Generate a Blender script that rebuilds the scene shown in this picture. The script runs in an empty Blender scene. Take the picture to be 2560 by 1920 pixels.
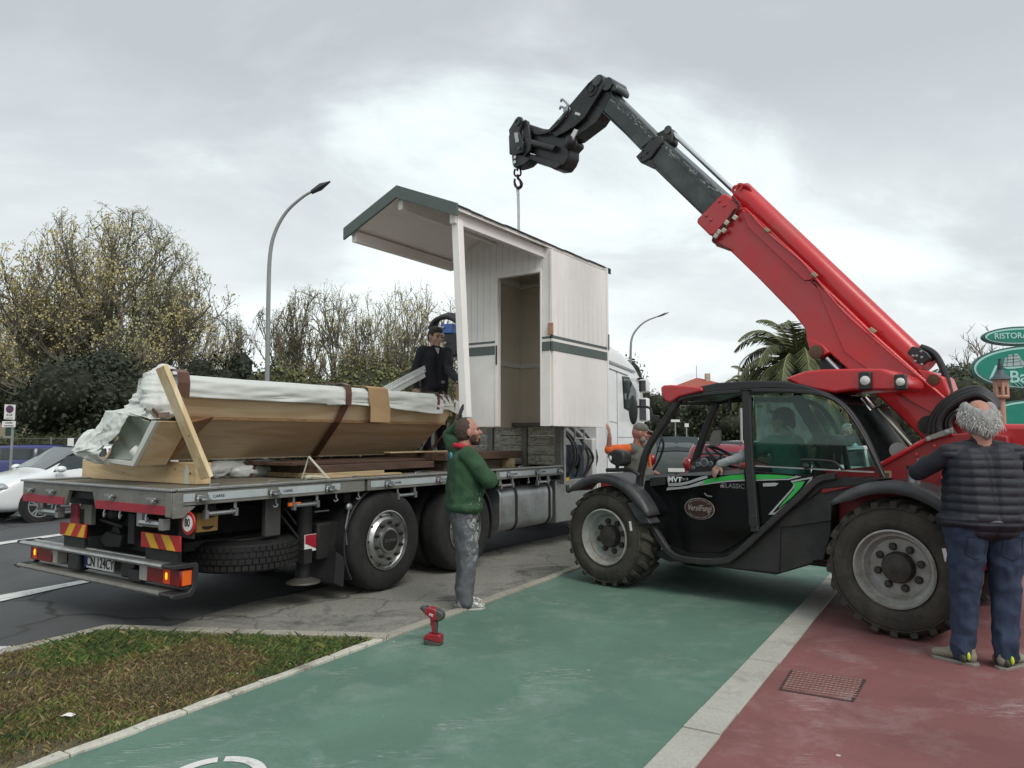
import bpy, bmesh, math, random
import numpy as np
from math import *
from mathutils import Vector, Matrix, noise as mnoise
R_ = random.Random(7)
SC = bpy.context.scene
COL = SC.collection

# ---------------- camera, sky, sun, exposure ----------------
F=1850.; HZ=1093.; CH=1.62
TH=atan((HZ-960)/F); CT=cos(TH); ST=sin(TH)
cam=bpy.data.cameras.new('camera'); co=bpy.data.objects.new('camera',cam); COL.objects.link(co)
co.location=(0,0,CH); co.rotation_euler=(pi/2+TH,0,0)
cam.sensor_width=36; cam.lens=36*F/2560; cam.clip_end=4000; cam.clip_start=.05
SC.camera=co
W=bpy.data.worlds.new("World"); SC.world=W; W.use_nodes=True
nt=W.node_tree; nt.nodes.clear()
def N(t,ty,**k):
    n=t.nodes.new(ty)
    for a,b in k.items(): setattr(n,a,b)
    return n
SUN_EL=radians(48); SUN_AZ=radians(150)   # azimuth clockwise from +Y: behind the camera, to the right
def world():
    L=nt.links.new
    out=N(nt,'ShaderNodeOutputWorld'); bg=N(nt,'ShaderNodeBackground'); L(bg.outputs[0],out.inputs[0])
    sky=N(nt,'ShaderNodeTexSky'); sky.sky_type='NISHITA'; sky.sun_disc=False; sky.sun_elevation=SUN_EL; sky.sun_rotation=SUN_AZ
    sky.air_density=1.2; sky.dust_density=2
    bg.inputs[1].default_value=.10
    tc=N(nt,'ShaderNodeTexCoord'); sx=N(nt,'ShaderNodeSeparateXYZ'); L(tc.outputs['Generated'],sx.inputs[0])
    def M(op,a,b=None,clamp=False):
        n=N(nt,'ShaderNodeMath',operation=op); n.use_clamp=clamp
        for i,x in enumerate((a,b)):
            if x is None: continue
            if isinstance(x,(int,float)): n.inputs[i].default_value=x
            else: L(x,n.inputs[i])
        return n.outputs[0]
    zz=M('ADD',M('MAXIMUM',sx.outputs[2],0.0),.34)
    cx=N(nt,'ShaderNodeCombineXYZ'); L(M('DIVIDE',sx.outputs[0],zz),cx.inputs[0]); L(M('DIVIDE',sx.outputs[1],zz),cx.inputs[1])
    n1=N(nt,'ShaderNodeTexNoise'); n1.inputs['Scale'].default_value=1.9; n1.inputs['Detail'].default_value=7; n1.inputs['Roughness'].default_value=.56; n1.inputs['Distortion'].default_value=.4
    mp=N(nt,'ShaderNodeMapping'); mp.inputs['Location'].default_value=(3.1,1.7,.4); mp.inputs['Scale'].default_value=(.8,1.15,1); L(cx.outputs[0],mp.inputs[0]); L(mp.outputs[0],n1.inputs['Vector'])
    n2=N(nt,'ShaderNodeTexNoise'); n2.inputs['Scale'].default_value=.75; n2.inputs['Detail'].default_value=3; L(cx.outputs[0],n2.inputs['Vector'])
    mixn=M('ADD',M('MULTIPLY',n1.outputs[0],.62),M('MULTIPLY',n2.outputs[0],.38))
    r=N(nt,'ShaderNodeValToRGB'); L(mixn,r.inputs[0]); e=r.color_ramp.elements
    e[0].position=.42; e[0].color=(4.75,5.15,5.45,1); e[1].position=.585; e[1].color=(8.1,8.9,8.95,1)
    for p,c in ((.465,(5.2,5.55,5.85,1)),(.505,(5.9,6.4,6.6,1)),(.54,(7.0,7.7,7.8,1))):
        k=e.new(p); k.color=c
    # brighter veil low in the sky
    hz=M('MULTIPLY',M('SUBTRACT',1.0,M('MULTIPLY',sx.outputs[2],2.3),True),1.0)
    n3=N(nt,'ShaderNodeTexNoise'); n3.inputs['Scale'].default_value=2.4; n3.inputs['Detail'].default_value=4; L(cx.outputs[0],n3.inputs['Vector'])
    hz=M('MULTIPLY',hz,M('MULTIPLY',n3.outputs[0],1.5),True)
    m=N(nt,'ShaderNodeMixRGB'); L(hz,m.inputs[0]); L(r.outputs[0],m.inputs[1]); m.inputs[2].default_value=(9.2,9.7,9.6,1)
    # small dark cumulus low over the horizon
    el=N(nt,'ShaderNodeTexNoise'); el.inputs['Scale'].default_value=7; el.inputs['Detail'].default_value=6
    mp2=N(nt,'ShaderNodeMapping'); mp2.inputs['Scale'].default_value=(1,1,2.4); mp2.inputs['Location'].default_value=(.35,.2,0); L(tc.outputs['Generated'],mp2.inputs[0]); L(mp2.outputs[0],el.inputs['Vector'])
    band=M('SUBTRACT',1.0,M('MULTIPLY',M('ABSOLUTE',M('SUBTRACT',sx.outputs[2],.055)),5.5),True)
    cm=M('MULTIPLY',M('MULTIPLY',M('SUBTRACT',M('MULTIPLY',band,.62),M('SUBTRACT',1.0,el.outputs[0])),7.0,True),.75)
    m3=N(nt,'ShaderNodeMixRGB'); L(cm,m3.inputs[0]); L(m.outputs[0],m3.inputs[1]); m3.inputs[2].default_value=(6.0,6.1,6.5,1)
    # thin cover: a little of the sky itself through the cloud
    m2=N(nt,'ShaderNodeMixRGB'); m2.inputs[0].default_value=.94; L(sky.outputs[0],m2.inputs[1]); L(m3.outputs[0],m2.inputs[2]); L(m2.outputs[0],bg.inputs[0])
world()
sl=bpy.data.lights.new('sun','SUN'); sl.energy=1.5; sl.angle=radians(30); sl.color=(1,.95,.88)
so=bpy.data.objects.new('sun',sl); COL.objects.link(so); so.location=(0,0,40)
sd=Vector((sin(SUN_AZ)*cos(SUN_EL),cos(SUN_AZ)*cos(SUN_EL),sin(SUN_EL)))
so.rotation_euler=sd.to_track_quat('Z','Y').to_euler()
V=SC.view_settings; V.view_transform='Standard'; V.look='None'; V.exposure=0.28; V.gamma=1; V.use_curve_mapping=False
SC.cycles.max_bounces=6; SC.cycles.diffuse_bounces=3; SC.cycles.glossy_bounces=3; SC.cycles.transparent_max_bounces=12
SC.cycles.caustics_reflective=False; SC.cycles.caustics_refractive=False

# ---------------- measuring: where a sight line meets a real plane ----------------
def ray(px,py):
    u=(px-1280)/F; v=(960-py)/F
    return (u,CT-v*ST,ST+v*CT)
def G(px,py,z=0.):
    d=ray(px,py); t=(z-CH)/d[2]; return Vector((d[0]*t,d[1]*t,z))
def atY(px,py,Y):
    d=ray(px,py); t=Y/d[1]; return Vector((d[0]*t,Y,d[2]*t+CH))
class Frame:
    def __init__(s,ox,oy,dx,dy):
        l=hypot(dx,dy); s.o=(ox,oy); s.e=(dx/l,dy/l); s.m=(-s.e[1],s.e[0]); s.rot=atan2(s.e[1],s.e[0])
    def loc(s,x,y,z):
        a=x-s.o[0]; b=y-s.o[1]; return (a*s.e[0]+b*s.e[1],a*s.m[0]+b*s.m[1],z)
    def w(s,a,b,z=0): return (s.o[0]+a*s.e[0]+b*s.m[0],s.o[1]+a*s.e[1]+b*s.m[1],z)
    def hit(s,px,py,n):
        d=ray(px,py); k=d[0]*s.m[0]+d[1]*s.m[1]; t=(n+s.o[0]*s.m[0]+s.o[1]*s.m[1])/k
        l=s.loc(d[0]*t,d[1]*t,d[2]*t+CH); return (l[0],l[2])
    def P(s,pts,n): return [s.hit(x,y,n) for x,y in pts]
    def hits(s,px,py,sv):
        d=ray(px,py); k=d[0]*s.e[0]+d[1]*s.e[1]; t=(sv+s.o[0]*s.e[0]+s.o[1]*s.e[1])/k
        l=s.loc(d[0]*t,d[1]*t,d[2]*t+CH); return (l[1],l[2])
    def z(s,px,py,z):
        p=G(px,py,z); l=s.loc(*p); return (l[0],l[1])
    def at3(s,px,py,n): a,z=s.hit(px,py,n); return (a,n,z)
def Zm(sc,ox,oy): return lambda x,y:(x/sc+ox,y/sc+oy)
Z1=Zm(2.552,0,850); Z2=Zm(2.552,600,850); Z3=Zm(2.370,820,420); Z4=Zm(2.963,1200,140); Z5=Zm(2.677,1360,880)
Z6=Zm(1.844,1900,800); Z7=Zm(2.087,1500,1450); Z9=Zm(4.1475,1700,500); ZA=Zm(4.608,1820,1150); ZB=Zm(4.6075,2080,900)
ZC=Zm(4.424,1700,960); ZD=Zm(6.9125,1600,1160); ZE=Zm(4.424,60,1200); ZF=Zm(4.879,180,900); ZG=Zm(3.6875,1100,950); ZH=Zm(10.37,2420,800); ZI=Zm(3.606,1480,740)
ZJ=Zm(4.8087,440,1200)

# ---------------- materials ----------------
MATS={}
def mat(name,col,rough=.6,metal=0.,var=.12,scale=6.,bump=0.,bscale=None,coat=0.,spec=.5,emit=None,estr=0.,dirt=None,stretch=(1,1,1)):
    if name in MATS: return MATS[name]
    m=bpy.data.materials.new(name); m.use_nodes=True; t=m.node_tree; b=t.nodes['Principled BSDF']; L=t.links.new
    b.inputs['Roughness'].default_value=rough; b.inputs['Metallic'].default_value=metal; b.inputs['Specular IOR Level'].default_value=spec
    if coat: b.inputs['Coat Weight'].default_value=coat; b.inputs['Coat Roughness'].default_value=.08
    tc=N(t,'ShaderNodeTexCoord'); mp=N(t,'ShaderNodeMapping'); mp.inputs['Scale'].default_value=stretch; L(tc.outputs['Object'],mp.inputs[0])
    no=N(t,'ShaderNodeTexNoise'); no.inputs['Scale'].default_value=scale; no.inputs['Detail'].default_value=5; no.inputs['Roughness'].default_value=.6; L(mp.outputs[0],no.inputs['Vector'])
    r=N(t,'ShaderNodeValToRGB'); L(no.outputs[0],r.inputs[0]); e=r.color_ramp.elements
    e[0].position=.3; e[1].position=.7
    e[0].color=(*[c*(1-var) for c in col],1); e[1].color=(*[min(1,c*(1+var)) for c in col],1)
    src=r.outputs[0]
    if dirt:
        dc,amt,dsc=dirt
        n2=N(t,'ShaderNodeTexNoise'); n2.inputs['Scale'].default_value=dsc; n2.inputs['Detail'].default_value=8; n2.inputs['Roughness'].default_value=.7; L(tc.outputs['Object'],n2.inputs['Vector'])
        r2=N(t,'ShaderNodeValToRGB'); L(n2.outputs[0],r2.inputs[0]); r2.color_ramp.elements[0].position=.45; r2.color_ramp.elements[1].position=.72
        r2.color_ramp.elements[1].color=(amt,amt,amt,1)
        mx=N(t,'ShaderNodeMixRGB'); L(r2.outputs[0],mx.inputs[0]); L(src,mx.inputs[1]); mx.inputs[2].default_value=(*dc,1); src=mx.outputs[0]
    L(src,b.inputs['Base Color'])
    if bump:
        nb=N(t,'ShaderNodeTexNoise'); nb.inputs['Scale'].default_value=bscale or scale*6; nb.inputs['Detail'].default_value=4; L(mp.outputs[0],nb.inputs['Vector'])
        bp=N(t,'ShaderNodeBump'); bp.inputs['Strength'].default_value=bump; bp.inputs['Distance'].default_value=.02; L(nb.outputs[0],bp.inputs['Height']); L(bp.outputs[0],b.inputs['Normal'])
    if emit: b.inputs['Emission Color'].default_value=(*emit,1); b.inputs['Emission Strength'].default_value=estr
    MATS[name]=m; return m
def glass(name,tint=(.5,.56,.54),refl=.05,rough=.02):
    if name in MATS: return MATS[name]
    m=bpy.data.materials.new(name); m.use_nodes=True; t=m.node_tree; t.nodes.clear(); L=t.links.new
    o=N(t,'ShaderNodeOutputMaterial'); mx=N(t,'ShaderNodeMixShader'); tr=N(t,'ShaderNodeBsdfTransparent'); gl=N(t,'ShaderNodeBsdfGlossy')
    tr.inputs[0].default_value=(*tint,1); gl.inputs[0].default_value=(.9,1,.96,1); gl.inputs[1].default_value=rough
    lw=N(t,'ShaderNodeLayerWeight'); lw.inputs[0].default_value=.25
    ad=N(t,'ShaderNodeMath',operation='MULTIPLY_ADD'); ad.inputs[1].default_value=.75; ad.inputs[2].default_value=refl; L(lw.outputs['Fresnel'],ad.inputs[0])
    L(ad.outputs[0],mx.inputs[0]); L(tr.outputs[0],mx.inputs[1]); L(gl.outputs[0],mx.inputs[2]); L(mx.outputs[0],o.inputs[0])
    MATS[name]=m; return m
def wood(name,col,dark,scale=1.6,stretch=(1,6,6),rough=.6):
    if name in MATS: return MATS[name]
    m=mat(name,col,rough,var=.08,scale=3); t=m.node_tree; L=t.links.new; b=t.nodes['Principled BSDF']
    tc=N(t,'ShaderNodeTexCoord'); mp=N(t,'ShaderNodeMapping'); mp.inputs['Scale'].default_value=stretch; L(tc.outputs['Object'],mp.inputs[0])
    w=N(t,'ShaderNodeTexNoise'); w.inputs['Scale'].default_value=scale*3; w.inputs['Detail'].default_value=6; w.inputs['Distortion'].default_value=1.6; L(mp.outputs[0],w.inputs['Vector'])
    r=N(t,'ShaderNodeValToRGB'); L(w.outputs[0],r.inputs[0]); e=r.color_ramp.elements; e[0].position=.42; e[0].color=(*dark,1); e[1].position=.56; e[1].color=(*col,1)
    k=e.new(.66); k.color=(*[c*.86 for c in col],1)
    L(r.outputs[0],b.inputs['Base Color']); return m

# ---------------- mesh building ----------------
def tag(o,label=None,cat=None,group=None,kind=None):
    if label: o['label']=label
    if cat: o['category']=cat
    if group: o['group']=group
    if kind: o['kind']=kind
    return o
def empty(name,loc=(0,0,0),rz=0,parent=None):
    o=bpy.data.objects.new(name,None); COL.objects.link(o); o.location=loc; o.rotation_euler=(0,0,rz); o.empty_display_size=.2
    if parent: o.parent=parent
    return o
class MB:
    def __init__(s): s.v=[]; s.f=[]
    def add(s,v,f):
        b=len(s.v); s.v+= [tuple(x) for x in v]; s.f+=[tuple(i+b for i in q) for q in f]; return s
    def box(s,x0,x1,y0,y1,z0,z1):
        v=[(x,y,z) for z in (z0,z1) for y in (y0,y1) for x in (x0,x1)]
        return s.add(v,[(0,2,3,1),(4,5,7,6),(0,1,5,4),(2,6,7,3),(0,4,6,2),(1,3,7,5)])
    def obox(s,c,sz,M):
        v=[Vector(c)+M@Vector((x*sz[0]/2,y*sz[1]/2,z*sz[2]/2)) for z in (-1,1) for y in (-1,1) for x in (-1,1)]
        return s.add(v,[(0,2,3,1),(4,5,7,6),(0,1,5,4),(2,6,7,3),(0,4,6,2),(1,3,7,5)])
    def solid(s,A,B):
        n=len(A); return s.add(list(A)+list(B),[tuple(range(n))[::-1],tuple(range(n,2*n))]+[(i,(i+1)%n,n+(i+1)%n,n+i) for i in range(n)])
    def prism(s,p,n0,n1): return s.solid([(a,n0,z) for a,z in p],[(a,n1,z) for a,z in p])
    def prisms(s,p,s0,s1): return s.solid([(s0,n,z) for n,z in p],[(s1,n,z) for n,z in p])
    def prismz(s,p,z0,z1): return s.solid([(q[0],q[1],z0) for q in p],[(q[0],q[1],z1) for q in p])
    def beam(s,a,b,w,h,up=(0,0,1)):
        a=Vector(a); b=Vector(b); d=(b-a); l=d.length; d.normalize(); y=Vector(up).cross(d)
        if y.length<1e-4: y=Vector((0,1,0))
        y.normalize(); z=d.cross(y); M=Matrix((d,y,z)).transposed()
        return s.obox((a+b)/2,(l,w,h),M)
    def tube(s,pts,r,seg=8,caps=True):
        pts=[Vector(p) for p in pts]; n=len(pts)
        if n<2: return s
        rs=r if isinstance(r,(list,tuple)) else [r]*n; V_=[]; d0=None
        up=None
        for i,p in enumerate(pts):
            d=(pts[min(i+1,n-1)]-pts[max(i-1,0)]); d.normalize()
            if up is None:
                up=Vector((0,0,1)) if abs(d.z)<.9 else Vector((1,0,0))
            x=up-d*up.dot(d)
            if x.length<1e-5: x=Vector((1,0,0))
            x.normalize(); y=d.cross(x); up=x
            for k in range(seg):
                a=2*pi*k/seg; V_.append(p+x*(cos(a)*rs[i])+y*(sin(a)*rs[i]))
        fs=[(i*seg+k,i*seg+(k+1)%seg,(i+1)*seg+(k+1)%seg,(i+1)*seg+k) for i in range(n-1) for k in range(seg)]
        if caps: fs+=[tuple(range(seg))[::-1],tuple(range((n-1)*seg,n*seg))]
        return s.add(V_,fs)
    def lathe(s,prof,c=(0,0,0),axis=(0,0,1),seg=24,close=False,c0=True):
        # prof: (radius, height along axis)
        ax=Vector(axis).normalized(); x=ax.orthogonal().normalized(); y=ax.cross(x); c=Vector(c); V_=[]
        for r,h in prof:
            for k in range(seg):
                a=2*pi*k/seg; V_.append(c+ax*h+x*(cos(a)*r)+y*(sin(a)*r))
        n=len(prof); fs=[(i*seg+k,i*seg+(k+1)%seg,(i+1)*seg+(k+1)%seg,(i+1)*seg+k) for i in range(n-1) for k in range(seg)]
        if close: fs+=[((n-1)*seg+k,(n-1)*seg+(k+1)%seg,(k+1)%seg,k) for k in range(seg)]
        else: fs+=([tuple(range(seg))[::-1]] if c0 else [])+[tuple(range((n-1)*seg,n*seg))]
        return s.add(V_,fs)
    def ell(s,c,r,M=None,seg=14,rings=9):
        V_=[]; fs=[]
        for i in range(rings+1):
            t=pi*i/rings
            for k in range(seg):
                a=2*pi*k/seg; q=Vector((r[0]*sin(t)*cos(a),r[1]*sin(t)*sin(a),r[2]*cos(t)))
                if M: q=M@q
                V_.append(Vector(c)+q)
        for i in range(rings):
            for k in range(seg): fs.append((i*seg+k,(i+1)*seg+k,(i+1)*seg+(k+1)%seg,i*seg+(k+1)%seg))
        return s.add(V_,fs)
    def cap(s,p0,r0,p1,r1,flat=None,seg=12):
        # tapered capsule; flat=(axis,scale): squashed along that axis
        p0=Vector(p0); p1=Vector(p1); d=p1-p0; l=d.length
        if l<1e-6: return s.ell(p0,(r0,)*3)
        ax=d/l; prof=[]
        for i in range(6):
            a=pi/2*(1-i/5); prof.append((max(r0*cos(a),1e-4),-r0*sin(a)))
        for i in range(6):
            a=pi/2*i/5; prof.append((max(r1*cos(a),1e-4),l+r1*sin(a)))
        b=len(s.v); s.lathe(prof,p0,ax,seg)
        if flat:
            fa=Vector(flat[0]).normalized()
            for i in range(b,len(s.v)):
                v=Vector(s.v[i]); t=max(0,min(l,(v-p0).dot(ax))); base=p0+ax*t; o=v-base; k=o.dot(fa); s.v[i]=tuple(base+o+fa*k*(flat[1]-1))
        return s
    def mesh(s,name,weld=False,quiet=False):
        me=bpy.data.meshes.new(name); me.from_pydata(s.v,[],s.f)
        bm=bmesh.new(); bm.from_mesh(me)
        if weld: bmesh.ops.remove_doubles(bm,verts=bm.verts,dist=1e-5)
        bmesh.ops.recalc_face_normals(bm,faces=bm.faces); bm.to_mesh(me); bm.free(); return me
    def obj(s,name,m,parent=None,bevel=0,smooth=False,seg=2,weld=False,sharp=35):
        me=s.mesh(name,weld); return link(name,me,m,parent,bevel,smooth,seg,sharp)
def link(name,me,m,parent=None,bevel=0,smooth=False,seg=2,sharp=35):
    o=bpy.data.objects.new(name,me); COL.objects.link(o)
    if not me.materials: me.materials.append(m)
    if parent: o.parent=parent
    if bevel:
        b=o.modifiers.new('bevel','BEVEL'); b.width=bevel; b.segments=seg; b.limit_method='ANGLE'; b.angle_limit=radians(32); b.harden_normals=False
        smooth=True
    if smooth:
        for p in me.polygons: p.use_smooth=True
        me.set_sharp_from_angle(angle=radians(sharp))
    return o
def fastmesh(name,V_,F_,smooth=False):
    me=bpy.data.meshes.new(name); me.from_pydata(V_,[],F_)
    if smooth: me.polygons.foreach_set('use_smooth',[True]*len(me.polygons))
    return me
def remesh(name,mb,m,parent,vox=.012,smooth=2,wr=None,k=None):
    """join overlapping solids into one continuous skin; wr=(amp,freqvec,seed) wrinkles"""
    me=bpy.data.meshes.new('t'); me.from_pydata(mb.v,[],mb.f)
    o=bpy.data.objects.new('t',me); COL.objects.link(o)
    r=o.modifiers.new('r','REMESH'); r.mode='VOXEL'; r.voxel_size=vox; r.use_smooth_shade=True
    if smooth: q=o.modifiers.new('s','SMOOTH'); q.iterations=smooth; q.factor=.6
    dg=bpy.context.evaluated_depsgraph_get(); ev=o.evaluated_get(dg); out=bpy.data.meshes.new_from_object(ev)
    bpy.data.objects.remove(o); bpy.data.meshes.remove(me); out.name=name
    if wr:
        n=len(out.vertices); co_=np.empty(n*3,np.float32); no=np.empty(n*3,np.float32); out.vertices.foreach_get('co',co_); out.vertices.foreach_get('normal',no)
        co_=co_.reshape(-1,3); no=no.reshape(-1,3); amp,fr,sd_=wr; fr=np.array(fr)
        q=co_*fr+sd_*3.7; d=np.array([mnoise.noise(Vector(p)) for p in q],np.float32)
        d=(1-np.abs(d)*2.2)*.6+.4*np.array([mnoise.noise(Vector(p)) for p in (q*2.3+5)],np.float32)
        out.vertices.foreach_set('co',(co_+no*(d*amp)[:,None]).ravel()); out.update()
    out.polygons.foreach_set('use_smooth',[True]*len(out.polygons))
    out.materials.clear(); out.materials.append(m)
    o=bpy.data.objects.new(name,out); COL.objects.link(o)
    if parent: o.parent=parent
    return o
def text(name,s,size,m,parent,loc,ex,ey,depth=.003,align='CENTER',sx=1.,bold=0.,shear=0.):
    """lettering as thin solid letters; ex, ey = right and up directions"""
    cu=bpy.data.curves.new('t','FONT'); cu.body=s; cu.size=size; cu.extrude=depth; cu.align_x=align; cu.align_y='CENTER'; cu.offset=bold*size; cu.resolution_u=4; cu.shear=shear
    o=bpy.data.objects.new('t',cu); COL.objects.link(o); dg=bpy.context.evaluated_depsgraph_get()
    me=bpy.data.meshes.new_from_object(o.evaluated_get(dg)); bpy.data.objects.remove(o)
    ex=Vector(ex).normalized(); ey=Vector(ey); ey=(ey-ex*ey.dot(ex)).normalized(); ez=ex.cross(ey)
    M=Matrix((ex*sx,ey,ez)).transposed().to_4x4(); M.translation=Vector(loc); me.transform(M); me.materials.clear(); me.materials.append(m)
    o=bpy.data.objects.new(name,me); COL.objects.link(o)
    if parent: o.parent=parent
    return o
def copy_tree(o,parent=None):
    c=o.copy(); COL.objects.link(c)
    if parent: c.parent=parent
    for ch in list(o.children): copy_tree(ch,c)
    return c
def catmull(P_,k=6):
    P_=[Vector(p) for p in P_]; out=[]
    for i in range(len(P_)-1):
        a=P_[max(i-1,0)]; b=P_[i]; c=P_[i+1]; d=P_[min(i+2,len(P_)-1)]
        for j in range(k):
            t=j/k; out.append(.5*((2*b)+(c-a)*t+(2*a-5*b+4*c-d)*t*t+(3*b-a-3*c+d)*t**3))
    return out+[P_[-1]]
def rotz(a): return Matrix.Rotation(a,3,'Z')
# ---------------- frames of the place ----------------
D_=(.5567,.8307)
_w1=G(966,1479)
_f=Frame(_w1.x,_w1.y,*D_); _c=_f.hit(437,1232,0)
T=Frame(*_f.w(_c[0],0)[:2],*D_)                       # truck: x along it to the front, y across it to the far side
_r=G(2239,1600); _q=G(1509,1469)
M_=Frame(_q.x,_q.y,_r.x-_q.x,_r.y-_q.y)                # telehandler: x from front wheel to rear wheel
B_=Frame(.53,9.5,*D_)                                  # beach cabin

def ground_mat(name,base,patch=.18,grain=.25,scuff=None,crack=0.,rough=.85,gs=140,ang=0.,pscale=.9,stain=None,bump=.25,spots=None,rot=0.):
    m=bpy.data.materials.new(name); m.use_nodes=True; t=m.node_tree; b=t.nodes['Principled BSDF']; L=t.links.new
    b.inputs['Roughness'].default_value=rough; b.inputs['Specular IOR Level'].default_value=.35
    tc=N(t,'ShaderNodeTexCoord').outputs['Object']
    def noise(sc,det=5,ro=.6,mp=None,dist=0):
        n=N(t,'ShaderNodeTexNoise'); n.inputs['Scale'].default_value=sc; n.inputs['Detail'].default_value=det; n.inputs['Roughness'].default_value=ro; n.inputs['Distortion'].default_value=dist
        L(mp or tc,n.inputs['Vector']); return n.outputs[0]
    def ramp(src,stops):
        r=N(t,'ShaderNodeValToRGB'); L(src,r.inputs[0]); e=r.color_ramp.elements
        e[0].position,e[0].color=stops[0][0],(*stops[0][1],1); e[1].position,e[1].color=stops[-1][0],(*stops[-1][1],1)
        for p,c in stops[1:-1]: k=e.new(p); k.color=(*c,1)
        return r.outputs[0]
    def mix(f,a,c,mode='MIX'):
        x=N(t,'ShaderNodeMixRGB',blend_type=mode)
        if isinstance(f,float): x.inputs[0].default_value=f
        else: L(f,x.inputs[0])
        for i,v in ((1,a),(2,c)):
            if isinstance(v,tuple): x.inputs[i].default_value=(*v,1)
            else: L(v,x.inputs[i])
        return x.outputs[0]
    g=lambda k:(k,k,k)
    c=ramp(noise(pscale,6,.62,dist=.6),[(.3,tuple(x*(1-patch) for x in base)),(.52,base),(.72,tuple(x*(1+patch) for x in base))])
    gr=noise(gs,2,.7); c=mix(1.0,c,ramp(gr,[(.25,g(1-grain)),(.75,g(1+grain))]),'MULTIPLY')
    if stain:
        sc_,amt,st=stain; c=mix(ramp(noise(st,7,.7,dist=.8),[(.52,g(0)),(.66,g(amt))]),c,sc_)
    if scuff:
        col,amt,st=scuff
        mp=N(t,'ShaderNodeMapping'); mp.inputs['Rotation'].default_value=(0,0,ang); mp.inputs['Scale'].default_value=(1.2,14,1); L(tc,mp.inputs[0])
        s1=ramp(noise(5.5,8,.85,mp.outputs[0],.5),[(.53,g(0)),(.60,g(.9))]); s2=ramp(noise(st*1.6,3,.5,dist=.8),[(.57,g(0)),(.66,g(amt))])
        c=mix(mix(1.0,s1,s2,'MULTIPLY'),c,col)
        s3=ramp(noise(26,5,.8,dist=1.5),[(.66,g(0)),(.72,g(.7))]); s4=ramp(noise(.9,3,.5),[(.56,g(0)),(.7,g(1))])
        c=mix(mix(1.0,s3,s4,'MULTIPLY'),c,col)
    if scuff:
        c=mix(ramp(noise(1.7,9,.72,dist=.4),[(.50,g(0)),(.70,g(.22))]),c,scuff[0])
        c=mix(ramp(noise(38,3,.7),[(.60,g(0)),(.74,g(.35))]),c,tuple(x*.5 for x in base))
    if spots:
        v=N(t,'ShaderNodeTexVoronoi'); v.inputs['Scale'].default_value=spots[1]; L(tc,v.inputs['Vector'])
        c=mix(ramp(v.outputs['Distance'],[(.014,g(.8)),(.024,g(0))]),c,spots[0])
    if crack:
        v=N(t,'ShaderNodeTexVoronoi',feature='DISTANCE_TO_EDGE'); v.inputs['Scale'].default_value=crack
        nn=N(t,'ShaderNodeTexNoise'); nn.inputs['Scale'].default_value=1.6; nn.inputs['Detail'].default_value=6; L(tc,nn.inputs['Vector'])
        ad=N(t,'ShaderNodeMixRGB',blend_type='ADD'); ad.inputs[0].default_value=.55; L(tc,ad.inputs[1]); L(nn.outputs['Color'],ad.inputs[2]); L(ad.outputs[0],v.inputs['Vector'])
        cr=ramp(v.outputs['Distance'],[(.0,g(.85)),(.006,g(.6)),(.014,g(0))]); ms=ramp(noise(.35,2,.5),[(.42,g(0)),(.56,g(1))])
        c=mix(mix(1.0,cr,ms,'MULTIPLY'),c,(.022,.022,.02))
    L(c,b.inputs['Base Color'])
    bp=N(t,'ShaderNodeBump'); bp.inputs['Strength'].default_value=bump; bp.inputs['Distance'].default_value=.006; L(gr,bp.inputs['Height']); L(bp.outputs[0],b.inputs['Normal'])
    MATS[name]=m; return m

def sheet(name,pts,z,m,kind='structure',edge=.0):
    mb=MB(); mb.add([(p[0],p[1],z) for p in pts],[tuple(range(len(pts)))])
    me=bpy.data.meshes.new(name); me.from_pydata(mb.v,[],mb.f); me.update()
    if me.polygons[0].normal.z<0: me.flip_normals()
    me.materials.append(m); o=bpy.data.objects.new(name,me); COL.objects.link(o); o['kind']=kind
    return o
def slab(name,pts,z0,z1,m,parent=None,bevel=.006):
    return MB().prismz(pts,z0,z1).obj(name,m,parent,bevel=bevel)

m_ground=ground_mat('far_ground',(.07,.068,.055),gs=20,pscale=.1)
m_asph=ground_mat('asphalt',(.080,.083,.086),patch=.14,grain=.3,gs=90,scuff=((.12,.12,.115),.3,.5),crack=.35,ang=.9)
m_lay=ground_mat('weathered_asphalt',(.23,.225,.20),patch=.16,grain=.42,gs=75,stain=((.05,.05,.045),.8,.9),crack=.9,bump=.6)
m_green=ground_mat('green_coating',(.100,.180,.140),patch=.16,grain=.09,scuff=((.40,.45,.42),1.0,1.0),ang=-.55,spots=((.6,.6,.56),2.1),rough=.75,stain=((.07,.13,.10),.5,1.6),crack=0,bump=.12)
m_red=ground_mat('red_coating',(.20,.082,.080),patch=.2,grain=.11,scuff=((.52,.44,.44),1.0,.65),ang=.2,spots=((.6,.55,.5),1.6),rough=.75,stain=((.12,.055,.05),.5,1.3),bump=.12)
m_conc=ground_mat('concrete_slab',(.40,.39,.35),patch=.14,grain=.14,gs=60,stain=((.2,.19,.17),.5,2.2),crack=.0)
m_kerb=ground_mat('kerb_concrete',(.34,.32,.27),patch=.2,grain=.25,gs=60,stain=((.12,.12,.1),.6,5))
m_soil=ground_mat('verge_soil',(.09,.075,.045),patch=.5,grain=.6,gs=30,pscale=2.5)
m_white=ground_mat('road_paint',(.62,.62,.60),patch=.1,grain=.12,stain=((.2,.2,.2),.6,7),gs=50)

sheet('ground',[(-900,-60),(900,-60),(900,2500),(-900,2500)],-.03,m_ground)
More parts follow.
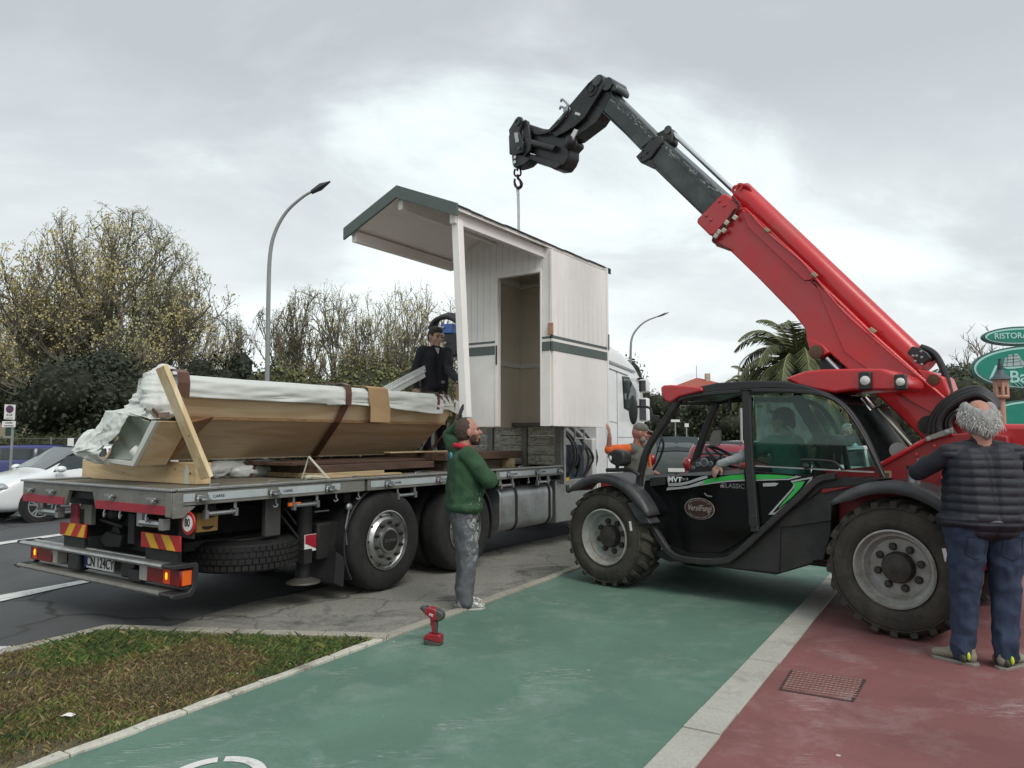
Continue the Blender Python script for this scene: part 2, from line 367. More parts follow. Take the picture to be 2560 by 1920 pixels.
# the road: a wide band along the truck's direction
def band(n0,n1,s0,s1): return [T.w(s0,n0)[:2],T.w(s1,n0)[:2],T.w(s1,n1)[:2],T.w(s0,n1)[:2]]
kA=G(120,1920); kB=G(975,1602); kC=G(1423,1435)
dirk=(kC-kB).normalized(); nk=Vector((-dirk.y,dirk.x,0))   # kerb line between asphalt and green path
kFar=kC+dirk*55; kNear=kB-dirk*12
sheet('road',band(-1.5,14,-12,130),.0,m_asph)
# far side beyond the road is a car park
sheet('car_park',band(14.2,30,-40,130),.004,ground_mat('car_park_asphalt',(.10,.10,.097),gs=40))
# weathered strip between road and path
lb=[G(398,1577),G(497,1545),G(620,1508),G(760,1480)]
ldir=Vector((D_[0],D_[1],0))
lay=[lb[0],lb[1],lb[2],lb[3],lb[3]+ldir*60,kFar,kC,kB,G(800,1592)]
sheet('parking_strip',lay,.006,m_lay)
# green cycle path
sA=G(1617,1920); sB=G(2065,1450); sdir=(sB-sA).normalized(); sR=G(1742,1920); sS=G(2087,1493)
sN=Vector((sdir.y,-sdir.x,0)); sw=.34
gk=lambda k:kB+dirk*k
gp=[kNear,kB,kC,kFar,sA+sdir*60,sB,sA,sA-sdir*8]
sheet('cycle_path',gp,.012,m_green)
# red pavement
rp=[sA-sdir*8,sA+sdir*60,sA+sdir*60+sN*22,sA-sdir*8+sN*22]
rp=[p+sN*.05 if i<2 else p for i,p in enumerate(rp)]
sheet('pavement',rp,.008,m_red)
# slab strip
_w=(sR-sA).dot(sN); 
strip=empty('slab_strip',tuple(sA)); tag(strip,kind='structure')
cuts=[-3.2,-2.05,-.9]
j=[(G(*Z7(435,785))-sA).dot(sdir),(G(*Z7(540,680))-sA).dot(sdir),(G(*Z7(790,425))-sA).dot(sdir),(G(*Z7(950,240))-sA).dot(sdir)]
cuts+= j
while cuts[-1]<30: cuts.append(cuts[-1]+1.18)
w1=(G(*Z7(505,981))-sA).dot(sN)
rn=random.Random(3)
for a,b in zip(cuts,cuts[1:]):
    P0=sdir*(a+.007); P1=sdir*(b-.007); w_=w1+rn.uniform(-.004,.004)
    slab('slab',[P0,P1,P1+sN*w_,P0+sN*w_],-.05,.022+rn.uniform(-.002,.003),m_conc,strip,.004)
# kerbs: one kerbstone after another
def kerb(name,a,b,w,z,length=1.0,side=1,jit=.0,seed=1,parent=None):
    a=Vector((a[0],a[1],0)); b=Vector((b[0],b[1],0)); d=(b-a); l=d.length; d.normalize(); n=Vector((-d.y,d.x,0))*side; r=random.Random(seed)
    root=parent or tag(empty(name,tuple(a)),kind='structure'); off=a-Vector(root.location)
    k=0.
    while k<l-.02:
        e=min(l,k+length*r.uniform(.9,1.1)); j1=r.uniform(-jit,jit); j2=r.uniform(-jit,jit)
        nn=4 if jit else 1; p=[]; q=[]
        for i in range(nn+1):
            s_=k+.006+(e-k-.012)*i/nn; p.append(off+d*s_+n*(r.uniform(-jit,jit) if jit else 0)); q.append(off+d*s_+n*(w+(r.uniform(-jit,jit)*1.2 if jit else 0)))
        slab('kerbstone',p+q[::-1],-.06,z+r.uniform(-.003,.003),m_kerb,root,.006); k=e
    return root
kerb('path_kerb',kB-dirk*.02,kFar-dirk*20,.10,.035,1.0,1,seed=2)
m_edge=ground_mat('worn_white_edging',(.50,.48,.42),patch=.15,grain=.2,gs=50,stain=((.14,.13,.10),.8,7)); _mk=m_kerb; m_kerb=m_edge
kerb('verge_edging',kB-dirk*8,kB,.075,.03,.62,1,jit=.012,seed=5)
m_kerb=_mk
g1=G(0,1641); g2=G(268,1578); g3=G(975,1599); gl=g2+(g1-g2).normalized()*14
rv=kerb('verge_kerb',gl,g2,.11,.055,1.0,-1,seed=8); kerb('',g2,g3-Vector((0,0,0)),.11,.055,1.0,-1,seed=9,parent=rv)
verge=[gl,g2,g3,kB-dirk*12+nk*.03]
sheet('verge',[(p[0],p[1]) for p in verge],.018,m_soil)
# markings
def quadpx(name,pts,z=.010): return sheet(name,[G(*p) for p in pts],z,m_white)
quadpx('lane_marking',[(-40,1499),(0,1490),(240,1446),(260,1450),(150,1472),(0,1506),(-40,1514)])
quadpx('lane_marking',[(-30,1362),(18,1354),(155,1335),(160,1339),(20,1360),(-30,1368)])
quadpx('lane_marking',[(10,1303),(45,1288),(190,1278),(190,1283),(60,1294)])
quadpx('edge_marking',[(-60,1622),(0,1619),(94,1615),(70,1622),(0,1631),(-60,1640)])
# painted bicycle on the path: wheels, frame (only the top of one wheel shows in the picture)
cw=(G(560,1920)+G(600,1902))/2; cw=Vector((-1.405,3.622,0)); 
def ring(mb,c,r0,r1,gap=None,z=.016,seg=40):
    for k in range(seg):
        a=2*pi*k/seg; b=2*pi*(k+1)/seg
        if gap and abs(((a+b)/2-gap+pi)%(2*pi)-pi)<.09: continue
        mb.add([(c[0]+r*cos(t),c[1]+r*sin(t),z) for r,t in ((r0,a),(r1,a),(r1,b),(r0,b))],[(0,1,2,3)])
mb=MB(); ring(mb,cw,.175,.235,gap=1.75); c2=cw-Vector((dirk.x*0-.0,0,0))+Vector((.60,-.35,0)); ring(mb,c2,.175,.235)
for a,b in (((cw),(cw+Vector((.22,-.32,0)))),((cw+Vector((.22,-.32,0))),c2),(cw+Vector((.1,-.28,0)),c2+Vector((-.05,-.25,0)))):
    d=(b-a).normalized(); n=Vector((-d.y,d.x,0))*.02; mb.add([(*(a+n)[:2],.0165),(*(b+n)[:2],.0165),(*(b-n)[:2],.0165),(*(a-n)[:2],.0165)],[(0,1,2,3)])
o=mb.obj('bicycle_marking',m_white); o['kind']='structure'
# manhole cover set in the red pavement
mc=[G(*Z7(*p)) for p in ((1005,480),(1375,530),(1310,640),(945,580))]
o0=mc[0]; mh=tag(empty('manhole_cover',tuple((o0+mc[2])/2)),'square cast metal inspection cover painted red, set in the red pavement','manhole cover')
cen=(o0+mc[2])/2; q=[p-cen for p in mc]
m_mh=ground_mat('cover_red',(.19,.085,.075),patch=.25,grain=.2,gs=60,scuff=((.5,.46,.45),.8,2))
slab('frame',[p*1.07 for p in q],.0,.011,mat('joint_dark',(.05,.03,.028),.9),mh,0)
slab('cover',[p*.985 for p in q],.0,.016,m_mh,mh,.002)
ux=(q[1]-q[0]); uy=(q[3]-q[0]); mb=MB()
for i in range(17):
    for k in range(9):
        c=q[0]+ux*((i+.7)/17.4)+uy*((k+.7)/9.4); a=(.6 if (i+k)%2 else -.6); d=Vector((cos(a),sin(a),0))*.017; n=Vector((-d.y,d.x,0))*.45
        mb.add([tuple(c+d)[:2]+(.0195,),tuple(c+n)[:2]+(.0195,),tuple(c-d)[:2]+(.0195,),tuple(c-n)[:2]+(.0195,)],[(0,1,2,3)])
mb.obj('stud_pattern',mat('cover_studs',(.36,.22,.20),.7,var=.3,scale=30),mh)

# grass on the verge: one thick, worn sward
def pip(x,y,P_):
    c=False; n=len(P_)
    for i in range(n):
        x1,y1=P_[i][0],P_[i][1]; x2,y2=P_[i-1][0],P_[i-1][1]
        if (y1>y)!=(y2>y) and x<(x2-x1)*(y-y1)/(y2-y1)+x1: c=not c
    return c
def inset(P_,k):
    c=sum((Vector((p[0],p[1],0)) for p in P_),Vector())/len(P_); return [Vector((p[0],p[1],0)) for p in P_]
m_gr=[]
for nm,cl in (('grass_green',(.075,.125,.028)),('grass_dark',(.040,.070,.020)),('grass_dry',(.26,.20,.09)),('grass_brown',(.12,.082,.038)),('grass_yellowgreen',(.15,.165,.04))): m_gr.append(mat(nm,cl,.8,var=.3,scale=2))
r=random.Random(11); V_=[];F_=[];MI=[]
vis=[G(-60,1648),g2+Vector((.0,-.13,0)),g3-Vector((.25,.1,0)),kB-dirk*.1+nk*.09,kB-dirk*3.7+nk*.10,Vector((-4.0,3.2,0))]
cnt=0
while cnt<52000:
    x=r.uniform(-4.6,-1.0); y=r.uniform(3.0,6.3)
    if r.random()>(4.4/max(y,3))**1.1 : pass
    if not pip(x,y,vis): continue
    cnt+=1
    nz=mnoise.noise(Vector((x*1.1,y*1.1,0))); nz2=mnoise.noise(Vector((x*4,y*4,3))); nz3=mnoise.noise(Vector((x*.9+9,y*.9,7)))
    if nz3+nz2*.5<-.42 and r.random()<.8: continue
    grn=nz+.45*nz2+(x+2.2)*.14
    u=r.random()
    if grn>.12: mi=0 if u<.42 else (1 if u<.72 else (4 if u<.93 else 2))
    elif grn>-.12: mi=4 if u<.3 else (2 if u<.55 else (0 if u<.75 else 3))
    else: mi=3 if u<.5 else (2 if u<.78 else (1 if u<.9 else 4))
    h=r.uniform(.012,.040)*(1+.6*nz)*(1.7 if r.random()<.04 else 1); a=r.uniform(0,2*pi); w_=r.uniform(.0022,.0045); lean=r.uniform(.3,1.6)*h; la=r.uniform(0,2*pi)
    dx,dy=cos(a)*w_,sin(a)*w_; lx,ly=cos(la)*lean,sin(la)*lean; b=len(V_)
    V_+=[(x-dx,y-dy,.016),(x+dx,y+dy,.016),(x+lx*.4+dx*.7,y+ly*.4+dy*.7,.018+h*.7),(x+lx,y+ly,.018+h)]
    F_+=[(b,b+1,b+2),(b,b+2,b+3)]; MI+=[mi,mi]
me=fastmesh('grass',V_,F_)
for m in m_gr: me.materials.append(m)
me.polygons.foreach_set('material_index',MI); o=bpy.data.objects.new('grass',me); COL.objects.link(o); tag(o,'patchy worn grass of the verge, green and dry brown','grass',kind='stuff')
# dead leaves, bits of litter and petals
mb=MB(); r=random.Random(5)
for i in range(110):
    while 1:
        x=r.uniform(-4.4,-1.0); y=r.uniform(3.0,6.1)
        if pip(x,y,vis): break
    s_=r.uniform(.005,.014); a=r.uniform(0,6.3); d=Vector((cos(a),sin(a),r.uniform(-.2,.2)))*s_; n=Vector((-d.y,d.x,.3*s_))*.6; c=Vector((x,y,.045))
    mb.add([c+d,c+n,c-d,c-n],[(0,1,2,3)])
o=mb.obj('leaf_litter',mat('litter_pale',(.34,.30,.22),.8,var=.4,scale=4)); tag(o,'scattered pale dead leaves and crumbs lying in the grass','litter',kind='stuff')
p=G(168,1812); mb=MB(); c=Vector((p.x,p.y,.05)); mb.add([c+Vector(v) for v in ((-.035,-.01,0),(-.01,.012,.012),(.015,.0,.018),(.04,.012,.004),(.03,-.014,0),(-.005,-.016,.006))],[(0,1,2,5),(2,3,4,5)])
tag(mb.obj('paper_scrap',mat('paper_white',(.7,.7,.66),.8)),'crumpled white scrap of paper lying on the grass verge','litter')
# ================= trees, hedges, hills, houses =================
m_bark=mat('plane_bark',(.14,.13,.095),.9,var=.35,scale=3,bump=.5)
m_twig=mat('twig_bark',(.15,.135,.10),.9,var=.3,scale=2)
m_leafA=mat('young_leaf_olive',(.42,.36,.15),.7,var=.35,scale=1.2)
m_leafB=mat('young_leaf_green',(.30,.30,.15),.7,var=.3,scale=1.5)
def bare_tree(name,seed,H,spread,trunk_r,limbs=8,trunk_h=.18,leaf=7,leafsize=.10,sub=(6,6,5),low=False,up=.55):
    """a plane tree in early leaf: trunk, limbs, thousands of twigs with small young leaves"""
    r=random.Random(seed); WB=MB(); TW=MB(); LV=[[],[]]; LF=[[],[]]
    def grow(p,d,L,rad,lev,k=4,mb=None,seg=6):
        pts=[p.copy()]; q=p.copy(); dd=d.copy()
        for i in range(k):
            dd=(dd+Vector((r.gauss(0,.16),r.gauss(0,.16),r.gauss(0,.10)+.10*up*(1+lev*.4)))).normalized(); q=q+dd*(L/k); pts.append(q.copy())
        rs=[rad*(1-.62*i/k) for i in range(k+1)]; mb.tube(pts,rs,seg,caps=False); return pts,rs,dd
    base=Vector((0,0,-.1)); tp,tr,td=grow(base,Vector((r.uniform(-.08,.08),r.uniform(-.08,.08),1)).normalized(),H*trunk_h,trunk_r,0,4,WB,9)
    def leaves(p,n,sp):
        for i in range(n):
            c=p+Vector((r.gauss(0,sp),r.gauss(0,sp),r.gauss(0,sp*.8)-sp*.5)); s_=leafsize*r.uniform(.5,1.25)
            a=Vector((r.gauss(0,1),r.gauss(0,1),r.gauss(0,1))).normalized(); b=a.orthogonal().normalized()*s_*.5; a=a*s_
            g=0 if (mnoise.noise(c*.35+Vector((seed,0,0)))+r.uniform(-.25,.25))>-.02 else 1
            k=len(LV[g]); LV[g]+= [tuple(c-b),tuple(c+a*.5),tuple(c+b),tuple(c-a*.5)]; LF[g].append((k,k+1,k+2,k+3))
    for i in range(limbs):
        az=2*pi*(i+r.uniform(-.3,.3))/limbs; t=r.uniform(.55,1.0); p=tp[-1]*t+tp[-2]*(1-t)
        az=i*2.39996+seed+r.uniform(-.15,.15)
        lo_=-.02 if low else .42
        el=math.asin(min(.985,lo_+(1-lo_)*(i+.6)/limbs))+r.uniform(-.08,.08)
        d=Vector((cos(az)*cos(el),sin(az)*cos(el),sin(el)))
        # reach so that the whole crown is a dome
        reach=1/sqrt((cos(el)/spread)**2+(sin(el)/(H*(1-trunk_h)))**2)
        P1,R1,_=grow(p,d,reach*.52,trunk_r*r.uniform(.42,.6),1,5,WB,6)
        for j in range(sub[0]):
            u=r.uniform(.25,1.0); k=min(int(u*5),4); q=P1[k].lerp(P1[k+1],u*5-k); dd=(P1[k+1]-P1[k]).normalized()
            if j==0: q=P1[-1]; 
            nd=(dd*.8+Vector((r.gauss(0,.55),r.gauss(0,.55),r.gauss(0.12,.35)))).normalized()
            P2,R2,_=grow(q,nd,reach*r.uniform(.28,.40),R1[k]*.5,2,4,WB,5)
            for j2 in range(sub[1]):
                u=r.uniform(.2,1.0); k2=min(int(u*4),3); q2=P2[k2].lerp(P2[k2+1],u*4-k2); d2=(P2[k2+1]-P2[k2]).normalized()
                nd=(d2*.7+Vector((r.gauss(0,.6),r.gauss(0,.6),r.gauss(.2,.4)))).normalized()
                P3,R3,_=grow(q2,nd,reach*r.uniform(.13,.22),max(R2[k2]*.5,.022),3,3,TW,4)
                leaves(P3[-1],leaf//2,reach*.016)
                for j3 in range(sub[2]):
                    u=r.uniform(.15,1.0); k3=min(int(u*3),2); q3=P3[k3].lerp(P3[k3+1],u*3-k3)
                    nd=Vector((r.gauss(0,.5),r.gauss(0,.5),r.gauss(.75,.4))).normalized()
                    P4,_,_=grow(q3,nd,reach*r.uniform(.06,.12),.016,4,2,TW,3)
                    leaves(P4[-1],leaf-leaf//2,reach*.011)
    z0_=H*trunk_h*.8; zt=sorted(v[2] for v in TW.v)[int(len(TW.v)*.985)]; kz=max(1,H*.98/zt)
    def sc(vs):
        out=[]
        for x,y,z in vs:
            z*=kz; zz=z-z0_; e=sqrt((x*x+y*y)/spread**2+(zz/(H-z0_) if zz>0 else zz/(H*.5))**2)
            if e>.92 and z>.5: f=(.92+.10*math.tanh((e-.92)/.16)+.05*mnoise.noise(Vector((x*.5,y*.5,z*.5))))/e; x*=f; y*=f; z=z0_+zz*f
            out.append((x,y,z))
        return out
    WB.v=sc(WB.v); TW.v=sc(TW.v)
    root=empty(name)
    a=WB.obj('trunk',m_bark,root,smooth=True,sharp=80)
    me=fastmesh('twigs',TW.v,TW.f); t=link('twigs',me,m_twig,root); t['kind']='stuff'
    for g,(mm,nm) in enumerate(((m_leafA,'crown'),(m_leafB,'crown'))):
        if LV[g]:
            me=fastmesh('leaves',sc(LV[g]),LF[g]); t=link(nm,me,mm,root)
            t['kind']='stuff'
    return root
def put(root,px,py,Y,sc=1.,rz=0.,zsc=None):
    p=atY(px,py,Y); root.location=(p.x,Y,0); root.rotation_euler=(0,0,rz); root.scale=(sc,sc,zsc or sc); return root
GT='bare plane trees in early leaf beyond the road'
big=bare_tree('plane_tree',21,12.2,7.4,.36,limbs=19,trunk_h=.2,leaf=11,leafsize=.085,sub=(7,6,6),low=True)
put(big,265,1100,34); tag(big,'large spreading plane tree with olive young leaves, behind the white car','tree',GT)
b2=bare_tree('plane_tree',5,11.2,3.4,.2,limbs=10,trunk_h=.16,leaf=6,leafsize=.075,sub=(6,5,5),up=.8)
put(b2,1010,1100,44,1.06); tag(b2,'plane tree with upright bare branches just left of the man on the truck','tree',GT)
b3=bare_tree('plane_tree',14,11.5,2.9,.19,limbs=9,trunk_h=.13,leaf=5,leafsize=.075,sub=(6,5,5),up=.8)
put(b3,860,1100,44,1.05,.7); tag(b3,'slender forked plane tree above the middle of the wrapped load','tree',GT)
b4=bare_tree('plane_tree',31,10.4,2.7,.2,limbs=6,trunk_h=.2,leaf=3,leafsize=.075,sub=(7,6,5),up=.9)
put(b4,755,1100,43,1.04); tag(b4,'thin crooked plane tree just right of the tall street lamp pole','tree',GT)
for src,px,Y,s_,rz,lab in ((b2,930,48,1.06,2.1,'plane tree half hidden between two others above the middle of the load'),
    (b3,1095,46,1.0,4.0,'plane tree whose branches stand behind the head of the man on the truck'),
    (b2,1150,52,1.0,1.2,'plane tree partly hidden by the porch post of the white cabin'),
    (b4,560,44,.92,3.0,'smaller bare plane tree left of the street lamp pole, over the dark bush'),
    (b4,690,46,.98,4.4,'leaning plane tree directly behind the street lamp pole'),
    (big,-60,44,.85,2.4,'plane tree cut by the left edge of the picture, behind the red roofed house'),
    (b3,470,47,.93,5.0,'plane tree rising at the right flank of the large spreading one')):
    c=copy_tree(src); put(c,px,1100,Y,s_,rz); tag(c,lab,'tree',GT)

def clump(name,centers,n,size,m,seed,jit=.6,cards=None):
    """foliage as many small leaves spread on and in a set of lobes"""
    r=random.Random(seed); V_=[];F_=[]
    tot=sum(c[3]*c[4]*c[5] for c in centers)
    for cx,cy,cz,rx,ry,rz in centers:
        k=int(n*rx*ry*rz/tot)
        for i in range(k):
            d=Vector((r.gauss(0,1),r.gauss(0,1),r.gauss(0,1))).normalized(); rad=1-abs(r.gauss(0,.16)); rad*=1+.22*mnoise.noise(Vector((d.x*2.2+cx,d.y*2.2+cy,d.z*2.2+seed)))
            c=Vector((cx+d.x*rx*rad,cy+d.y*ry*rad,cz+d.z*rz*rad))
            if c.z<0.03: continue
            s_=size*r.uniform(.5,1.3); a=(d+Vector((r.gauss(0,jit),r.gauss(0,jit),r.gauss(0,jit)))).normalized(); b=a.orthogonal().normalized(); e=a.cross(b)
            t=r.uniform(0,6.3); u=b*cos(t)+e*sin(t); w_=b*-sin(t)+e*cos(t); q=len(V_)
            V_+=[tuple(c-u*s_*.5),tuple(c+w_*s_*.32),tuple(c+u*s_*.5),tuple(c-w_*s_*.32)]; F_.append((q,q+1,q+2,q+3))
    return V_,F_
def lobes(r,w,h,d,n,z0=.0):
    L_=[(0,0,h*.5+z0,w*.42,d*.42,h*.46)]
    for i in range(n):
        a=r.uniform(0,6.3); q=r.uniform(.3,.62); zz=r.uniform(.2,.85); k=r.uniform(.16,.3)
        L_.append((cos(a)*w*.5*q*1.2*sqrt(max(.15,1-(zz-.45)**2*3)),sin(a)*d*.5*q*1.2,z0+h*zz,w*k,d*k,h*k*.9))
    return L_
m_dark=mat('holm_oak_leaf',(.026,.034,.016),.7,var=.5,scale=1.0)
m_mid=mat('shrub_leaf',(.055,.068,.022),.75,var=.4,scale=.8)
m_ivy=mat('ivy_leaf',(.13,.135,.045),.75,var=.45,scale=.7)
m_pine=mat('pine_needles',(.038,.052,.026),.8,var=.45,scale=.8)
def bush(name,seed,w,h,d,n,size,m,label,cat,px,Y,z0=0,trunk=True,group=None,nl=12):
    r=random.Random(seed); root=empty(name); V_,F_=clump('crown',lobes(r,w,h,d,nl,z0),n,size,m,seed)
    c=link('crown',fastmesh('crown',V_,F_),m,root)
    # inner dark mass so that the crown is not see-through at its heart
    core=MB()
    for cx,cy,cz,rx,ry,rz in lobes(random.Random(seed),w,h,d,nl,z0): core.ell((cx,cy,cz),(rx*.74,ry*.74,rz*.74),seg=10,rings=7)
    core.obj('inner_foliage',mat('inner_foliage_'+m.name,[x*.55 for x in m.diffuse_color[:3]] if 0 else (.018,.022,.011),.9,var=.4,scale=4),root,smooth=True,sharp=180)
    if trunk: MB().tube([(0,0,-.05),(.05,.05,z0+h*.3),(.0,.1,z0+h*.55)],[.16,.12,.06],8).obj('trunk',m_bark,root,smooth=True)
    root.location=(atY(px,1000,Y).x,Y,0); return tag(root,label,cat,group)
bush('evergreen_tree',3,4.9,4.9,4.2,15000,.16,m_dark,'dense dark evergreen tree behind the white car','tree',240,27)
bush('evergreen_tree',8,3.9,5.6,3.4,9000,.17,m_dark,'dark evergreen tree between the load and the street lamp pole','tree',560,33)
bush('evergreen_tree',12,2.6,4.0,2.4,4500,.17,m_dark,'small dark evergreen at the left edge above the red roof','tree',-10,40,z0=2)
# ivy-grown hedge bank behind the truck
def hedge(name,a,b,h,th,n,size,m,label,kind=None,seed=1,cat='hedge'):
    r=random.Random(seed); a=Vector(a); b=Vector(b); L_=(b-a).length; cs=[]; k=0.; d=(b-a).normalized(); yaw=atan2(d.y,d.x)
    while k<L_:
        hh=h*(1+.12*mnoise.noise(Vector((k*.35,seed,0)))+r.uniform(-.05,.05)); w_=r.uniform(.9,1.5)*h*.35
        cs.append((k,r.uniform(-.1,.1),hh*.5,w_,th*.5,hh*.52)); k+=w_*.8
    root=empty(name,tuple(a),yaw); V_,F_=clump('f',cs,n,size,m,seed); link('foliage',fastmesh('foliage',V_,F_),m,root)
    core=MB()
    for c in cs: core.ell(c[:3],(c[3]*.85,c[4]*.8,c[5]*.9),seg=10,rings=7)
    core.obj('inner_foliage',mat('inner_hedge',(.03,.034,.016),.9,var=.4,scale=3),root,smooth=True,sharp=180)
    return tag(root,label,cat,kind=kind)
x0=atY(560,1000,40).x; x1=atY(1240,1000,40).x
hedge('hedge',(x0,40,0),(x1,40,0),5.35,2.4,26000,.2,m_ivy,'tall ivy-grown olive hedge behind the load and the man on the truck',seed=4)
x0=atY(-80,1000,25).x; x1=atY(700,1000,25).x
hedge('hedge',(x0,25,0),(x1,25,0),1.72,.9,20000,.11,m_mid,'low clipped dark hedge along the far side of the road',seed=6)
# thin fence posts in front of the low hedge
fr=tag(empty('wire_fence',(atY(-60,1000,24).x,24,0)),'thin grey wire fence standing before the low hedge','fence')
for i in range(11):
    MB().tube([(i*1.25,0,0),(i*1.25,0,1.62)],.022,6).obj('post',mat('fence_grey',(.22,.23,.22),.6,.3),fr)
mb=MB()
for z in (.5,.9,1.3,1.58): mb.tube([(0,0,z),(12.5,0,z)],.006,4)
mb.obj('wire',mat('fence_grey',(.22,.23,.22),.6,.3),fr)
# hills
def hill(name,pts,Y,m):
    V_=[];n=len(pts)
    for px,py in pts:
        p=atY(px,py,Y); V_+=[(p.x,Y,p.z),(p.x,Y-60,-2),(p.x,Y+80,-2)]
    F_=[]
    for i in range(n-1): a=i*3; F_+=[(a,a+1,a+4,a+3),(a,a+3,a+5,a+2)]
    return tag(link(name,fastmesh(name,V_,F_,True),m),kind='structure')
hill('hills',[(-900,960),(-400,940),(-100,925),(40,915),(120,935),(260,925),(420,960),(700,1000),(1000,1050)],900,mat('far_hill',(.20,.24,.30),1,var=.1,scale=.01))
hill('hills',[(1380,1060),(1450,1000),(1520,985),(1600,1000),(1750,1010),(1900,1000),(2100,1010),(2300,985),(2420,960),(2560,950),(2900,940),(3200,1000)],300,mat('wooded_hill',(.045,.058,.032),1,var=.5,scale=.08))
# row of dark trees behind the car park at the right
m_wood=mat('wood_leaf',(.048,.06,.028),.8,var=.5,scale=.5)
for i,(px,Y,w_,h,lab) in enumerate(((1545,58,5.5,8.0,'dark green tree right behind the cab of the truck'),(1640,60,6,5.7,'dark tree seen between the truck cab and the telehandler roof'),
    (1740,58,6.5,5.0,'dark tree seen through the front window of the telehandler, below the red roof'),(1850,55,6.5,5.0,'dark tree seen through the middle of the telehandler cab'),
    (1990,52,7,5.2,'dark tree seen through the rear window of the telehandler'),(2130,50,6,6.2,'dark tree behind the rear pillar of the telehandler cab'),(2250,50,6,5.8,'dark tree seen under the red boom'))):
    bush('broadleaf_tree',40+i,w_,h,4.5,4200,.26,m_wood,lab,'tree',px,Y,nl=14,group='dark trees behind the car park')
# umbrella pines on the right
def pine(seed,px,Y,h,w_,label):
    r=random.Random(seed); root=empty('umbrella_pine'); cs=[(0,0,h*.86,w_*.5,w_*.45,h*.13)]
    for i in range(7): a=r.uniform(0,6.3); cs.append((cos(a)*w_*.33,sin(a)*w_*.3,h*r.uniform(.74,.92),w_*.24,w_*.22,h*.1))
    V_,F_=clump('c',cs,6500,.24,m_pine,seed); link('crown',fastmesh('crown',V_,F_),m_pine,root)
    MB().tube([(0,0,0),(.2,0,h*.4),(0,.1,h*.8)],[.3,.22,.12],8).obj('trunk',m_bark,root,smooth=True)
    root.location=(atY(px,1000,Y).x,Y,0); tag(root,label,'tree','umbrella pines behind the restaurant sign')
pine(61,2400,48,6.1,6,'umbrella pine left of the oval restaurant sign')
pine(62,2500,55,7.2,7.5,'umbrella pine directly behind the oval restaurant sign')
pine(63,2330,60,6.2,5,'umbrella pine behind the hose bundle of the boom')
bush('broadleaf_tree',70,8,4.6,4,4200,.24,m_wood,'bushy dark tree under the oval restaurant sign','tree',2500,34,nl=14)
bt=bare_tree('bare_tree',77,8.2,2.6,.13,limbs=5,trunk_h=.45,leaf=0,sub=(5,4,3),up=.6); put(bt,2460,1000,38,.93); tag(bt,'leafless thin tree whose twigs show left of the oval sign','tree')

# palms
m_palm=mat('palm_leaf',(.075,.088,.030),.6,var=.35,scale=2); m_rach=mat('palm_rachis',(.20,.19,.08),.6)
def palm(seed,px,Y,zc,fl,nf,label):
    r=random.Random(seed); root=empty('palm_tree'); 
    mb=MB(); mb.tube([(0,0,0),(0,0,zc*.5),(0,0,zc)],[.42,.34,.40],12)
    for i in range(60):
        a=i*2.4; z=.3+i*(zc-.4)/60; mb.beam((cos(a)*.33,sin(a)*.33,z),(cos(a)*.47,sin(a)*.47,z+.2),.13,.05)
    mb.obj('trunk',mat('palm_trunk',(.12,.10,.07),.95,var=.4,scale=5,bump=.6),root)
    for i in range(nf):
        az=i*2.39996+r.uniform(-.2,.2); el=1.35-1.75*(i/nf)+r.uniform(-.12,.12); L_=fl*r.uniform(.85,1.1); p=Vector((0,0,zc)); d=Vector((cos(az)*cos(el),sin(az)*cos(el),sin(el))); pts=[p]; k=14
        for j in range(k):
            d=(d+Vector((0,0,-.085-.02*j*(.6+.4*cos(el))))).normalized() if j>1 else d; p=p+d*L_/k; pts.append(p)
        mb=MB(); mb.tube(pts,[.035*(1-.85*j/k)+.003 for j in range(k+1)],5)
        side=Vector((-sin(az),cos(az),0)); V_=[];F_=[]
        for j in range(2,k*4):
            t=j/(k*4); q=min(int(t*k),k-1); c=pts[q].lerp(pts[q+1],t*k-q); ax=(pts[q+1]-pts[q]).normalized(); upv=side.cross(ax)
            ll=L_*.22*sin(pi*min(1,t*.93+.07))**.6*r.uniform(.85,1.1)
            for sg in (-1,1):
                dd=(side*sg*.8+ax*.75+upv*r.uniform(.1,.45)+Vector((0,0,-.12))).normalized(); e=c+dd*ll+Vector((0,0,-.1*ll)); n=ax*.028; b=len(V_)
                V_+=[tuple(c-n),tuple(c+n),tuple(c.lerp(e,.55)+n*.8),tuple(e),tuple(c.lerp(e,.55)-n*.8)]; F_.append((b,b+1,b+2,b+3,b+4))
        mb.obj('frond_stem',m_rach,root,smooth=True); lf=link('frond',fastmesh('frond',V_,F_),m_palm,root)
    root.location=(atY(px,1000,Y).x,Y,0); tag(root,label,'palm tree')
palm(2,2000,24,3.75,2.75,46,'large palm tree with arching fronds, rising behind the red boom')
palm(6,1880,40,4.1,2.0,34,'smaller palm tree showing just over the telehandler roof')

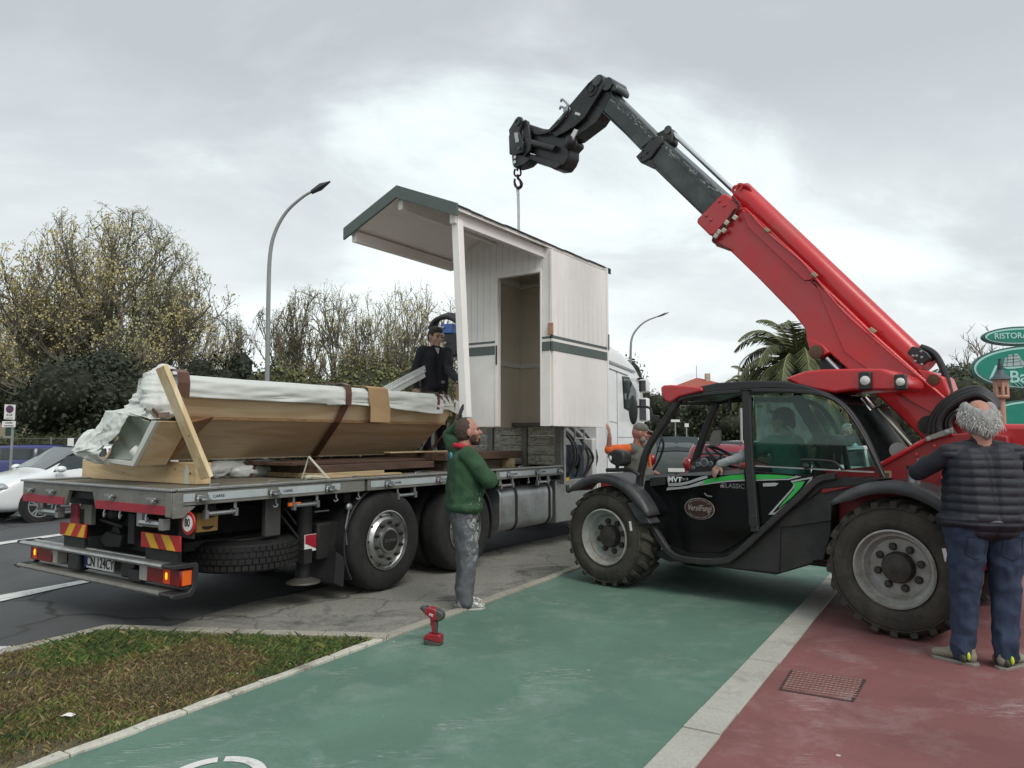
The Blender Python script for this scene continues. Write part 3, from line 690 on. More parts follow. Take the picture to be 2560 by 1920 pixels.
# houses
m_roof=mat('roof_tile',(.30,.075,.045),.8,var=.3,scale=6,bump=.4,stretch=(8,1,1)); m_wallp=mat('house_wall',(.45,.36,.28),.9,dirt=((.3,.25,.2),.5,.6)); m_shut=mat('green_shutter',(.04,.09,.06),.6)
def house(px,Y,w_,d_,ze,zr,label,wall=m_wallp,rz=0,roof=m_roof,wins=5):
    root=empty('house',(atY(px,1000,Y).x,Y,0),rz)
    MB().box(-w_/2,w_/2,0,d_,0,ze).obj('wall',wall,root)
    o_=.5; a=[(-w_/2-o_,-o_,ze),(w_/2+o_,-o_,ze),(w_/2+o_,d_+o_,ze),(-w_/2-o_,d_+o_,ze)]; t=[(-w_/2+d_/2,d_/2,zr),(w_/2-d_/2,d_/2,zr)]
    mb=MB(); mb.add(a+t,[(0,1,5,4),(1,2,5),(2,3,4,5),(3,0,4),(0,3,2,1)]); rf=mb.obj('roof',roof,root)
    MB().box(w_*.1,w_*.1+.6,d_*.3,d_*.3+.6,(ze+zr)/2,zr+.5).obj('chimney',wall,rf)
    for i in range(wins):
        x=-w_/2+(i+.5)*w_/wins; wn=MB().box(x-.55,x+.55,-.06,0.0,ze-2.3,ze-.6).obj('window',m_shut,root)
        MB().box(x-.62,x+.62,-.12,-.061,ze-2.42,ze-2.3).obj('sill',mat('sill_stone',(.5,.48,.42),.8),wn)
    return tag(root,label,'house')
house(-40,52,11,8,4.0,5.6,'cream house with red tiled roof at the left edge, behind the parking sign')
h=house(1762,95,7.4,7,8.0,9.5,'low house whose red hipped roof shows above the telehandler roof')
MB().tube([(0,4,9.4),(0,4,11.2)],.04,5).obj('aerial',mat('aerial_metal',(.2,.2,.2),.5),h)
house(2590,60,12,8,3.4,4.6,'pale building partly hidden by the pines at the right edge',wall=mat('house_wall_pale',(.5,.48,.42),.9))
# ================= flatbed truck =================
ZBD=1.19
m_blk=mat('chassis_black',(.007,.007,.0075),.7,var=.3,dirt=((.022,.020,.017),.6,3))
m_tyre=mat('tyre_rubber',(.012,.012,.012),.85,var=.2,dirt=((.035,.033,.029),.6,3),bump=.2)
m_alu=mat('brushed_aluminium',(.40,.41,.40),.42,.75,var=.12,dirt=((.16,.15,.13),.6,5),stretch=(1,8,8))
m_alud=mat('weathered_aluminium',(.22,.215,.195),.6,.35,var=.16,dirt=((.11,.10,.085),.7,4),stretch=(1,6,12))
m_steel=mat('galvanised_steel',(.36,.37,.37),.4,.8,var=.12,dirt=((.12,.11,.1),.5,6))
m_chrome=mat('rim_metal',(.50,.50,.49),.3,.9,var=.1,dirt=((.12,.11,.10),.8,6))
m_floor=mat('bed_floor_ply',(.13,.115,.085),.8,var=.25,scale=2,dirt=((.22,.2,.16),.5,1.5),bump=.2)
m_refr=mat('reflective_red',(.32,.012,.03),.4,var=.06)
m_whp=mat('truck_white_paint',(.70,.71,.72),.25,var=.03,coat=.5,dirt=((.5,.49,.46),.35,1.2))
m_decal=mat('decal_grey',(.38,.42,.43),.5)
m_black=mat('black_plastic',(.02,.02,.021),.5,var=.2)
m_yel=mat('sign_yellow',(.72,.42,.02),.45,var=.05); m_red2=mat('sign_red',(.45,.02,.02),.4,var=.05)
m_wh=mat('sign_white',(.72,.72,.70),.5,var=.04); m_ltr=mat('letter_black',(.015,.015,.016),.5)
X=(1,0,0); Zv=(0,0,1)
truck=tag(empty('flatbed_truck',(T.o[0],T.o[1],0),T.rot),'white flatbed lorry with aluminium side rails, parked along the green path and loaded with timber','truck')
W_=2.5
# deck
MB().box(.02,6.02,.02,W_-.02,ZBD-.12,ZBD-.012).obj('deck_frame',m_blk,truck)
for i in range(12):
    MB().box(.03+i*.4985,.524+i*.4985,.06,W_-.06,ZBD-.011,ZBD-.003).obj('deck_board',m_floor,truck,bevel=.003,seg=1)
# side rail, near side, with raised panels; wheel arch cut above the rear axle
def rail(n0,n1,name='side_rail'):
    segs=[(0.0,2.06),(2.10,4.26),(4.40,6.10)]
    for a,b in segs:
        MB().box(a,b,n0,n1,ZBD-.118,ZBD).obj(name,m_alud,truck,bevel=.006)
rail(-.03,.03); rail(W_-.03,W_+.03)
MB().box(0,6.1,-.045,.03,ZBD+.001,ZBD+.022).obj('rail_edge',m_alu,truck,bevel=.004)
MB().box(0,6.1,W_-.03,W_+.045,ZBD+.001,ZBD+.022).obj('rail_edge',m_alu,truck,bevel=.004)
for k,(a,b) in enumerate(((.05,.155),(.27,.86),(.98,1.52),(1.61,1.72),(2.14,2.34),(2.44,3.18),(3.28,3.95),(4.46,4.62),(4.72,5.32),(5.44,5.92))):
    MB().box(a,b,-.036,-.0305,ZBD-.088,ZBD-.022).obj('rail_panel',m_decal,truck,bevel=.002,seg=1)
    if b-a>.3: text('lettering','CARRE',.032,m_ltr,truck,(a+.1,-.038,ZBD-.056),X,Zv,.001,sx=1.1)
def latch(a,n,sg,z,par):
    mb=MB(); mb.box(a-.05,a+.05,n-.035 if sg<0 else n,n if sg<0 else n+.035,z-.02,z+.012); mb.box(a-.02,a+.06,n-.05 if sg<0 else n,n if sg<0 else n+.05,z-.035,z-.018); mb.tube([(a-.05,n+sg*.03,z),(a-.05,n+sg*.03,z-.045)],.010,6)
    return mb.obj('latch',m_steel,par,bevel=.003,seg=1)
for a in (.21,.92,1.57,2.39,3.23,4.05,4.67,5.38,5.98): latch(a,-.036,-1,ZBD-.05,truck)
for a in (.35,.93,1.35,1.93,2.9,3.5,5.0): # lashing loops on the edge
    MB().tube([(a-.05,-.01,ZBD+.022),(a-.04,-.01,ZBD+.04),(a+.04,-.01,ZBD+.04),(a+.05,-.01,ZBD+.022)],.006,6).obj('lashing_loop',m_steel,truck,smooth=True)
mb=MB()
for a in (.55,.98,1.45,1.7,2.0,2.85,3.5,4.5,4.8,5.2,5.5,5.75):
    MB().tube(catmull([(a,.0,ZBD-.118),(a,-.0,ZBD-.16),(a+.01,-.01,ZBD-.185),(a-.03,-.012,ZBD-.195),(a-.04,-.012,ZBD-.175)],4),.007,6).obj('hook',m_steel,truck,smooth=True)
for a in (.40,1.30,2.7,4.65,5.55):   # folding pins under the rail
    mb=MB(); mb.tube([(a-.10,-.0,ZBD-.20),(a+.14,-.0,ZBD-.20)],.018,8); mb.tube([(a-.12,0,ZBD-.118),(a-.12,0,ZBD-.23)],.011,6); mb.tube([(a+.16,0,ZBD-.118),(a+.16,0,ZBD-.23)],.011,6); mb.box(a+.145,a+.175,-.02,.02,ZBD-.235,ZBD-.17); mb.box(a-.135,a-.105,-.02,.02,ZBD-.24,ZBD-.17)
    mb.obj('rail_hinge',m_steel,truck,smooth=True)
# rear rail with notch
rp_=[(0,ZBD-.0),(W_,ZBD-.0),(W_,ZBD-.19),(1.66,ZBD-.19),(1.60,ZBD-.05),(1.19,ZBD-.05),(1.13,ZBD-.19),(0,ZBD-.19)]
MB().prisms([(n,z) for n,z in rp_],-.035,.0).obj('rear_rail',m_alud,truck,bevel=.004)
MB().box(-.05,.0,-.03,W_+.03,ZBD+.001,ZBD+.02).obj('rail_edge',m_alu,truck,bevel=.004)
MB().box(-.042,-.036,.03,1.12,ZBD-.185,ZBD-.115).obj('reflective_band',m_refr,truck); MB().box(-.042,-.036,1.68,W_-.02,ZBD-.185,ZBD-.115).obj('reflective_band',m_refr,truck)
MB().box(-.046,-.0365,-.03,.05,ZBD-.2,ZBD-.01).obj('corner_post',m_alud,truck,bevel=.004); MB().prism([(-.04,ZBD-.01),(.05,ZBD-.01),(.05,ZBD-.12),(.16,ZBD-.125),(.05,ZBD-.21),(-.04,ZBD-.21)],-.042,-.031).obj('corner_post',m_alud,truck,bevel=.003)
for n in (.22,.86,1.9,2.32): 
    mb=MB(); mb.box(-.075,-.036,n-.06,n+.06,ZBD-.075,ZBD-.055); mb.box(-.085,-.05,n-.05,n-.01,ZBD-.10,ZBD-.07); mb.obj('latch',m_steel,truck,bevel=.003,seg=1)
for n in (.35,.75,1.0,1.85,2.2):
    MB().tube(catmull([(-.02,n,ZBD-.19),(-.03,n,ZBD-.23),(-.04,n-.03,ZBD-.25),(-.04,n-.05,ZBD-.22)],4),.008,6).obj('hook',m_steel,truck,smooth=True)
for n in (.30,2.0): 
    mb=MB(); mb.tube([(-.0,n-.14,ZBD-.27),(-.0,n+.16,ZBD-.27)],.03,8); mb.box(-.03,.03,n-.2,n-.14,ZBD-.31,ZBD-.22); mb.box(-.02,.02,n+.12,n+.2,ZBD-.3,ZBD-.15); mb.obj('rail_hinge',m_steel,truck,smooth=True)
# chassis
for n in (.78,1.62): MB().box(.12,9.0,n,n+.1,.70,.96).obj('chassis_beam',m_blk,truck,bevel=.005)
mb=MB()
for s_ in (.35,1.2,1.9,2.9,3.9,4.9,5.9): mb.box(s_,s_+.09,.1,W_-.1,.96,1.07)
mb.obj('cross_members',m_blk,truck)
MB().box(.32,.40,.6,1.9,.60,.96).obj('rear_beam',m_blk,truck)
MB().box(.42,1.7,.5,2.0,.62,.70).obj('axle_plate',m_blk,truck)
MB().tube([(.24,1.30,.72),(.34,1.30,.72)],.09,12).obj('coupling',m_blk,truck,smooth=True)
mb=MB(); mb.prisms([(1.12,.74),(1.4,.76),(1.5,.68),(1.40,.62),(1.15,.63)],.20,.30); mb.tube([(.2,1.5,.86),(.2,1.1,.82)],.018,6); mb.obj('towing_jaw',m_blk,truck,bevel=.01)
mb=MB(); mb.ell((.30,1.34,1.0),(.12,.12,.08)); mb.ell((.30,1.36,.91),(.10,.10,.07)); mb.obj('air_bellows',m_blk,truck,smooth=True)
# rear lower bumper: rails, stay, light boards
def rz_(x,y,sv=-.12): return T.hits(x,y,sv)
mb=MB(); mb.box(.03,.13,.16,2.62,.578,.602); mb.tube([(.02,.16,.588),(.02,2.62,.588)],.022,8); mb.tube([(.13,.16,.594),(.13,2.62,.594)],.018,8); mb.obj('bumper_rail',m_alu,truck,smooth=True)
mb=MB(); mb.box(.02,.18,.17,2.62,.362,.38); mb.tube([(.01,.17,.372),(.01,2.62,.372)],.022,8); mb.obj('bumper_rail',m_alud,truck,smooth=True)
for n in (-.02,2.60):
    q=[(.0,.612),(.20,.612),(.22,.59),(.205,.40),(.16,.345),(-.0,.345),(-.01,.36),(.0,.385),(.13,.385),(.165,.42),(.17,.575),(.0,.575)]; MB().prism(q,n,n+.04).obj('bumper_bracket',m_black,truck,bevel=.006)
for n in (.02,2.54): MB().box(.005,.17,n,n+.14,.572,.608).obj('rail_end',m_black,truck,bevel=.012)
for n in (.02,2.54): MB().box(-.005,.17,n,n+.16,.352,.385).obj('rail_end',m_black,truck,bevel=.012)
MB().box(.19,.21,.05,W_-.0,.40,.57).obj('light_board',m_alud,truck)
m_tail=mat('lamp_red',(.22,.008,.008),.15,coat=.5,var=.05); m_glow=mat('lamp_lit_amber',(.9,.2,.02),.3,emit=(1.,.16,.01),estr=1.4); m_amb=mat('lamp_amber',(.75,.13,.02),.2,var=.05)
for n0,n1,g0,g1,a0,a1 in ((.01,.50,.15,.25,.01,.10),(2.12,2.56,2.41,2.49,None,None)):
    l=MB().box(.08,.18,n0,n1,.425,.565).obj('tail_light',m_tail,truck,bevel=.012)
    MB().box(.075,.081,g0,g1,.437,.553).obj('lit_lens',mat('lamp_orange',(.75,.09,.012),.2,var=.05),l,bevel=.004)
    MB().ell((.074,(g0+g1)/2,.50),(.008,.012,.030)).obj('bulb',mat('lamp_bulb_glow',(.9,.3,.02),.3,emit=(1,.22,.01),estr=3),l,smooth=True)
    if a0: MB().box(.09,.20,a0-.012,a0+.03,.437,.553).obj('side_lens',m_amb,l,bevel=.004)
    MB().box(.085,.18,n1+.003 if n0<1 else n0-.09,n1+.12 if n0<1 else n0-.003,.425,.565).obj('reverse_light',mat('lamp_clear',(.45,.42,.38),.2),l,bevel=.006)
# number plate
pl=MB().box(.105,.12,1.07,1.56,.437,.552).obj('number_plate',m_wh,truck,bevel=.004); MB().box(.102,.1045,1.52,1.558,.439,.55).obj('blue_band',mat('plate_blue',(.02,.04,.2),.4),pl)
text('lettering','CN 124CY',.128,m_ltr,pl,(.102,1.29,.495),(0,-1,0),Zv,.0015,sx=.80,bold=.008)
MB().box(.06,.17,1.58,1.78,.40,.56).obj('plate_holder',m_black,truck,bevel=.02); MB().box(.135,.18,.80,1.0,.40,.55).obj('plate_holder',m_black,truck,bevel=.02)
MB().box(.09,.18,.60,.80,.40,.50).obj('rear_camera_box',m_black,truck,bevel=.01)
# chevron boards
for n0,n1,sg,z0,z1 in ((.05,.62,1,.70,.825),(1.53,2.01,-1,.70,.822)):
    b=MB().box(.09,.105,n0,n1,z0,z1).obj('chevron_board',m_red2,truck,bevel=.003,seg=1); h=z1-z0
    c=n0+.06 if sg>0 else n0+.03
    while c<n1-.05:
        q=[(c,z0+.004),(c+.115,z0+.004),(c+.115+sg*h*.75,z1-.004),(c+sg*h*.75,z1-.004)]
        q=[(max(n0+.003,min(n1-.003,a)),z) for a,z in q]
        if abs(q[0][0]-q[1][0])+abs(q[2][0]-q[3][0])>.02: MB().prisms(q,.086,.0895).obj('yellow_stripe',m_yel,b)
        c+=.235
    MB().box(.108,.14,n0+.05,n1-.05,.56,z0+.02).obj('board_bracket',m_blk,truck)
MB().box(.12,.16,1.50,1.70,.82,1.0).obj('mud_flap',mat('flap_grey',(.16,.15,.13),.8),truck); MB().box(.11,.119,1.72,1.86,.822,1.0).obj('red_strip',m_refr,truck)
# 80 sign
c=(-.035,.934)
sg=MB().lathe([(.090,0),(.094,.006),(.090,.012)],(.11,c[0],c[1]),(-1,0,0),32).obj('speed_disc',m_red2,truck)
MB().lathe([(.064,0),(.064,.004)],(.0975,c[0],c[1]),(-1,0,0),32).obj('disc_face',m_wh,sg)
text('lettering','80',.088,m_ltr,sg,(.0925,c[0],c[1]+.003),(0,-1,0),Zv,.001,sx=.8,bold=.02)
MB().box(.112,.13,c[0]-.05,c[0]+.15,c[1]-.12,ZBD-.19).obj('sign_plate',m_blk,truck)
# wooden wedge box
a,z=T.hit(*Z1(1250,1110),.12); b_,z2=T.hit(*Z1(1385,1110),.12)
m_ylw=mat('yellow_ochre_paint',(.30,.17,.05),.7,var=.15,dirt=((.08,.05,.03),.8,5))
wb=MB().box(a,b_,.10,.34,.83,.99).obj('wedge_box',m_ylw,truck,bevel=.008)
for dz in (-.035,.035):
    MB().prism([((a+b_)/2+.055*cos(t),.912+dz+(.028*sin(t) if dz>0 else -.028*sin(t))) for t in [pi*k/10 for k in range(11)]],.094,.0985).obj('hand_hole',mat('hole_dark',(.03,.012,.008),.9),wb)
MB().box(1.12,1.26,-.005,.01,.99,1.02).obj('side_reflector',m_amb,truck)
# spare wheel slung under the bed, lying flat
mb=MB(); P_=[(.28,-.13),(.44,-.14),(.50,-.11),(.52,-.04),(.52,.04),(.50,.11),(.44,.14),(.28,.13)]
mb.lathe(P_,(1.05,.58,.55),(0,0,1),48,close=True); sp=mb.obj('spare_wheel',m_blk,truck,smooth=True)
r=random.Random(2); mb=MB()
for row in range(4):
    for k in range(56):
        t=2*pi*(k+.5*(row%2))/56; z=.55-.085+row*.055; d=Vector((cos(t),sin(t),0)); M=Matrix((d,Vector((-sin(t),cos(t),0)),Vector((0,0,1)))).transposed()
        mb.obox(Vector((1.05,.58,z))+d*.524,(.016,.046,.042),M)
t_=mb.obj('tread_blocks',m_blk,sp); t_['kind']='stuff'
MB().lathe([(.27,.12),(.2,.13),(.1,.05)],(1.05,.58,.55),(0,0,1),24).obj('spare_rim',m_alud,sp,smooth=True)
# stabiliser leg
s_,z=T.hit(*Z2(480,1300),.06)
mb=MB(); mb.tube([(s_,.22,.42),(s_,.22,1.02)],.075,12); mb.tube([(s_,.22,.26),(s_,.22,.44)],.06,12); mb.obj('stabiliser_leg',m_blk,truck,smooth=True)
MB().lathe([(.04,.10),(.09,.085),(.155,.06),(.165,.045),(.155,.04)],(s_,.22,.175),(0,0,1),24).obj('stabiliser_foot',mat('foot_steel',(.08,.075,.065),.6,.4),truck,smooth=True)
MB().box(s_-.10,s_-.0,.1,.3,.42,.55).obj('leg_guard',m_blk,truck)
z0=T.hit(*Z2(485,1340),.13)[1]; z1=T.hit(*Z2(485,1235),.13)[1]
b=MB().box(s_-.07,s_+.07,.128,.136,z0,z1).obj('marker_plate',m_wh,truck); MB().prism([(s_-.065,z1-.003),(s_+.067,z1-.003),(s_+.067,z0+.02),(s_-.065,(z0+z1)/2)],.122,.127).obj('red_triangle',m_refr,b)
MB().box(s_+.10,s_+.38,.14,.5,.42,.78).obj('battery_box',m_blk,truck,bevel=.02)
MB().box(.95,1.12,.10,.16,.72,1.08).obj('frame_bracket',mat('bracket_grey',(.05,.05,.048),.6),truck,bevel=.01)
for k in range(4): MB().tube(catmull([(1.25+.1*k,.35,.95),(1.45+.08*k,.2,.62),(1.6+.02*k,.22,.5),(s_,.3,.75)],6),.012,6).obj('hose',m_black,truck,smooth=True)
mb=MB(); mb.tube([(s_+.42,.04,.92),(s_+.36,.03,.72),(s_+.38,.03,.55)],.008,6); mb.tube([(s_+.02,.1,.90),(s_+.2,.1,.90)],.008,6); mb.ell((s_+.42,.05,.92),(.04,.03,.04)); mb.obj('valve_lever',m_steel,truck)
# wheels
def truck_wheel(sx,n0,sgn=1,dual=True):
    w=empty('wheel',(sx,n0,.535),0 if sgn>0 else pi,truck); R=.525
    prof=[(.30,.30),(.36,.315),(.47,.30),(.515,.27),(.525,.20),(.525,.10),(.515,.03),(.49,-.0),(.43,-.012),(.36,-.006),(.305,.012),(.29,.05),(.28,.2)]
    ty=MB().lathe(prof,(0,0,0),(0,1,0),56,close=True).obj('tyre',m_tyre,w,smooth=True,sharp=50)
    mb=MB()
    for h in (.06,.11,.16,.21,.26): mb.lathe([(.5265,h-.006),(.521,h),(.5265,h+.006)],(0,0,0),(0,1,0),56)
    # rim: dished steel disc with holes
    rim=MB().lathe([(.305,.006),(.312,-.004),(.302,-.008),(.292,.02),(.275,.035),(.262,.03),(.240,-.0),(.225,-.012),(.17,-.016),(.165,.0),(.135,-.004),(.13,-.03),(.11,-.036),(.0,-.036)],(0,0,0),(0,1,0),56,c0=False).obj('rim',m_chrome,w,smooth=True,sharp=28)
    for k in range(10):
        t=2*pi*k/10+.3; c=(cos(t)*.19,-.018,sin(t)*.19)
        MB().lathe([(.022,-.004),(.022,.012),(.016,.016),(.016,.034),(.006,.036)],c,(0,-1,0),6).obj('wheel_nut',m_blk,w)
    for k in range(10):
        t=2*pi*(k+.5)/10+.3; M=Matrix.Rotation(-t,3,'Y')
        c=Vector((cos(t)*.258,.022,sin(t)*.258)); 
        MB().ell(c,(.018,.012,.011),M=Matrix.Rotation(-t,3,'Y'),seg=10,rings=6).obj('vent_hole',mat('hole_black',(.004,.004,.004),.9),w)
    MB().lathe([(.108,0),(.108,.006),(.1,.008),(.0,.008)],(0,-.037,0),(0,-1,0),32).obj('hub_cap',m_blk,w,smooth=True)
    text('lettering','SCANIA',.05,mat('letter_grey',(.10,.10,.10),.4),w,(0,-.047,0),X,Zv,.001,bold=.01)
    if dual:
        MB().lathe(prof,(0,.34,0),(0,1,0),40,close=True).obj('inner_tyre',m_tyre,w,smooth=True,sharp=50)
    MB().tube([(0,.25,0),(0,.9,0)],.12,10).obj('hub',m_blk,w)
    return w
w0=truck_wheel(2.43,.0); 
for sx,n0,rz in ((3.79,.0,0),(2.43,W_,pi),(3.79,W_,pi),(8.55,.03,0),(8.55,W_-.03,pi)):
    c=copy_tree(w0,truck); c.location=(sx,n0,.535); c.rotation_euler=(0,0,rz)
MB().box(2.6,6.0,.72,1.78,.45,.95).obj('underbody_light_block',m_blk,truck,bevel=.03)  # added mass: keeps sky light from passing beneath the truck
MB().box(1.75,2.2,.5,2.0,.35,.9).obj('underbody_light_block',m_blk,truck,bevel=.03)  # second added block, darkens the ground ahead of the rear wheels
MB().box(.4,1.7,.95,2.3,.42,.68).obj('far_side_light_block',m_blk,truck,bevel=.03)  # added box closing the far side against light under the bed
MB().tube([(2.43,.5,.535),(2.43,2.0,.535)],.14,12).obj('axle',m_blk,truck); MB().tube([(3.79,.5,.535),(3.79,2.0,.535)],.14,12).obj('axle',m_blk,truck)
# mudguards
def guard(sx,a0,a1,n0=.02,n1=.62,R=.60,th=.02):
    A=[];B=[]
    k=14
    for i in range(k+1): t=radians(a0+(a1-a0)*i/k); A.append((sx+cos(t)*R,.535+sin(t)*R))
    for i in range(k,-1,-1): t=radians(a0+(a1-a0)*i/k); A.append((sx+cos(t)*(R-th),.535+sin(t)*(R-th)))
    return MB().prism(A,n0,n1).obj('mudguard',m_black,truck,bevel=.004)
guard(2.43,100,215); guard(3.79,-20,60)
MB().prism([(1.72,.20),(1.84,.14),(1.86,.42),(1.74,.5)],.03,.6).obj('mud_flap',m_black,truck)
# fuel tank, tool box, side skirt ahead of the wheels
tp=[(4.66,.97),(5.94,.97)]
def rbox(s0,s1,n0,n1,z0,z1,r,name,m,par):
    p=[]
    for cx,cz,a in ((n0+r,z0+r,180),(n1-r,z0+r,270),(n1-r,z1-r,0),(n0+r,z1-r,90)):
        for k in range(6): t=radians(a+18*k); p.append((cx+r*cos(t),cz+r*sin(t)))
    return MB().prisms(p,s0,s1).obj(name,m,par,bevel=.02,sharp=50)
m_tank=mat('tank_aluminium',(.36,.365,.37),.38,.75,var=.12,dirt=((.10,.095,.085),.75,2.2))
tk=rbox(4.62,5.96,.06,.68,.37,.96,.13,'fuel_tank',m_tank,truck)
for s_ in (4.99,5.86): rbox(s_-.03,s_+.03,.045,.69,.355,.975,.14,'tank_strap',m_blk,tk)
MB().lathe([(.06,0),(.06,.05),(.03,.055)],(5.35,.3,.96),(0,0,1),16).obj('filler_cap',m_blk,tk,smooth=True)
m_chk=mat('chequer_plate',(.34,.34,.33),.4,.7,var=.1)
tb=MB().box(6.03,7.35,.05,.60,.37,.98).obj('tool_box',m_chk,truck,bevel=.01)
mb=MB(); r=random.Random(1)
for i in range(26):
    for k in range(14):
        c=Vector((6.07+i*.05,.047,.41+k*.042)); a=.8 if (i+k)%2 else -.8; d=Vector((cos(a),0,sin(a)))*.015; n=Vector((-d.z,0,d.x))*.3
        mb.add([c+d,c+n,c-d,c-n],[(0,1,2,3)])
o=mb.obj('chequer_pattern',m_alu,tb); o['kind']='stuff'
MB().box(6.33,6.41,.038,.0495,.80,.90).obj('lock_plate',m_black,tb,bevel=.004)
# headboard: posts and weathered boards
m_bleach=wood('bleached_board',(.46,.45,.38),(.22,.21,.17),1.4,(6,2,9),.85)
for n in (.02,.62,1.25,1.9,2.42): MB().box(6.04,6.12,n-.05,n+.05,ZBD-.1,1.80).obj('headboard_post',m_alud,truck,bevel=.006)
r=random.Random(4)
for a,b in ((.08,.56),(.68,1.19),(1.31,1.84),(1.96,2.36)):
    for k in range(4): MB().box(6.06+r.uniform(-.006,.006),6.10,a,b,ZBD+.02+k*.145,ZBD+.02+k*.145+.139).obj('headboard_board',m_bleach,truck,bevel=.006)
MB().box(6.03,6.13,-.02,2.5,1.78,1.84).obj('headboard_top',m_alud,truck,bevel=.006)
MB().box(6.10,6.16,-.05,.03,.93,1.82).obj('headboard_end_post',m_alu,truck,bevel=.006)
# loading crane folded behind the cab
m_blue=mat('crane_blue',(.02,.10,.36),.35,coat=.3,var=.06)
cx=6.62
MB().box(6.3,7.2,.5,2.0,.95,1.25).obj('crane_base',m_blk,truck,bevel=.02)
MB().tube([(cx,1.25,1.2),(cx,1.25,2.3)],.17,14).obj('crane_column',m_blk,truck,smooth=True)
def H(x,y): return T.hits(x,y,cx)
bl=[H(*Z3(*p)) for p in ((692,930),(760,925),(765,985),(705,985),(695,965))]
MB().prisms(bl,cx-.12,cx+.12).obj('crane_bracket',m_blue,truck,bevel=.015)
bk=[H(*Z3(*p)) for p in ((708,985),(775,980),(778,1110),(740,1122),(712,1080),(704,1010))]
MB().prisms(bk,cx-.1,cx+.1).obj('crane_arm',m_black,truck,bevel=.015)
for p in ((712,950),(725,1042),(740,1080)):
    n,z=H(*Z3(*p)); MB().lathe([(.022,0),(.022,.03),(.01,.035)],(cx-.12,n,z),(-1,0,0),12).obj('pin',m_alu,truck,smooth=True)
for k in range(3):
    pts=[(cx-.1+.05*k,*H(*Z3(*p))) for p in ((625,960+6*k),(650,915-6*k),(690,893-8*k),(740,890-8*k),(800,930-6*k),(830,1010))]
    MB().tube(catmull(pts,6),.045,8).obj('crane_hose',m_black,truck,smooth=True)
# mass of pipes and brackets in the gap before the cab (dark blue tones)
m_navy=mat('crane_navy',(.02,.028,.055),.45,var=.2)
r=random.Random(12)
MB().box(6.35,7.1,.15,.9,.95,1.5).obj('valve_block',m_navy,truck,bevel=.03)
for k in range(9):
    s_=6.3+.12*k; MB().tube(catmull([(s_,.1+r.uniform(0,.2),1.0),(s_+r.uniform(-.1,.1),.05,1.3),(s_+r.uniform(-.2,.2),.15,1.6),(s_,.5,1.9)],5),.02,6).obj('hose',m_black,truck,smooth=True)
mb=MB(); mb.tube([(6.7,.1,1.55),(6.7,.1,1.75),(7.0,.1,1.75),(7.0,.1,1.5)],.012,6); mb.tube([(6.7,.1,1.6),(7.0,.1,1.6)],.012,6); mb.obj('control_stand',m_alu,truck)
MB().box(6.2,6.32,-.01,.01,.97,1.02).obj('yellow_tag',m_yel,truck)
n0c=.02
MB().box(7.2,7.34,.05,.3,.62,1.6).obj('air_intake',mat('intake_grey',(.5,.5,.5),.5),truck,bevel=.02)
# cab: lofted shell
def cabsec(s,z0,z1,hw,r):
    p=[]
    for cx_,cz,a in ((1.25-hw+r,z1-r,180),(1.25+hw-r,z1-r,90)):
        for k in range(5): t=radians(a-22.5*k); p.append((s,cx_+r*cos(t),cz+r*sin(t)))
    return [(s,1.25-hw,z0)]+p+[(s,1.25+hw,z0)]
S=[(7.34,.75,3.02,1.19,.10),(7.40,.74,3.10,1.235,.16),(7.9,.74,3.22,1.24,.22),(8.4,.74,3.14,1.24,.25),(8.85,.74,2.98,1.23,.25),(9.10,.72,2.78,1.21,.18),(9.32,.5,2.0,1.20,.08),(9.38,.5,1.6,1.19,.06)]
mb=MB(); secs=[cabsec(*q) for q in S]; k=len(secs[0])
for q in secs: mb.v+=q
for i in range(len(S)-1):
    for j in range(k): mb.f.append((i*k+j,i*k+(j+1)%k,(i+1)*k+(j+1)%k,(i+1)*k+j))
mb.f.append(tuple(range(k))); mb.f.append(tuple(range((len(S)-1)*k,len(S)*k)))
cab=mb.obj('cab',m_whp,truck,bevel=.02,smooth=True,sharp=40)
m_tg=glass('truck_glass',(.10,.14,.14),.12)
wp=T.P([Z5(*p) for p in ((520,160),(570,168),(612,255),(618,300),(606,402),(584,405),(533,378))],.0)
wn=MB().prism(wp,-.004,.012).obj('side_window',mat('window_rubber',(.012,.013,.014),.3),cab,bevel=.006)
cx_=sum(a for a,_ in wp)/len(wp); cz_=sum(z for _,z in wp)/len(wp)
MB().prism([(cx_+(a-cx_)*.84,cz_+(z-cz_)*.88) for a,z in wp],-.010,-.005).obj('pane',mat('dark_pane',(.03,.045,.045),.05,spec=.9),wn)
MB().prism([(9.0,2.55),(9.15,2.55),(9.36,1.65),(9.30,1.62)],.08,.10).obj('windscreen_pillar',mat('window_rubber',(.012,.013,.014),.3),cab)
MB().prism([(7.62,.9),(7.64,2.75),(8.75,2.6),(9.12,1.9),(9.12,.9)],-.001,.002).obj('door_panel',m_whp,cab)
mb=MB()
for a,b in (((7.62,2.78),(8.45,2.70)),((8.0,2.74),(8.0,.95)),((8.0,1.62),(9.1,1.62)),((7.5,1.9),(8.0,1.86))): mb.beam((a[0],.0,a[1]),(b[0],.0,b[1]),.008,.012,up=(0,1,0))
mb.obj('panel_seam',mat('seam_grey',(.2,.2,.2),.6),cab)
MB().prism([(7.45,2.93),(8.75,2.80),(8.75,2.765),(7.45,2.88)],-.008,-.001).obj('roof_line_trim',mat('trim_grey',(.3,.31,.32),.5),cab)
MB().box(8.9,9.3,-.02,.35,2.62,2.70).obj('sun_visor',m_whp,cab,bevel=.02)
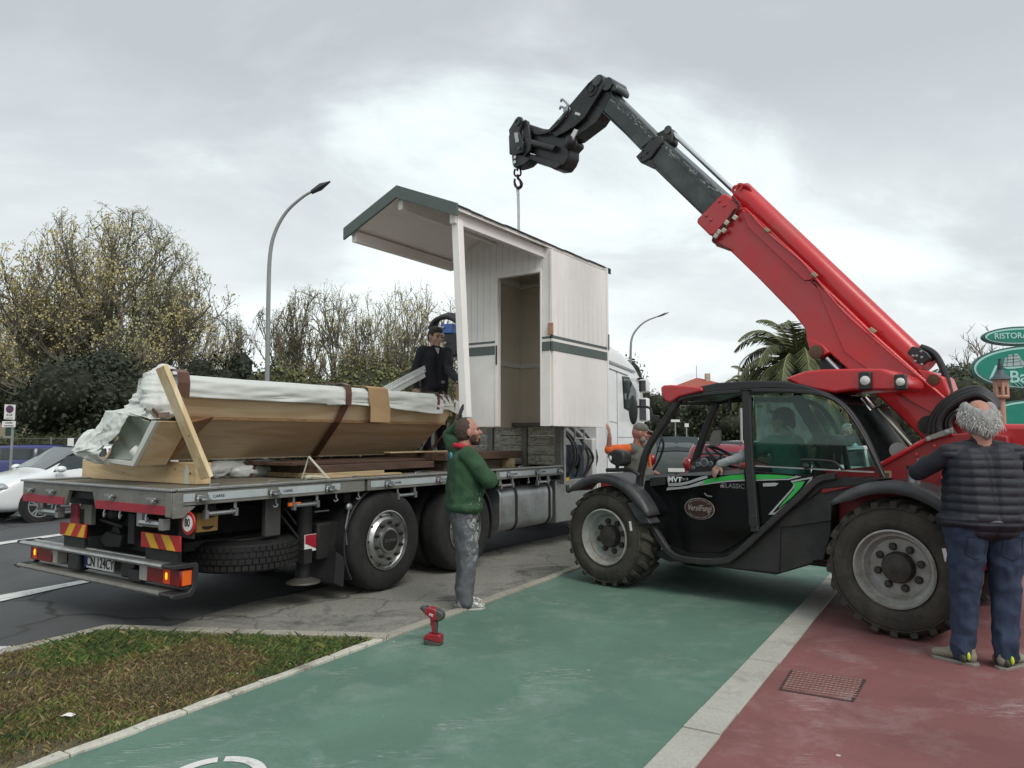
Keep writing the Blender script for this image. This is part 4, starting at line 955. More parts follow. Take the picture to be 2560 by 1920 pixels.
# mirrors
for zc,h,w_ in ((2.52,.24,.16),(2.10,.42,.17)):
    MB().box(8.62,8.78,-.27,-.12,zc-h/2,zc+h/2).obj('mirror',m_whp,truck,bevel=.035,seg=3)
    MB().box(8.612,8.619,-.258,-.132,zc-h/2+.025,zc+h/2-.025).obj('mirror_glass',mat('mirror_dark',(.03,.035,.04),.08,spec=.9),truck)
MB().tube(catmull([(8.85,.0,2.66),(8.85,-.12,2.64),(8.84,-.22,2.3),(8.84,-.14,1.86),(8.85,.0,1.84)],5),.022,8).obj('mirror_arm',m_black,truck,smooth=True)
mb=MB(); mb.box(7.36,9.0,.0,.03,.42,.74); mb.box(7.36,7.40,.0,.5,.42,.9); o=mb.obj('cab_skirt',m_whp,truck,bevel=.01)
MB().tube([(9.05,.2,2.8),(9.05,.2,2.98)],.015,6).obj('aerial',m_black,cab)
MB().box(9.0,9.42,.05,2.45,.3,.62).obj('front_bumper',m_whp,truck,bevel=.04)

# ================= load on the truck bed =================
def onT(name,label,cat,loc=(0,0,0)): 
    p=T.w(loc[0],loc[1],loc[2]); return tag(empty(name,p,T.rot),label,cat)
m_ply=wood('larch_ply',(.64,.49,.32),(.53,.385,.23),.35,(.5,3,3)); m_pine=wood('fresh_pine',(.76,.64,.42),(.62,.47,.27),.5,(3,3,.5)); m_pinex=wood('pine_beam',(.66,.49,.28),(.52,.36,.18),.45,(3,.4,4))
m_strap=mat('brown_strap',(.105,.045,.028),.45,var=.2); m_sheet=mat('plastic_sheet',(.78,.80,.77),.40,var=.06,scale=3); m_sheetd=mat('plastic_sheet_thin',(.42,.47,.42),.35,var=.15,scale=2)
for _m in (m_sheet,m_sheetd):
    _t=_m.node_tree; _b=_t.nodes['Principled BSDF']; _o=_t.nodes['Material Output']; _x=N(_t,'ShaderNodeMixShader'); _x.inputs[0].default_value=.28; _tr=N(_t,'ShaderNodeBsdfTranslucent'); _tr.inputs[0].default_value=(.72,.78,.72,1)
    _t.links.new(_b.outputs[0],_x.inputs[1]); _t.links.new(_tr.outputs[0],_x.inputs[2]); _t.links.new(_x.outputs[0],_o.inputs[0])
m_white2=mat('white_stain_wood',(.56,.58,.53),.6,var=.06)
bx=onT('timber_beam','thick pale timber beam laid across the rear of the truck bed under the wrapped load','beam',(.58,.62,ZBD))
MB().box(0,.16,0,2.02,0.001,.198).obj('beam',m_pinex,bx,bevel=.006)
# paint mark on the beam
c=(-.001,.20); pts=[(.16,.004),(.10,.004),(.115,.06),(.108,.12),(.13,.17),(.14,.178),(.15,.17),(.168,.12),(.162,.06),(.175,.004)]
MB().prisms([(n,z) for n,z in pts],-.004,-.0005).obj('paint_mark',m_white2,bx)
kn=MB()
for n,z,a in ((.08,.10,.012),(.32,.135,.008),(.45,.13,.006),(1.2,.08,.006)): kn.lathe([(a,0),(a,.002)],(-.0012,n,z),(-1,0,0),12)
kn.obj('knot',mat('knot_brown',(.16,.075,.03),.7),bx)
# large wrapped roof section: cross section in (n,z), running along the truck
ld=onT('wrapped_roof_section','large boat-shaped timber section under white plastic sheet and brown straps on the truck bed','timber load')
S0,S1=.34,4.75
def slabpoly(p0,p1,th):   # thick panel between two (n,z) points, thickness outwards
    d=Vector((p1[0]-p0[0],p1[1]-p0[1])); d.normalize(); n=Vector((d.y,-d.x))*th
    return [p0,p1,(p1[0]+n.x,p1[1]+n.y),(p0[0]+n.x,p0[1]+n.y)]
nb,nf,ntp=1.50,.97,.86
for a,b,c_,d_ in (((nb,1.395),(nf,1.80),S0+.02,4.52),):
    MB().solid([(c_+.20,a[0],a[1]),(c_+.34,b[0],b[1]),(c_+.34,b[0]+.05,b[1]+.03),(c_+.20,a[0]+.05,a[1]+.03)],[(d_,a[0],a[1]),(d_+.02,b[0],b[1]),(d_+.02,b[0]+.05,b[1]+.03),(d_,a[0]+.05,a[1]+.03)]).obj('side_panel',m_ply,ld,bevel=.004)
MB().solid([(.68,nf-.012,1.815),(.575,ntp-.012,2.02),(.575,ntp+.03,2.02),(.68,nf+.03,1.815)],[(4.56,nf-.012,1.815),(4.62,ntp-.012,2.04),(4.62,ntp+.03,2.04),(4.56,nf+.03,1.815)]).obj('upper_panel',m_ply,ld,bevel=.004)
MB().beam((.70,nf-.018,1.805),(4.56,nf-.018,1.805),.018,.030).obj('fold_batten',wood('batten_brown',(.27,.16,.07),(.2,.11,.05)),ld)
MB().beam((.58,ntp-.02,2.032),(4.64,ntp-.02,2.052),.03,.022).obj('top_trim',m_white2,ld)
MB().box(S0+.2,4.5,nb,2.2,1.385,1.42).obj('bottom_panel',m_ply,ld)
MB().solid([(.6,2.2,1.4),(.6,1.52,2.0),(.6,1.56,2.0),(.6,2.25,1.4)],[(4.5,2.2,1.4),(4.5,1.52,2.0),(4.5,1.56,2.0),(4.5,2.25,1.4)]).obj('far_panel',m_ply,ld)
# end frame (white edge of the overhanging cap) and its ply cheek
e0=.20
ef=[(1.72,1.395),(1.28,1.80),(1.335,1.80),(1.76,1.43),(2.16,1.455),(2.20,1.42)]
ex=[T.hits(*ZF(*p),e0) for p in ((745,1300),(1025,745),(965,740),(720,1235),(410,1205),(385,1245))]
MB().prisms(ex,e0,e0+.035).obj('end_frame',m_white2,ld,bevel=.004)
ck=[T.hits(*ZF(*p),e0+.02) for p in ((745,1300),(1010,765),(1100,720),(870,1225),(800,1290))]
MB().solid([(e0+.036,ex[0][0],ex[0][1]),(e0+.036,ex[1][0],ex[1][1]),(e0+.036,ex[2][0],ex[2][1]),(e0+.036,ex[3][0],ex[3][1])],[(e0+.30,ex[0][0]-.02,ex[0][1]+.005),(e0+.30,ex[1][0]-.06,ex[1][1]),(e0+.30,ex[2][0],ex[2][1]),(e0+.30,ex[3][0],ex[3][1])]).obj('end_cheek',m_ply,ld,bevel=.004)
MB().solid([(e0+.301,ex[0][0]-.03,ex[0][1]+.02),(e0+.301,ex[1][0]-.10,ex[1][1]-.0),(e0+.301,ex[1][0]+.1,ex[1][1]),(e0+.301,ex[0][0]+.2,ex[0][1]+.05)],[(.88,nb,1.41),(1.0,nf,1.82),(1.0,nf+.2,1.82),(.88,nb+.2,1.45)]).obj('end_web',wood('web_ply',(.25,.12,.055),(.19,.09,.04)),ld)
ip=[T.hits(*ZF(*p),e0+.05) for p in ((960,745),(735,1230),(420,1205),(300,1080),(640,640))]
# inside of the wrapped end: thin sheet over the opening, bellied
def quadgrid(name,fn,nu,nv,m,par,th=.004,kind=None):
    V_=[];F_=[]
    for i in range(nu+1):
        for k in range(nv+1): V_.append(fn(i/nu,k/nv))
    for i in range(nu):
        for k in range(nv): a=i*(nv+1)+k; F_.append((a,a+1,a+nv+2,a+nv+1))
    me=fastmesh(name,V_,F_,True); o=link(name,me,m,par)
    s_=o.modifiers.new('thick','SOLIDIFY'); s_.thickness=th; return o
def fold(p,fr,amp,seed=0):
    q=Vector(p); v=mnoise.noise(Vector((q.x*fr[0]+seed,q.y*fr[1],q.z*fr[2]))); w_=mnoise.noise(Vector((q.x*fr[0]*2.3+seed,q.y*fr[1]*2.3,q.z*fr[2]*2.3+4)))
    return amp*((1-2.4*abs(v))*.6+.4*w_)
A=Vector((e0+.05,*ip[0])); Bq=Vector((e0+.05,*ip[1])); Cq=Vector((e0+.05,*ip[2])); Dq=Vector((e0+.05,*ip[4]))
def infn(u,v):
    p=A.lerp(Bq,v).lerp(Dq.lerp(Cq,v),u); k=sin(pi*u)*sin(pi*v); return tuple(p+Vector((.10*k+fold(p,(1,5,3),.05,3),0,0)))
quadgrid('inner_sheet',infn,30,30,m_sheetd,ld)
MB().tube([(e0+.03,*T.hits(*ZF(690,1090),e0)),(e0+.12,*T.hits(*ZF(735,1230),e0))],.05,12).obj('paper_roll',mat('paper_roll',(.6,.62,.58),.6),ld,smooth=True)
# top sheet over the whole load
prof=[(.845,1.99),(.835,2.06),(.83,2.15),(.87,2.19),(1.0,2.2),(1.15,2.205),(1.35,2.205),(1.5,2.18),(1.54,2.02)]
def topfn(u,v):
    s_=.52+(4.80-.52)*u; t=v*(len(prof)-1); i=min(int(t),len(prof)-2); a=prof[i]; b=prof[i+1]; n=a[0]+(b[0]-a[0])*(t-i); z=a[1]+(b[1]-a[1])*(t-i)
    low=max(0,1-v*4)
    if v<.26 and u<.9:
        z+= -.055*low*(.5+.5*sin(u*9)+.6*mnoise.noise(Vector((s_*1.6,1,0)))) if u>.42 else 0
        n-= fold((s_,0,z),(1.6,1,11),.026)+.018*low
    z+=fold((s_,n,0),(.8,3,1),.012,7)*min(1,v*6)
    if u>.93: z-= (u-.93)*1.2
    return (s_,n,z)
quadgrid('plastic_sheet',topfn,170,40,m_sheet,ld)
# straps: vertical brown bands
def strap(s_,w_,z1=2.195,z0=1.99,off=.012):
    q=[(.83-off,z0),(.822-off,2.12),(.84-off,2.19+off),(.9,2.205+off*1.6),(1.1,2.22+off),(1.3,2.22+off),(1.5,2.2+off)]
    V_=[]; F_=[]
    for n,z in q: V_+=[(s_-w_/2,n,z),(s_+w_/2,n,z)]
    for i in range(len(q)-1): F_.append((2*i,2*i+1,2*i+3,2*i+2))
    o=link('strap',fastmesh('strap',V_,F_),m_strap,ld); k=o.modifiers.new('t','SOLIDIFY'); k.thickness=.006; return o
sA_=T.hit(455,955,.83)[0]; sB_=T.hit(*Z2(683,330),.83)[0]
strap(sA_,.12,off=.03); strap(sB_,.085,off=.03); strap(T.hit(*Z2(1262,350),.83)[0],.05)
# diagonal strap down the panels
def pan(px,py): # on lower panel surface: try n from fold to bottom
    best=None
    for k in range(60):
        n=nf-.02+(nb-nf)*k/59; z=T.hit(px,py,n)[1]; zp=1.80-(n-nf)/(nb-nf)*.405
        if best is None or abs(z-zp)<best[0]: best=(abs(z-zp),n)
    n=best[1]; s_,z=T.hit(px,py,n); return Vector((s_,n-.014,z-.004))
a1=Vector((T.hit(*Z2(683,385),ntp-.03)[0],ntp-.035,2.03)); a2=Vector((T.hit(*Z2(618,520),nf-.035)[0],nf-.042,1.80)); a3=pan(*Z2(470,738))
mb=MB(); mb.beam(a1,a2,.006,.085,up=(0,1,0)); mb.beam(a2,a3,.006,.085,up=(0,1,0)); 
def ribbon(name,pts,w_,m,par,th=.005,side=(1,0,0)):
    V_=[];F_=[]; sd_=Vector(side)
    for p in pts: p=Vector(p); V_+=[tuple(p-sd_*w_/2),tuple(p+sd_*w_/2)]
    for i in range(len(pts)-1): F_.append((2*i,2*i+1,2*i+3,2*i+2))
    o=link(name,fastmesh(name,V_,F_),m,par); k=o.modifiers.new('t','SOLIDIFY'); k.thickness=th; return o
ribbon('strap',[a1,a2,a3],.10,m_strap,ld)
# cardboard protector
m_card=mat('cardboard',(.36,.235,.125),.85,var=.08)
c0=T.hit(*Z2(815,295),.80)[0]; c1=T.hit(*Z2(940,305),.80)[0]
ribbon('cardboard_sheet',[((c0+c1)/2,1.05,2.235),((c0+c1)/2,.86,2.225),((c0+c1)/2+.01,.805,2.20),((c0+c1)/2+.03,.80,2.03),((c0+c1)/2+.05,.80,1.97),((c0+c1)/2+.04,.79,1.80)],c1-c0,m_card,ld,.008)
# right end: hanging sheet and gathered straps
def endfn(u,v):
    top=Vector((4.72+.25*u,.90+.35*u,2.14-.06*u)); b=Vector((4.45+.35*u,1.3+.3*u,1.42))
    p=top.lerp(b,v); p.x-=.22*v*(1-v); return tuple(p+Vector((fold(p,(3,6,2),.05,5),fold(p,(6,3,2),.04,9),0)))
quadgrid('end_sheet',endfn,16,30,m_sheet,ld)
r=random.Random(8)
gx=[T.hit(*Z2(*p),.80) for p in ((1262,335),(1300,330),(1335,330),(1360,335),(1378,400))]
knot=T.hit(*Z2(1345,520),.95); low=T.hit(*Z2(1200,720),1.30)
for (a,z) in gx:
    k=[(a,.82,z),((a*.5+knot[0]*.5)+r.uniform(-.02,.02),.84,(z+knot[1])/2+.05),(knot[0]+r.uniform(-.02,.02),.92,knot[1]),(low[0]+r.uniform(-.05,.1),1.3,low[1])]
    ribbon('strap',catmull(k,5),.042,m_strap,ld,side=(.75,.3,.5))
# rear end bunched sheet and strap round it
def fb(px,py,sv): n,z=T.hits(*ZF(px,py),sv); return (sv,n,z)
mb=MB()
mb.cap(fb(1010,250,.50),.10,fb(1000,560,.42),.11); mb.cap(fb(1120,230,.60),.13,fb(1110,560,.50),.12); mb.cap(fb(1000,260,.55),.10,fb(1300,260,.85),.09); mb.cap(fb(1000,450,.5),.12,fb(1130,590,.5),.09)
mb.cap((.62,1.0,2.09),.1,(.62,1.42,2.07),.1); mb.cap((.60,1.40,2.07),.1,(.52,1.62,1.80),.1)
remesh('bunched_sheet',mb,m_sheet,ld,.014,3,wr=(.036,(2.2,2.2,17),1))
# sheet trailing off the rear end
def flap(u,v):
    k=[(960,500),(640,600),(470,640),(340,850),(120,980),(40,1100)]; b=[(1060,730),(900,720),(700,640),(560,900),(380,1060),(260,1130)]
    t=u*5; i=min(int(t),4); a0,a1_=k[i],k[i+1]; b0,b1=b[i],b[i+1]; f=t-i
    pt=(a0[0]+(a1_[0]-a0[0])*f,a0[1]+(a1_[1]-a0[1])*f); pb=(b0[0]+(b1[0]-b0[0])*f,b0[1]+(b1[1]-b0[1])*f)
    px=pt[0]+(pb[0]-pt[0])*v; py=pt[1]+(pb[1]-pt[1])*v; sv=.46-.20*v-.18*u
    p=Vector(fb(px,py,sv)); ph=v*26+5*mnoise.noise(Vector((u*4,v*1.5,2)))+3*mnoise.noise(Vector((u*1.3,0,7))); a=(.35+.65*mnoise.noise(Vector((u*5,v*4,1)))**2*3)*.016
    return tuple(p+Vector((-abs(.11*sin(pi*v))+sin(ph)*a+fold(p,(2,2,4),.030,2)+.010*mnoise.noise(p*22),0,fold(p,(2,2,5),.014,8)+.006*sin(ph*.6+2))))
quadgrid('trailing_sheet',flap,120,70,m_sheet,ld,.002)
def flap2(u,v):
    a=[(40,1090),(180,1000),(400,1010)]; b=[(150,1190),(290,1260),(430,1280)]
    t=u*2; i=min(int(t),1); f=t-i; pt=[a[i][k]+(a[i+1][k]-a[i][k])*f for k in (0,1)]; pb=[b[i][k]+(b[i+1][k]-b[i][k])*f for k in (0,1)]
    px=pt[0]+(pb[0]-pt[0])*v; py=pt[1]+(pb[1]-pt[1])*v; p=Vector(fb(px,py,.16)); return tuple(p+Vector((-.08*sin(pi*v)+fold(p,(3,6,8),.05,4),0,0)))
quadgrid('trailing_sheet',flap2,50,40,m_sheet,ld,.002)
ribbon('strap',[fb(915,400,.37),fb(925,500,.36),fb(1000,620,.35),fb(1060,680,.35),fb(1190,665,.42)],.05,m_strap,ld,side=(.2,.3,.9))
ribbon('strap',[fb(1230,150,.72),fb(1260,250,.7),fb(1250,330,.7)],.035,m_strap,ld,side=(.9,.3,0))
# board leaning against the load
lp=[T.hit(388,921,.62),T.hit(506,1202,.40)]; lq=[T.hit(420,912,.62),T.hit(537,1189,.40)]
bd=onT('leaning_board','long pale pine board leaning against the rear end of the wrapped load','board')
mt=[((lp[0][0]+lq[0][0])/2,.62,(lp[0][1]+lq[0][1])/2),((lp[1][0]+lq[1][0])/2,.42,(lp[1][1]+lq[1][1])/2)]
MB().beam(mt[1],mt[0],.045,.145,up=(0,1,0)).obj('board',m_pine,bd,bevel=.005)
kn=MB(); da=Vector(mt[0])-Vector(mt[1]); 
for t,o_ in ((.28,.02),(.38,-.03),(.45,.01),(.50,-.02),(.55,.03),(.70,.0),(.74,-.02),(.86,.01),(.12,.03)):
    c=Vector(mt[1])+da*t+Vector((o_,-.0235,0)); kn.lathe([(.007,0),(.007,.002)],c,(0,-1,0),8)
kn.obj('knot',mat('knot_dark',(.07,.05,.03),.7),bd)
# white cloth sling triangle hanging at the edge
tri=onT('webbing_loop','pale webbing loop draped in a triangle over the truck bed edge below the load','strap')
tp_=[T.z(*Z2(400,885),ZBD+.02),T.z(*Z2(560,885),ZBD+.02)]; ap=T.hit(*Z2(440,745),.42)
ribbon('webbing',catmull([(tp_[0][0],tp_[0][1],ZBD+.025),(ap[0],.42,ap[1]),(tp_[1][0],tp_[1][1],ZBD+.025)],1),.05,mat('webbing_cream',(.42,.40,.33),.8),tri,side=(.8,.5,.2))
ribbon('webbing',[(tp_[0][0]+.02,tp_[0][1]-.02,ZBD+.03),((tp_[0][0]+tp_[1][0])/2,tp_[0][1]-.03,ZBD+.045),(tp_[1][0],tp_[1][1]-.02,ZBD+.03)],.06,mat('webbing_cream',(.42,.40,.33),.8),tri,side=(.2,.9,.3))

# stack of brown frames and planks
m_dbr=wood('brown_stained_board',(.10,.058,.038),(.06,.035,.024),.5,(.6,4,4)); m_pl=wood('pale_plank',(.46,.36,.22),(.36,.26,.14),.5,(.5,4,4))
def piece(name,label,cat,s0,s1,n0,n1,z0,z1,m,rot=0): 
    o=MB().box(-(s1-s0)/2,(s1-s0)/2,-(n1-n0)/2,(n1-n0)/2,0,z1-z0).obj(name,m,None,bevel=.004); p=T.w((s0+s1)/2,(n0+n1)/2,z0); o.location=p; o.rotation_euler=(0,0,T.rot+rot); return tag(o,label,cat)
b0=T.z(*Z2(996*0+520,815),ZBD)
piece('plank','long pale plank sticking out under the dark brown panels near the truck edge','plank',1.75,3.05,.40,.52,ZBD,ZBD+.022,m_pl,-.05)
piece('spacer_board','pale timber spacer lying flat under the dark brown panels','board',1.9,2.95,.55,1.9,ZBD,ZBD+.05,m_pl)
piece('brown_panel','lower dark brown panel of the stack on the middle of the truck bed','panel',1.95,3.85,.55,2.1,ZBD+.052,ZBD+.13,m_dbr)
piece('brown_panel','upper dark brown panel with mitred edge lying on the stack beneath the load','panel',1.7,3.9,.72,2.15,ZBD+.132,ZBD+.165,m_dbr,.03)
piece('brown_panel','dark brown panel at the front of the bed, below the hanging cabin','panel',3.95,5.75,.45,1.9,ZBD+.13,ZBD+.23,m_dbr)
piece('brown_panel','lowest dark brown panel before the headboard','panel',4.05,5.35,.55,1.8,ZBD+.0,ZBD+.12,m_dbr)
piece('spacer_board','short pale spacer block at the end of the front brown panels','board',5.4,5.47,.4,1.2,ZBD,ZBD+.128,m_pl)
piece('plank','thin pale plank on top of the front brown panels, next to the man in green','plank',3.3,4.7,.78,.9,ZBD+.232,ZBD+.25,m_pl)
pk=onT('packed_bundle','low bundle wrapped in white plastic and brown straps under the load, behind the webbing loop','bundle')
mb=MB(); mb.cap((1.35,1.45,ZBD+.085),.085,(3.3,1.75,ZBD+.08),.08); mb.cap((1.5,1.3,ZBD+.06),.06,(2.6,1.5,ZBD+.06),.06); mb.cap((1.2,1.4,ZBD+.05),.05,(1.5,1.5,ZBD+.13),.05)
remesh('plastic_wrap',mb,m_sheet,pk,.013,2,wr=(.022,(5,14,14),6))
for q in (1.75,2.2,2.7): ribbon('strap',[(q-.1,1.26,ZBD+.01),(q-.05,1.27,ZBD+.10),(q,1.40,ZBD+.185),(q+.05,1.7,ZBD+.18)],.045,m_strap,pk)
# white gutter-like channel sticking up in front of the man
ch=onT('white_channel','white aluminium channel sticking up obliquely before the man on the truck','channel')
p0=T.at3(*Z3(375,1305),1.5); p1=T.at3(*Z3(565,1205),1.5)
mb=MB(); d=(Vector(p1)-Vector(p0)).normalized(); mb.beam(Vector(p0)-d*.5,p1,.02,.10,up=(0,1,0)); mb.beam(Vector(p0)-d*.5+Vector((0,-.03,.055)),Vector(p1)+Vector((0,-.03,.055)),.06,.012,up=(0,1,0)); mb.beam(Vector(p0)-d*.5+Vector((0,-.03,-.055)),Vector(p1)+Vector((0,-.03,-.055)),.06,.012,up=(0,1,0)); mb.obj('channel',mat('white_lacquer',(.72,.72,.70),.4),ch)
up_=onT('standing_battens','two upright pine battens standing beside the cabin post','batten')
n_,z_=T.hits(*Z3(768,1240),5.2); MB().box(5.18,5.22,n_-.02,n_+.02,1.4,z_).obj('batten',m_pine,up_); n2_,z2_=T.hits(*Z3(750,1290),5.3); MB().box(5.3,5.34,n2_-.5,n2_+.02,z2_-.02,z2_+.02).obj('batten',m_pine,up_)
# ================= white beach cabin hanging from the boom =================
m_cw=mat('cabin_white_paint',(.84,.815,.785),.55,var=.03,scale=2,dirt=((.5,.47,.43),.25,1.3))
m_cin=mat('cabin_primer_beige',(.80,.73,.62),.7,var=.05,scale=2)
m_cgr=mat('cabin_green_grey',(.088,.115,.105),.6,var=.06)
m_shg=mat('shingle_dark',(.05,.06,.055),.9,var=.3,scale=20,bump=.4)
B=B_; cab_=tag(empty('beach_cabin',(B.o[0],B.o[1],0),B.rot),'white wooden beach cabin with porch roof and green bands hanging over the truck','cabin')
SF=-1.98; SB=1.70
zb=B.hit(1383,1065,0)[1]; fr_=[B.hits(*Z3(*p),SF) for p in ((757,195),(405,105),(95,365))]; fb_=[B.hits(*Z3(*p),SF) for p in ((757,285),(405,150),(100,415))]
nR,zR=fr_[0]; nP,zP=fr_[1]; nL,zL=fr_[2]
zRb=zL-.0; zR=(zR+zL)/2; zL=zR
WN=1.50; N0=max(nR+.06,0.0)
def roofz(n): return (zP-.115)-(zP-zR)*abs(n-nP)/((nL-nR)/2)
# roof: two slopes
th=.055
for a,b,nm in (((nR,zR),(nP,zP),'roof_slope'),((nP,zP),(nL,zL),'roof_slope')):
    MB().solid([(SF+.03,a[0],a[1]-.07),(SF+.03,b[0],b[1]-.07),(SF+.03,b[0],b[1]-.03),(SF+.03,a[0],a[1]-.03)],[(SB,a[0],a[1]-.07),(SB,b[0],b[1]-.07),(SB,b[0],b[1]-.03),(SB,a[0],a[1]-.03)]).obj(nm,m_cw,cab_)
r=random.Random(6)
for sd_,(a,b) in enumerate((((nR-.02,zR-.01),(nP,zP)),((nL+.02,zL-.01),(nP,zP)))):
    k=SF+.02; 
    while k<SB+.02:
        e=min(k+.235,SB+.05)
        for row in range(4):
            t0=row/4; t1=(row+1)/4+.02; lo=(a[0]+(b[0]-a[0])*t0,a[1]+(b[1]-a[1])*t0-.012+r.uniform(-.006,.006)); hi=(a[0]+(b[0]-a[0])*min(t1,1),a[1]+(b[1]-a[1])*min(t1,1)-.012)
            MB().solid([(k+.004,lo[0],lo[1]-.012),(k+.004,hi[0],hi[1]-.016),(k+.004,hi[0],hi[1]-.006),(k+.004,lo[0],lo[1]+.004)],[(e-.004,lo[0],lo[1]-.012+r.uniform(-.004,.004)),(e-.004,hi[0],hi[1]-.016),(e-.004,hi[0],hi[1]-.006),(e-.004,lo[0],lo[1]+.004)]).obj('shingle',m_shg,cab_)
        k=e
# fascia boards front and back
def fascia(a,b,s0,s1,h): 
    return MB().solid([(s0,a[0],a[1]),(s0,b[0],b[1]),(s0,b[0],b[1]-h),(s0,a[0],a[1]-h)],[(s1,a[0],a[1]),(s1,b[0],b[1]),(s1,b[0],b[1]-h),(s1,a[0],a[1]-h)]).obj('fascia_board',m_cgr,cab_,bevel=.003)
fascia((nR-.015,zR),(nP,zP+.008),SF-.0,SF+.028,.145); fascia((nP+.001,zP+.008),(nL+.015,zL),SF,SF+.028,.145)
fascia((nR-.015,zR-.01),(nP,zP),SB+.052,SB+.075,.09); fascia((nP+.001,zP),(nL+.015,zL-.01),SB+.052,SB+.075,.09)
# purlins
for n,z in ((nP,zP-.19),(N0+.045,roofz(N0+.045)-.04),(nL-.10,roofz(nL-.1)-.03)):
    MB().box(SF+.07,0 if n!=nP else -.0,n-.035,n+.035,z-.075,z+.055).obj('purlin',m_cw,cab_,bevel=.005)
MB().box(SF+.55,-.0,nP-.5,nP-.43,roofz(nP-.45)-.09,roofz(nP-.45)-.0).obj('purlin',m_cw,cab_,bevel=.004)
# porch post
pt=B.at3  # (s,n,z) helper at n
n1,z1=B.hits(*Z3(766,318),SF+.16); n2,z2=B.hits(*Z3(817,1480),SF+.16)
MB().beam((SF+.16,n2,z2),(SF+.16,n1,z1+.02),.095,.095,up=(0,1,0)).obj('porch_post',m_cw,cab_,bevel=.006)
# side wall (near): one board after another
S1=B.hit(1518,1078,0)[0]
k=0.; bw=S1/11
zt=roofz(0)+.04
zst=[B.hit(*Z3(1327,y),0)[1] for y in (995,1008,1025,1080)]
for i in range(11):
    MB().box(i*bw+.0018,(i+1)*bw-.0018,.0,.018,zst[0],zt).obj('wall_board',m_cw,cab_,bevel=.002,seg=1)
    MB().box(i*bw+.0004,(i+1)*bw-.0004,-.006,.016,zb,zst[3]).obj('wall_board',m_cw,cab_,bevel=.0008,seg=1)
MB().box(.0,S1,.019,.035,zb+.01,zt).obj('wall_lining',m_cin,cab_)
MB().box(-.022,S1+.01,-.014,.018,zst[1]+.0005,zst[0]+.01).obj('band',m_cgr,cab_,bevel=.002); MB().box(-.02,S1+.01,-.010,.018,zst[2]+.0005,zst[1]-.0005).obj('white_band',m_cw,cab_); MB().box(-.024,S1+.012,-.014,.018,zst[3]+.0005,zst[2]-.0005).obj('band',m_cgr,cab_,bevel=.002)
MB().box(S1-.002,S1+.04,-.02,.04,zb+.03,zt+.05).obj('corner_trim',m_cw,cab_,bevel=.004)
MB().box(-.034,.0,-.008,.03,zst[0]+.012,zt).obj('corner_trim',m_cw,cab_,bevel=.004)
# front wall (doorway), plane s=0
dl=B.hits(*Z3(1012,800),0)[0]; dr=B.hits(*Z3(1262,800),0)[0]; dz=B.hits(*Z3(1012,655),0)[1]
NW=1.52
def fboards(a,b,z0,z1f,s0,s1):
    n=max(1,round((b-a)/.11)); w_=(b-a)/n
    for i in range(n):
        gp=.0016 if z0>zb+.2 else .0004; x0=a+i*w_+gp; x1=a+(i+1)*w_-gp; MB().solid([(s0,x0,z0),(s0,x1,z0),(s0,x1,z1f(x1)),(s0,x0,z1f(x0))],[(s1,x0,z0),(s1,x1,z0),(s1,x1,z1f(x1)),(s1,x0,z1f(x0))]).obj('wall_board',m_cw,cab_,bevel=gp,seg=1)
zf=[zst[0],zst[1],zst[2],zst[3]]
top=lambda n: roofz(n)+.04
for a,b in ((.03,dr-.03),(dl+.03,NW)):
    fboards(a,b,zf[0],top if True else None,-.018,.0); fboards(a,b,zb,lambda n:zf[3],-.022,.0)
    MB().box(-.03,-.0,a,b,zf[1]+.0005,zf[0]).obj('band',m_cgr,cab_,bevel=.002); MB().box(-.026,-.0,a,b,zf[2]+.0005,zf[1]-.0005).obj('white_band',m_cw,cab_); MB().box(-.03,-.0,a,b,zf[3]+.0005,zf[2]-.0005).obj('band',m_cgr,cab_,bevel=.002)
fboards(dr-.03,dl+.03,dz+.04,top,-.018,.0)
MB().solid([(.001,.02,zb+.01),(.001,dr,zb+.01),(.001,dr,top(dr)),(.001,.02,top(.02))],[(.02,.02,zb+.01),(.02,dr,zb+.01),(.02,dr,top(dr)),(.02,.02,top(.02))]).obj('wall_lining',m_cin,cab_)
MB().solid([(.001,dl,zb+.01),(.001,NW,zb+.01),(.001,NW,top(NW)),(.001,dl,top(dl))],[(.02,dl,zb+.01),(.02,NW,zb+.01),(.02,NW,top(NW)),(.02,dl,top(dl))]).obj('wall_lining',m_cin,cab_)
MB().box(-.034,.045,dl-.0,dl+.04,zb,dz+.04).obj('door_jamb',m_cw,cab_,bevel=.004); MB().box(-.03,.045,dr-.028,dr,zb,dz+.04).obj('door_jamb',m_cw,cab_,bevel=.004); MB().box(-.034,.045,dr+.001,dl-.001,dz,dz+.04).obj('door_head',m_cw,cab_,bevel=.004)
# far walls, seen through the doorway
MB().solid([(S1-.03,.04,zb+.0),(S1-.03,NW,zb),(S1-.03,NW,top(NW)),(S1-.03,nP,top(nP)),(S1-.03,.04,top(.04))],[(S1,.04,zb+.0),(S1,NW,zb),(S1,NW,top(NW)),(S1,nP,top(nP)),(S1,.04,top(.04))]).obj('back_wall',m_cin,cab_)
MB().box(.0,S1-.031,NW-.03,NW,zb,top(NW)).obj('far_wall',m_cin,cab_)
MB().box(.02,S1-.032,NW-.06,NW-.031,zb+.93,zb+1.0).obj('inner_rail',m_cw,cab_); MB().box(S1-.06,S1-.031,.04,NW-.061,zb+.93,zb+1.0).obj('inner_rail',m_cw,cab_)
MB().box(.02,S1-.032,NW-.08,NW-.031,top(NW)-.25,top(NW)-.16).obj('wall_plate',m_cw,cab_); 
MB().box(S1-.10,S1-.031,.05,NW-.081,top(NW)-.25,top(NW)-.19).obj('wall_plate',m_cin,cab_)
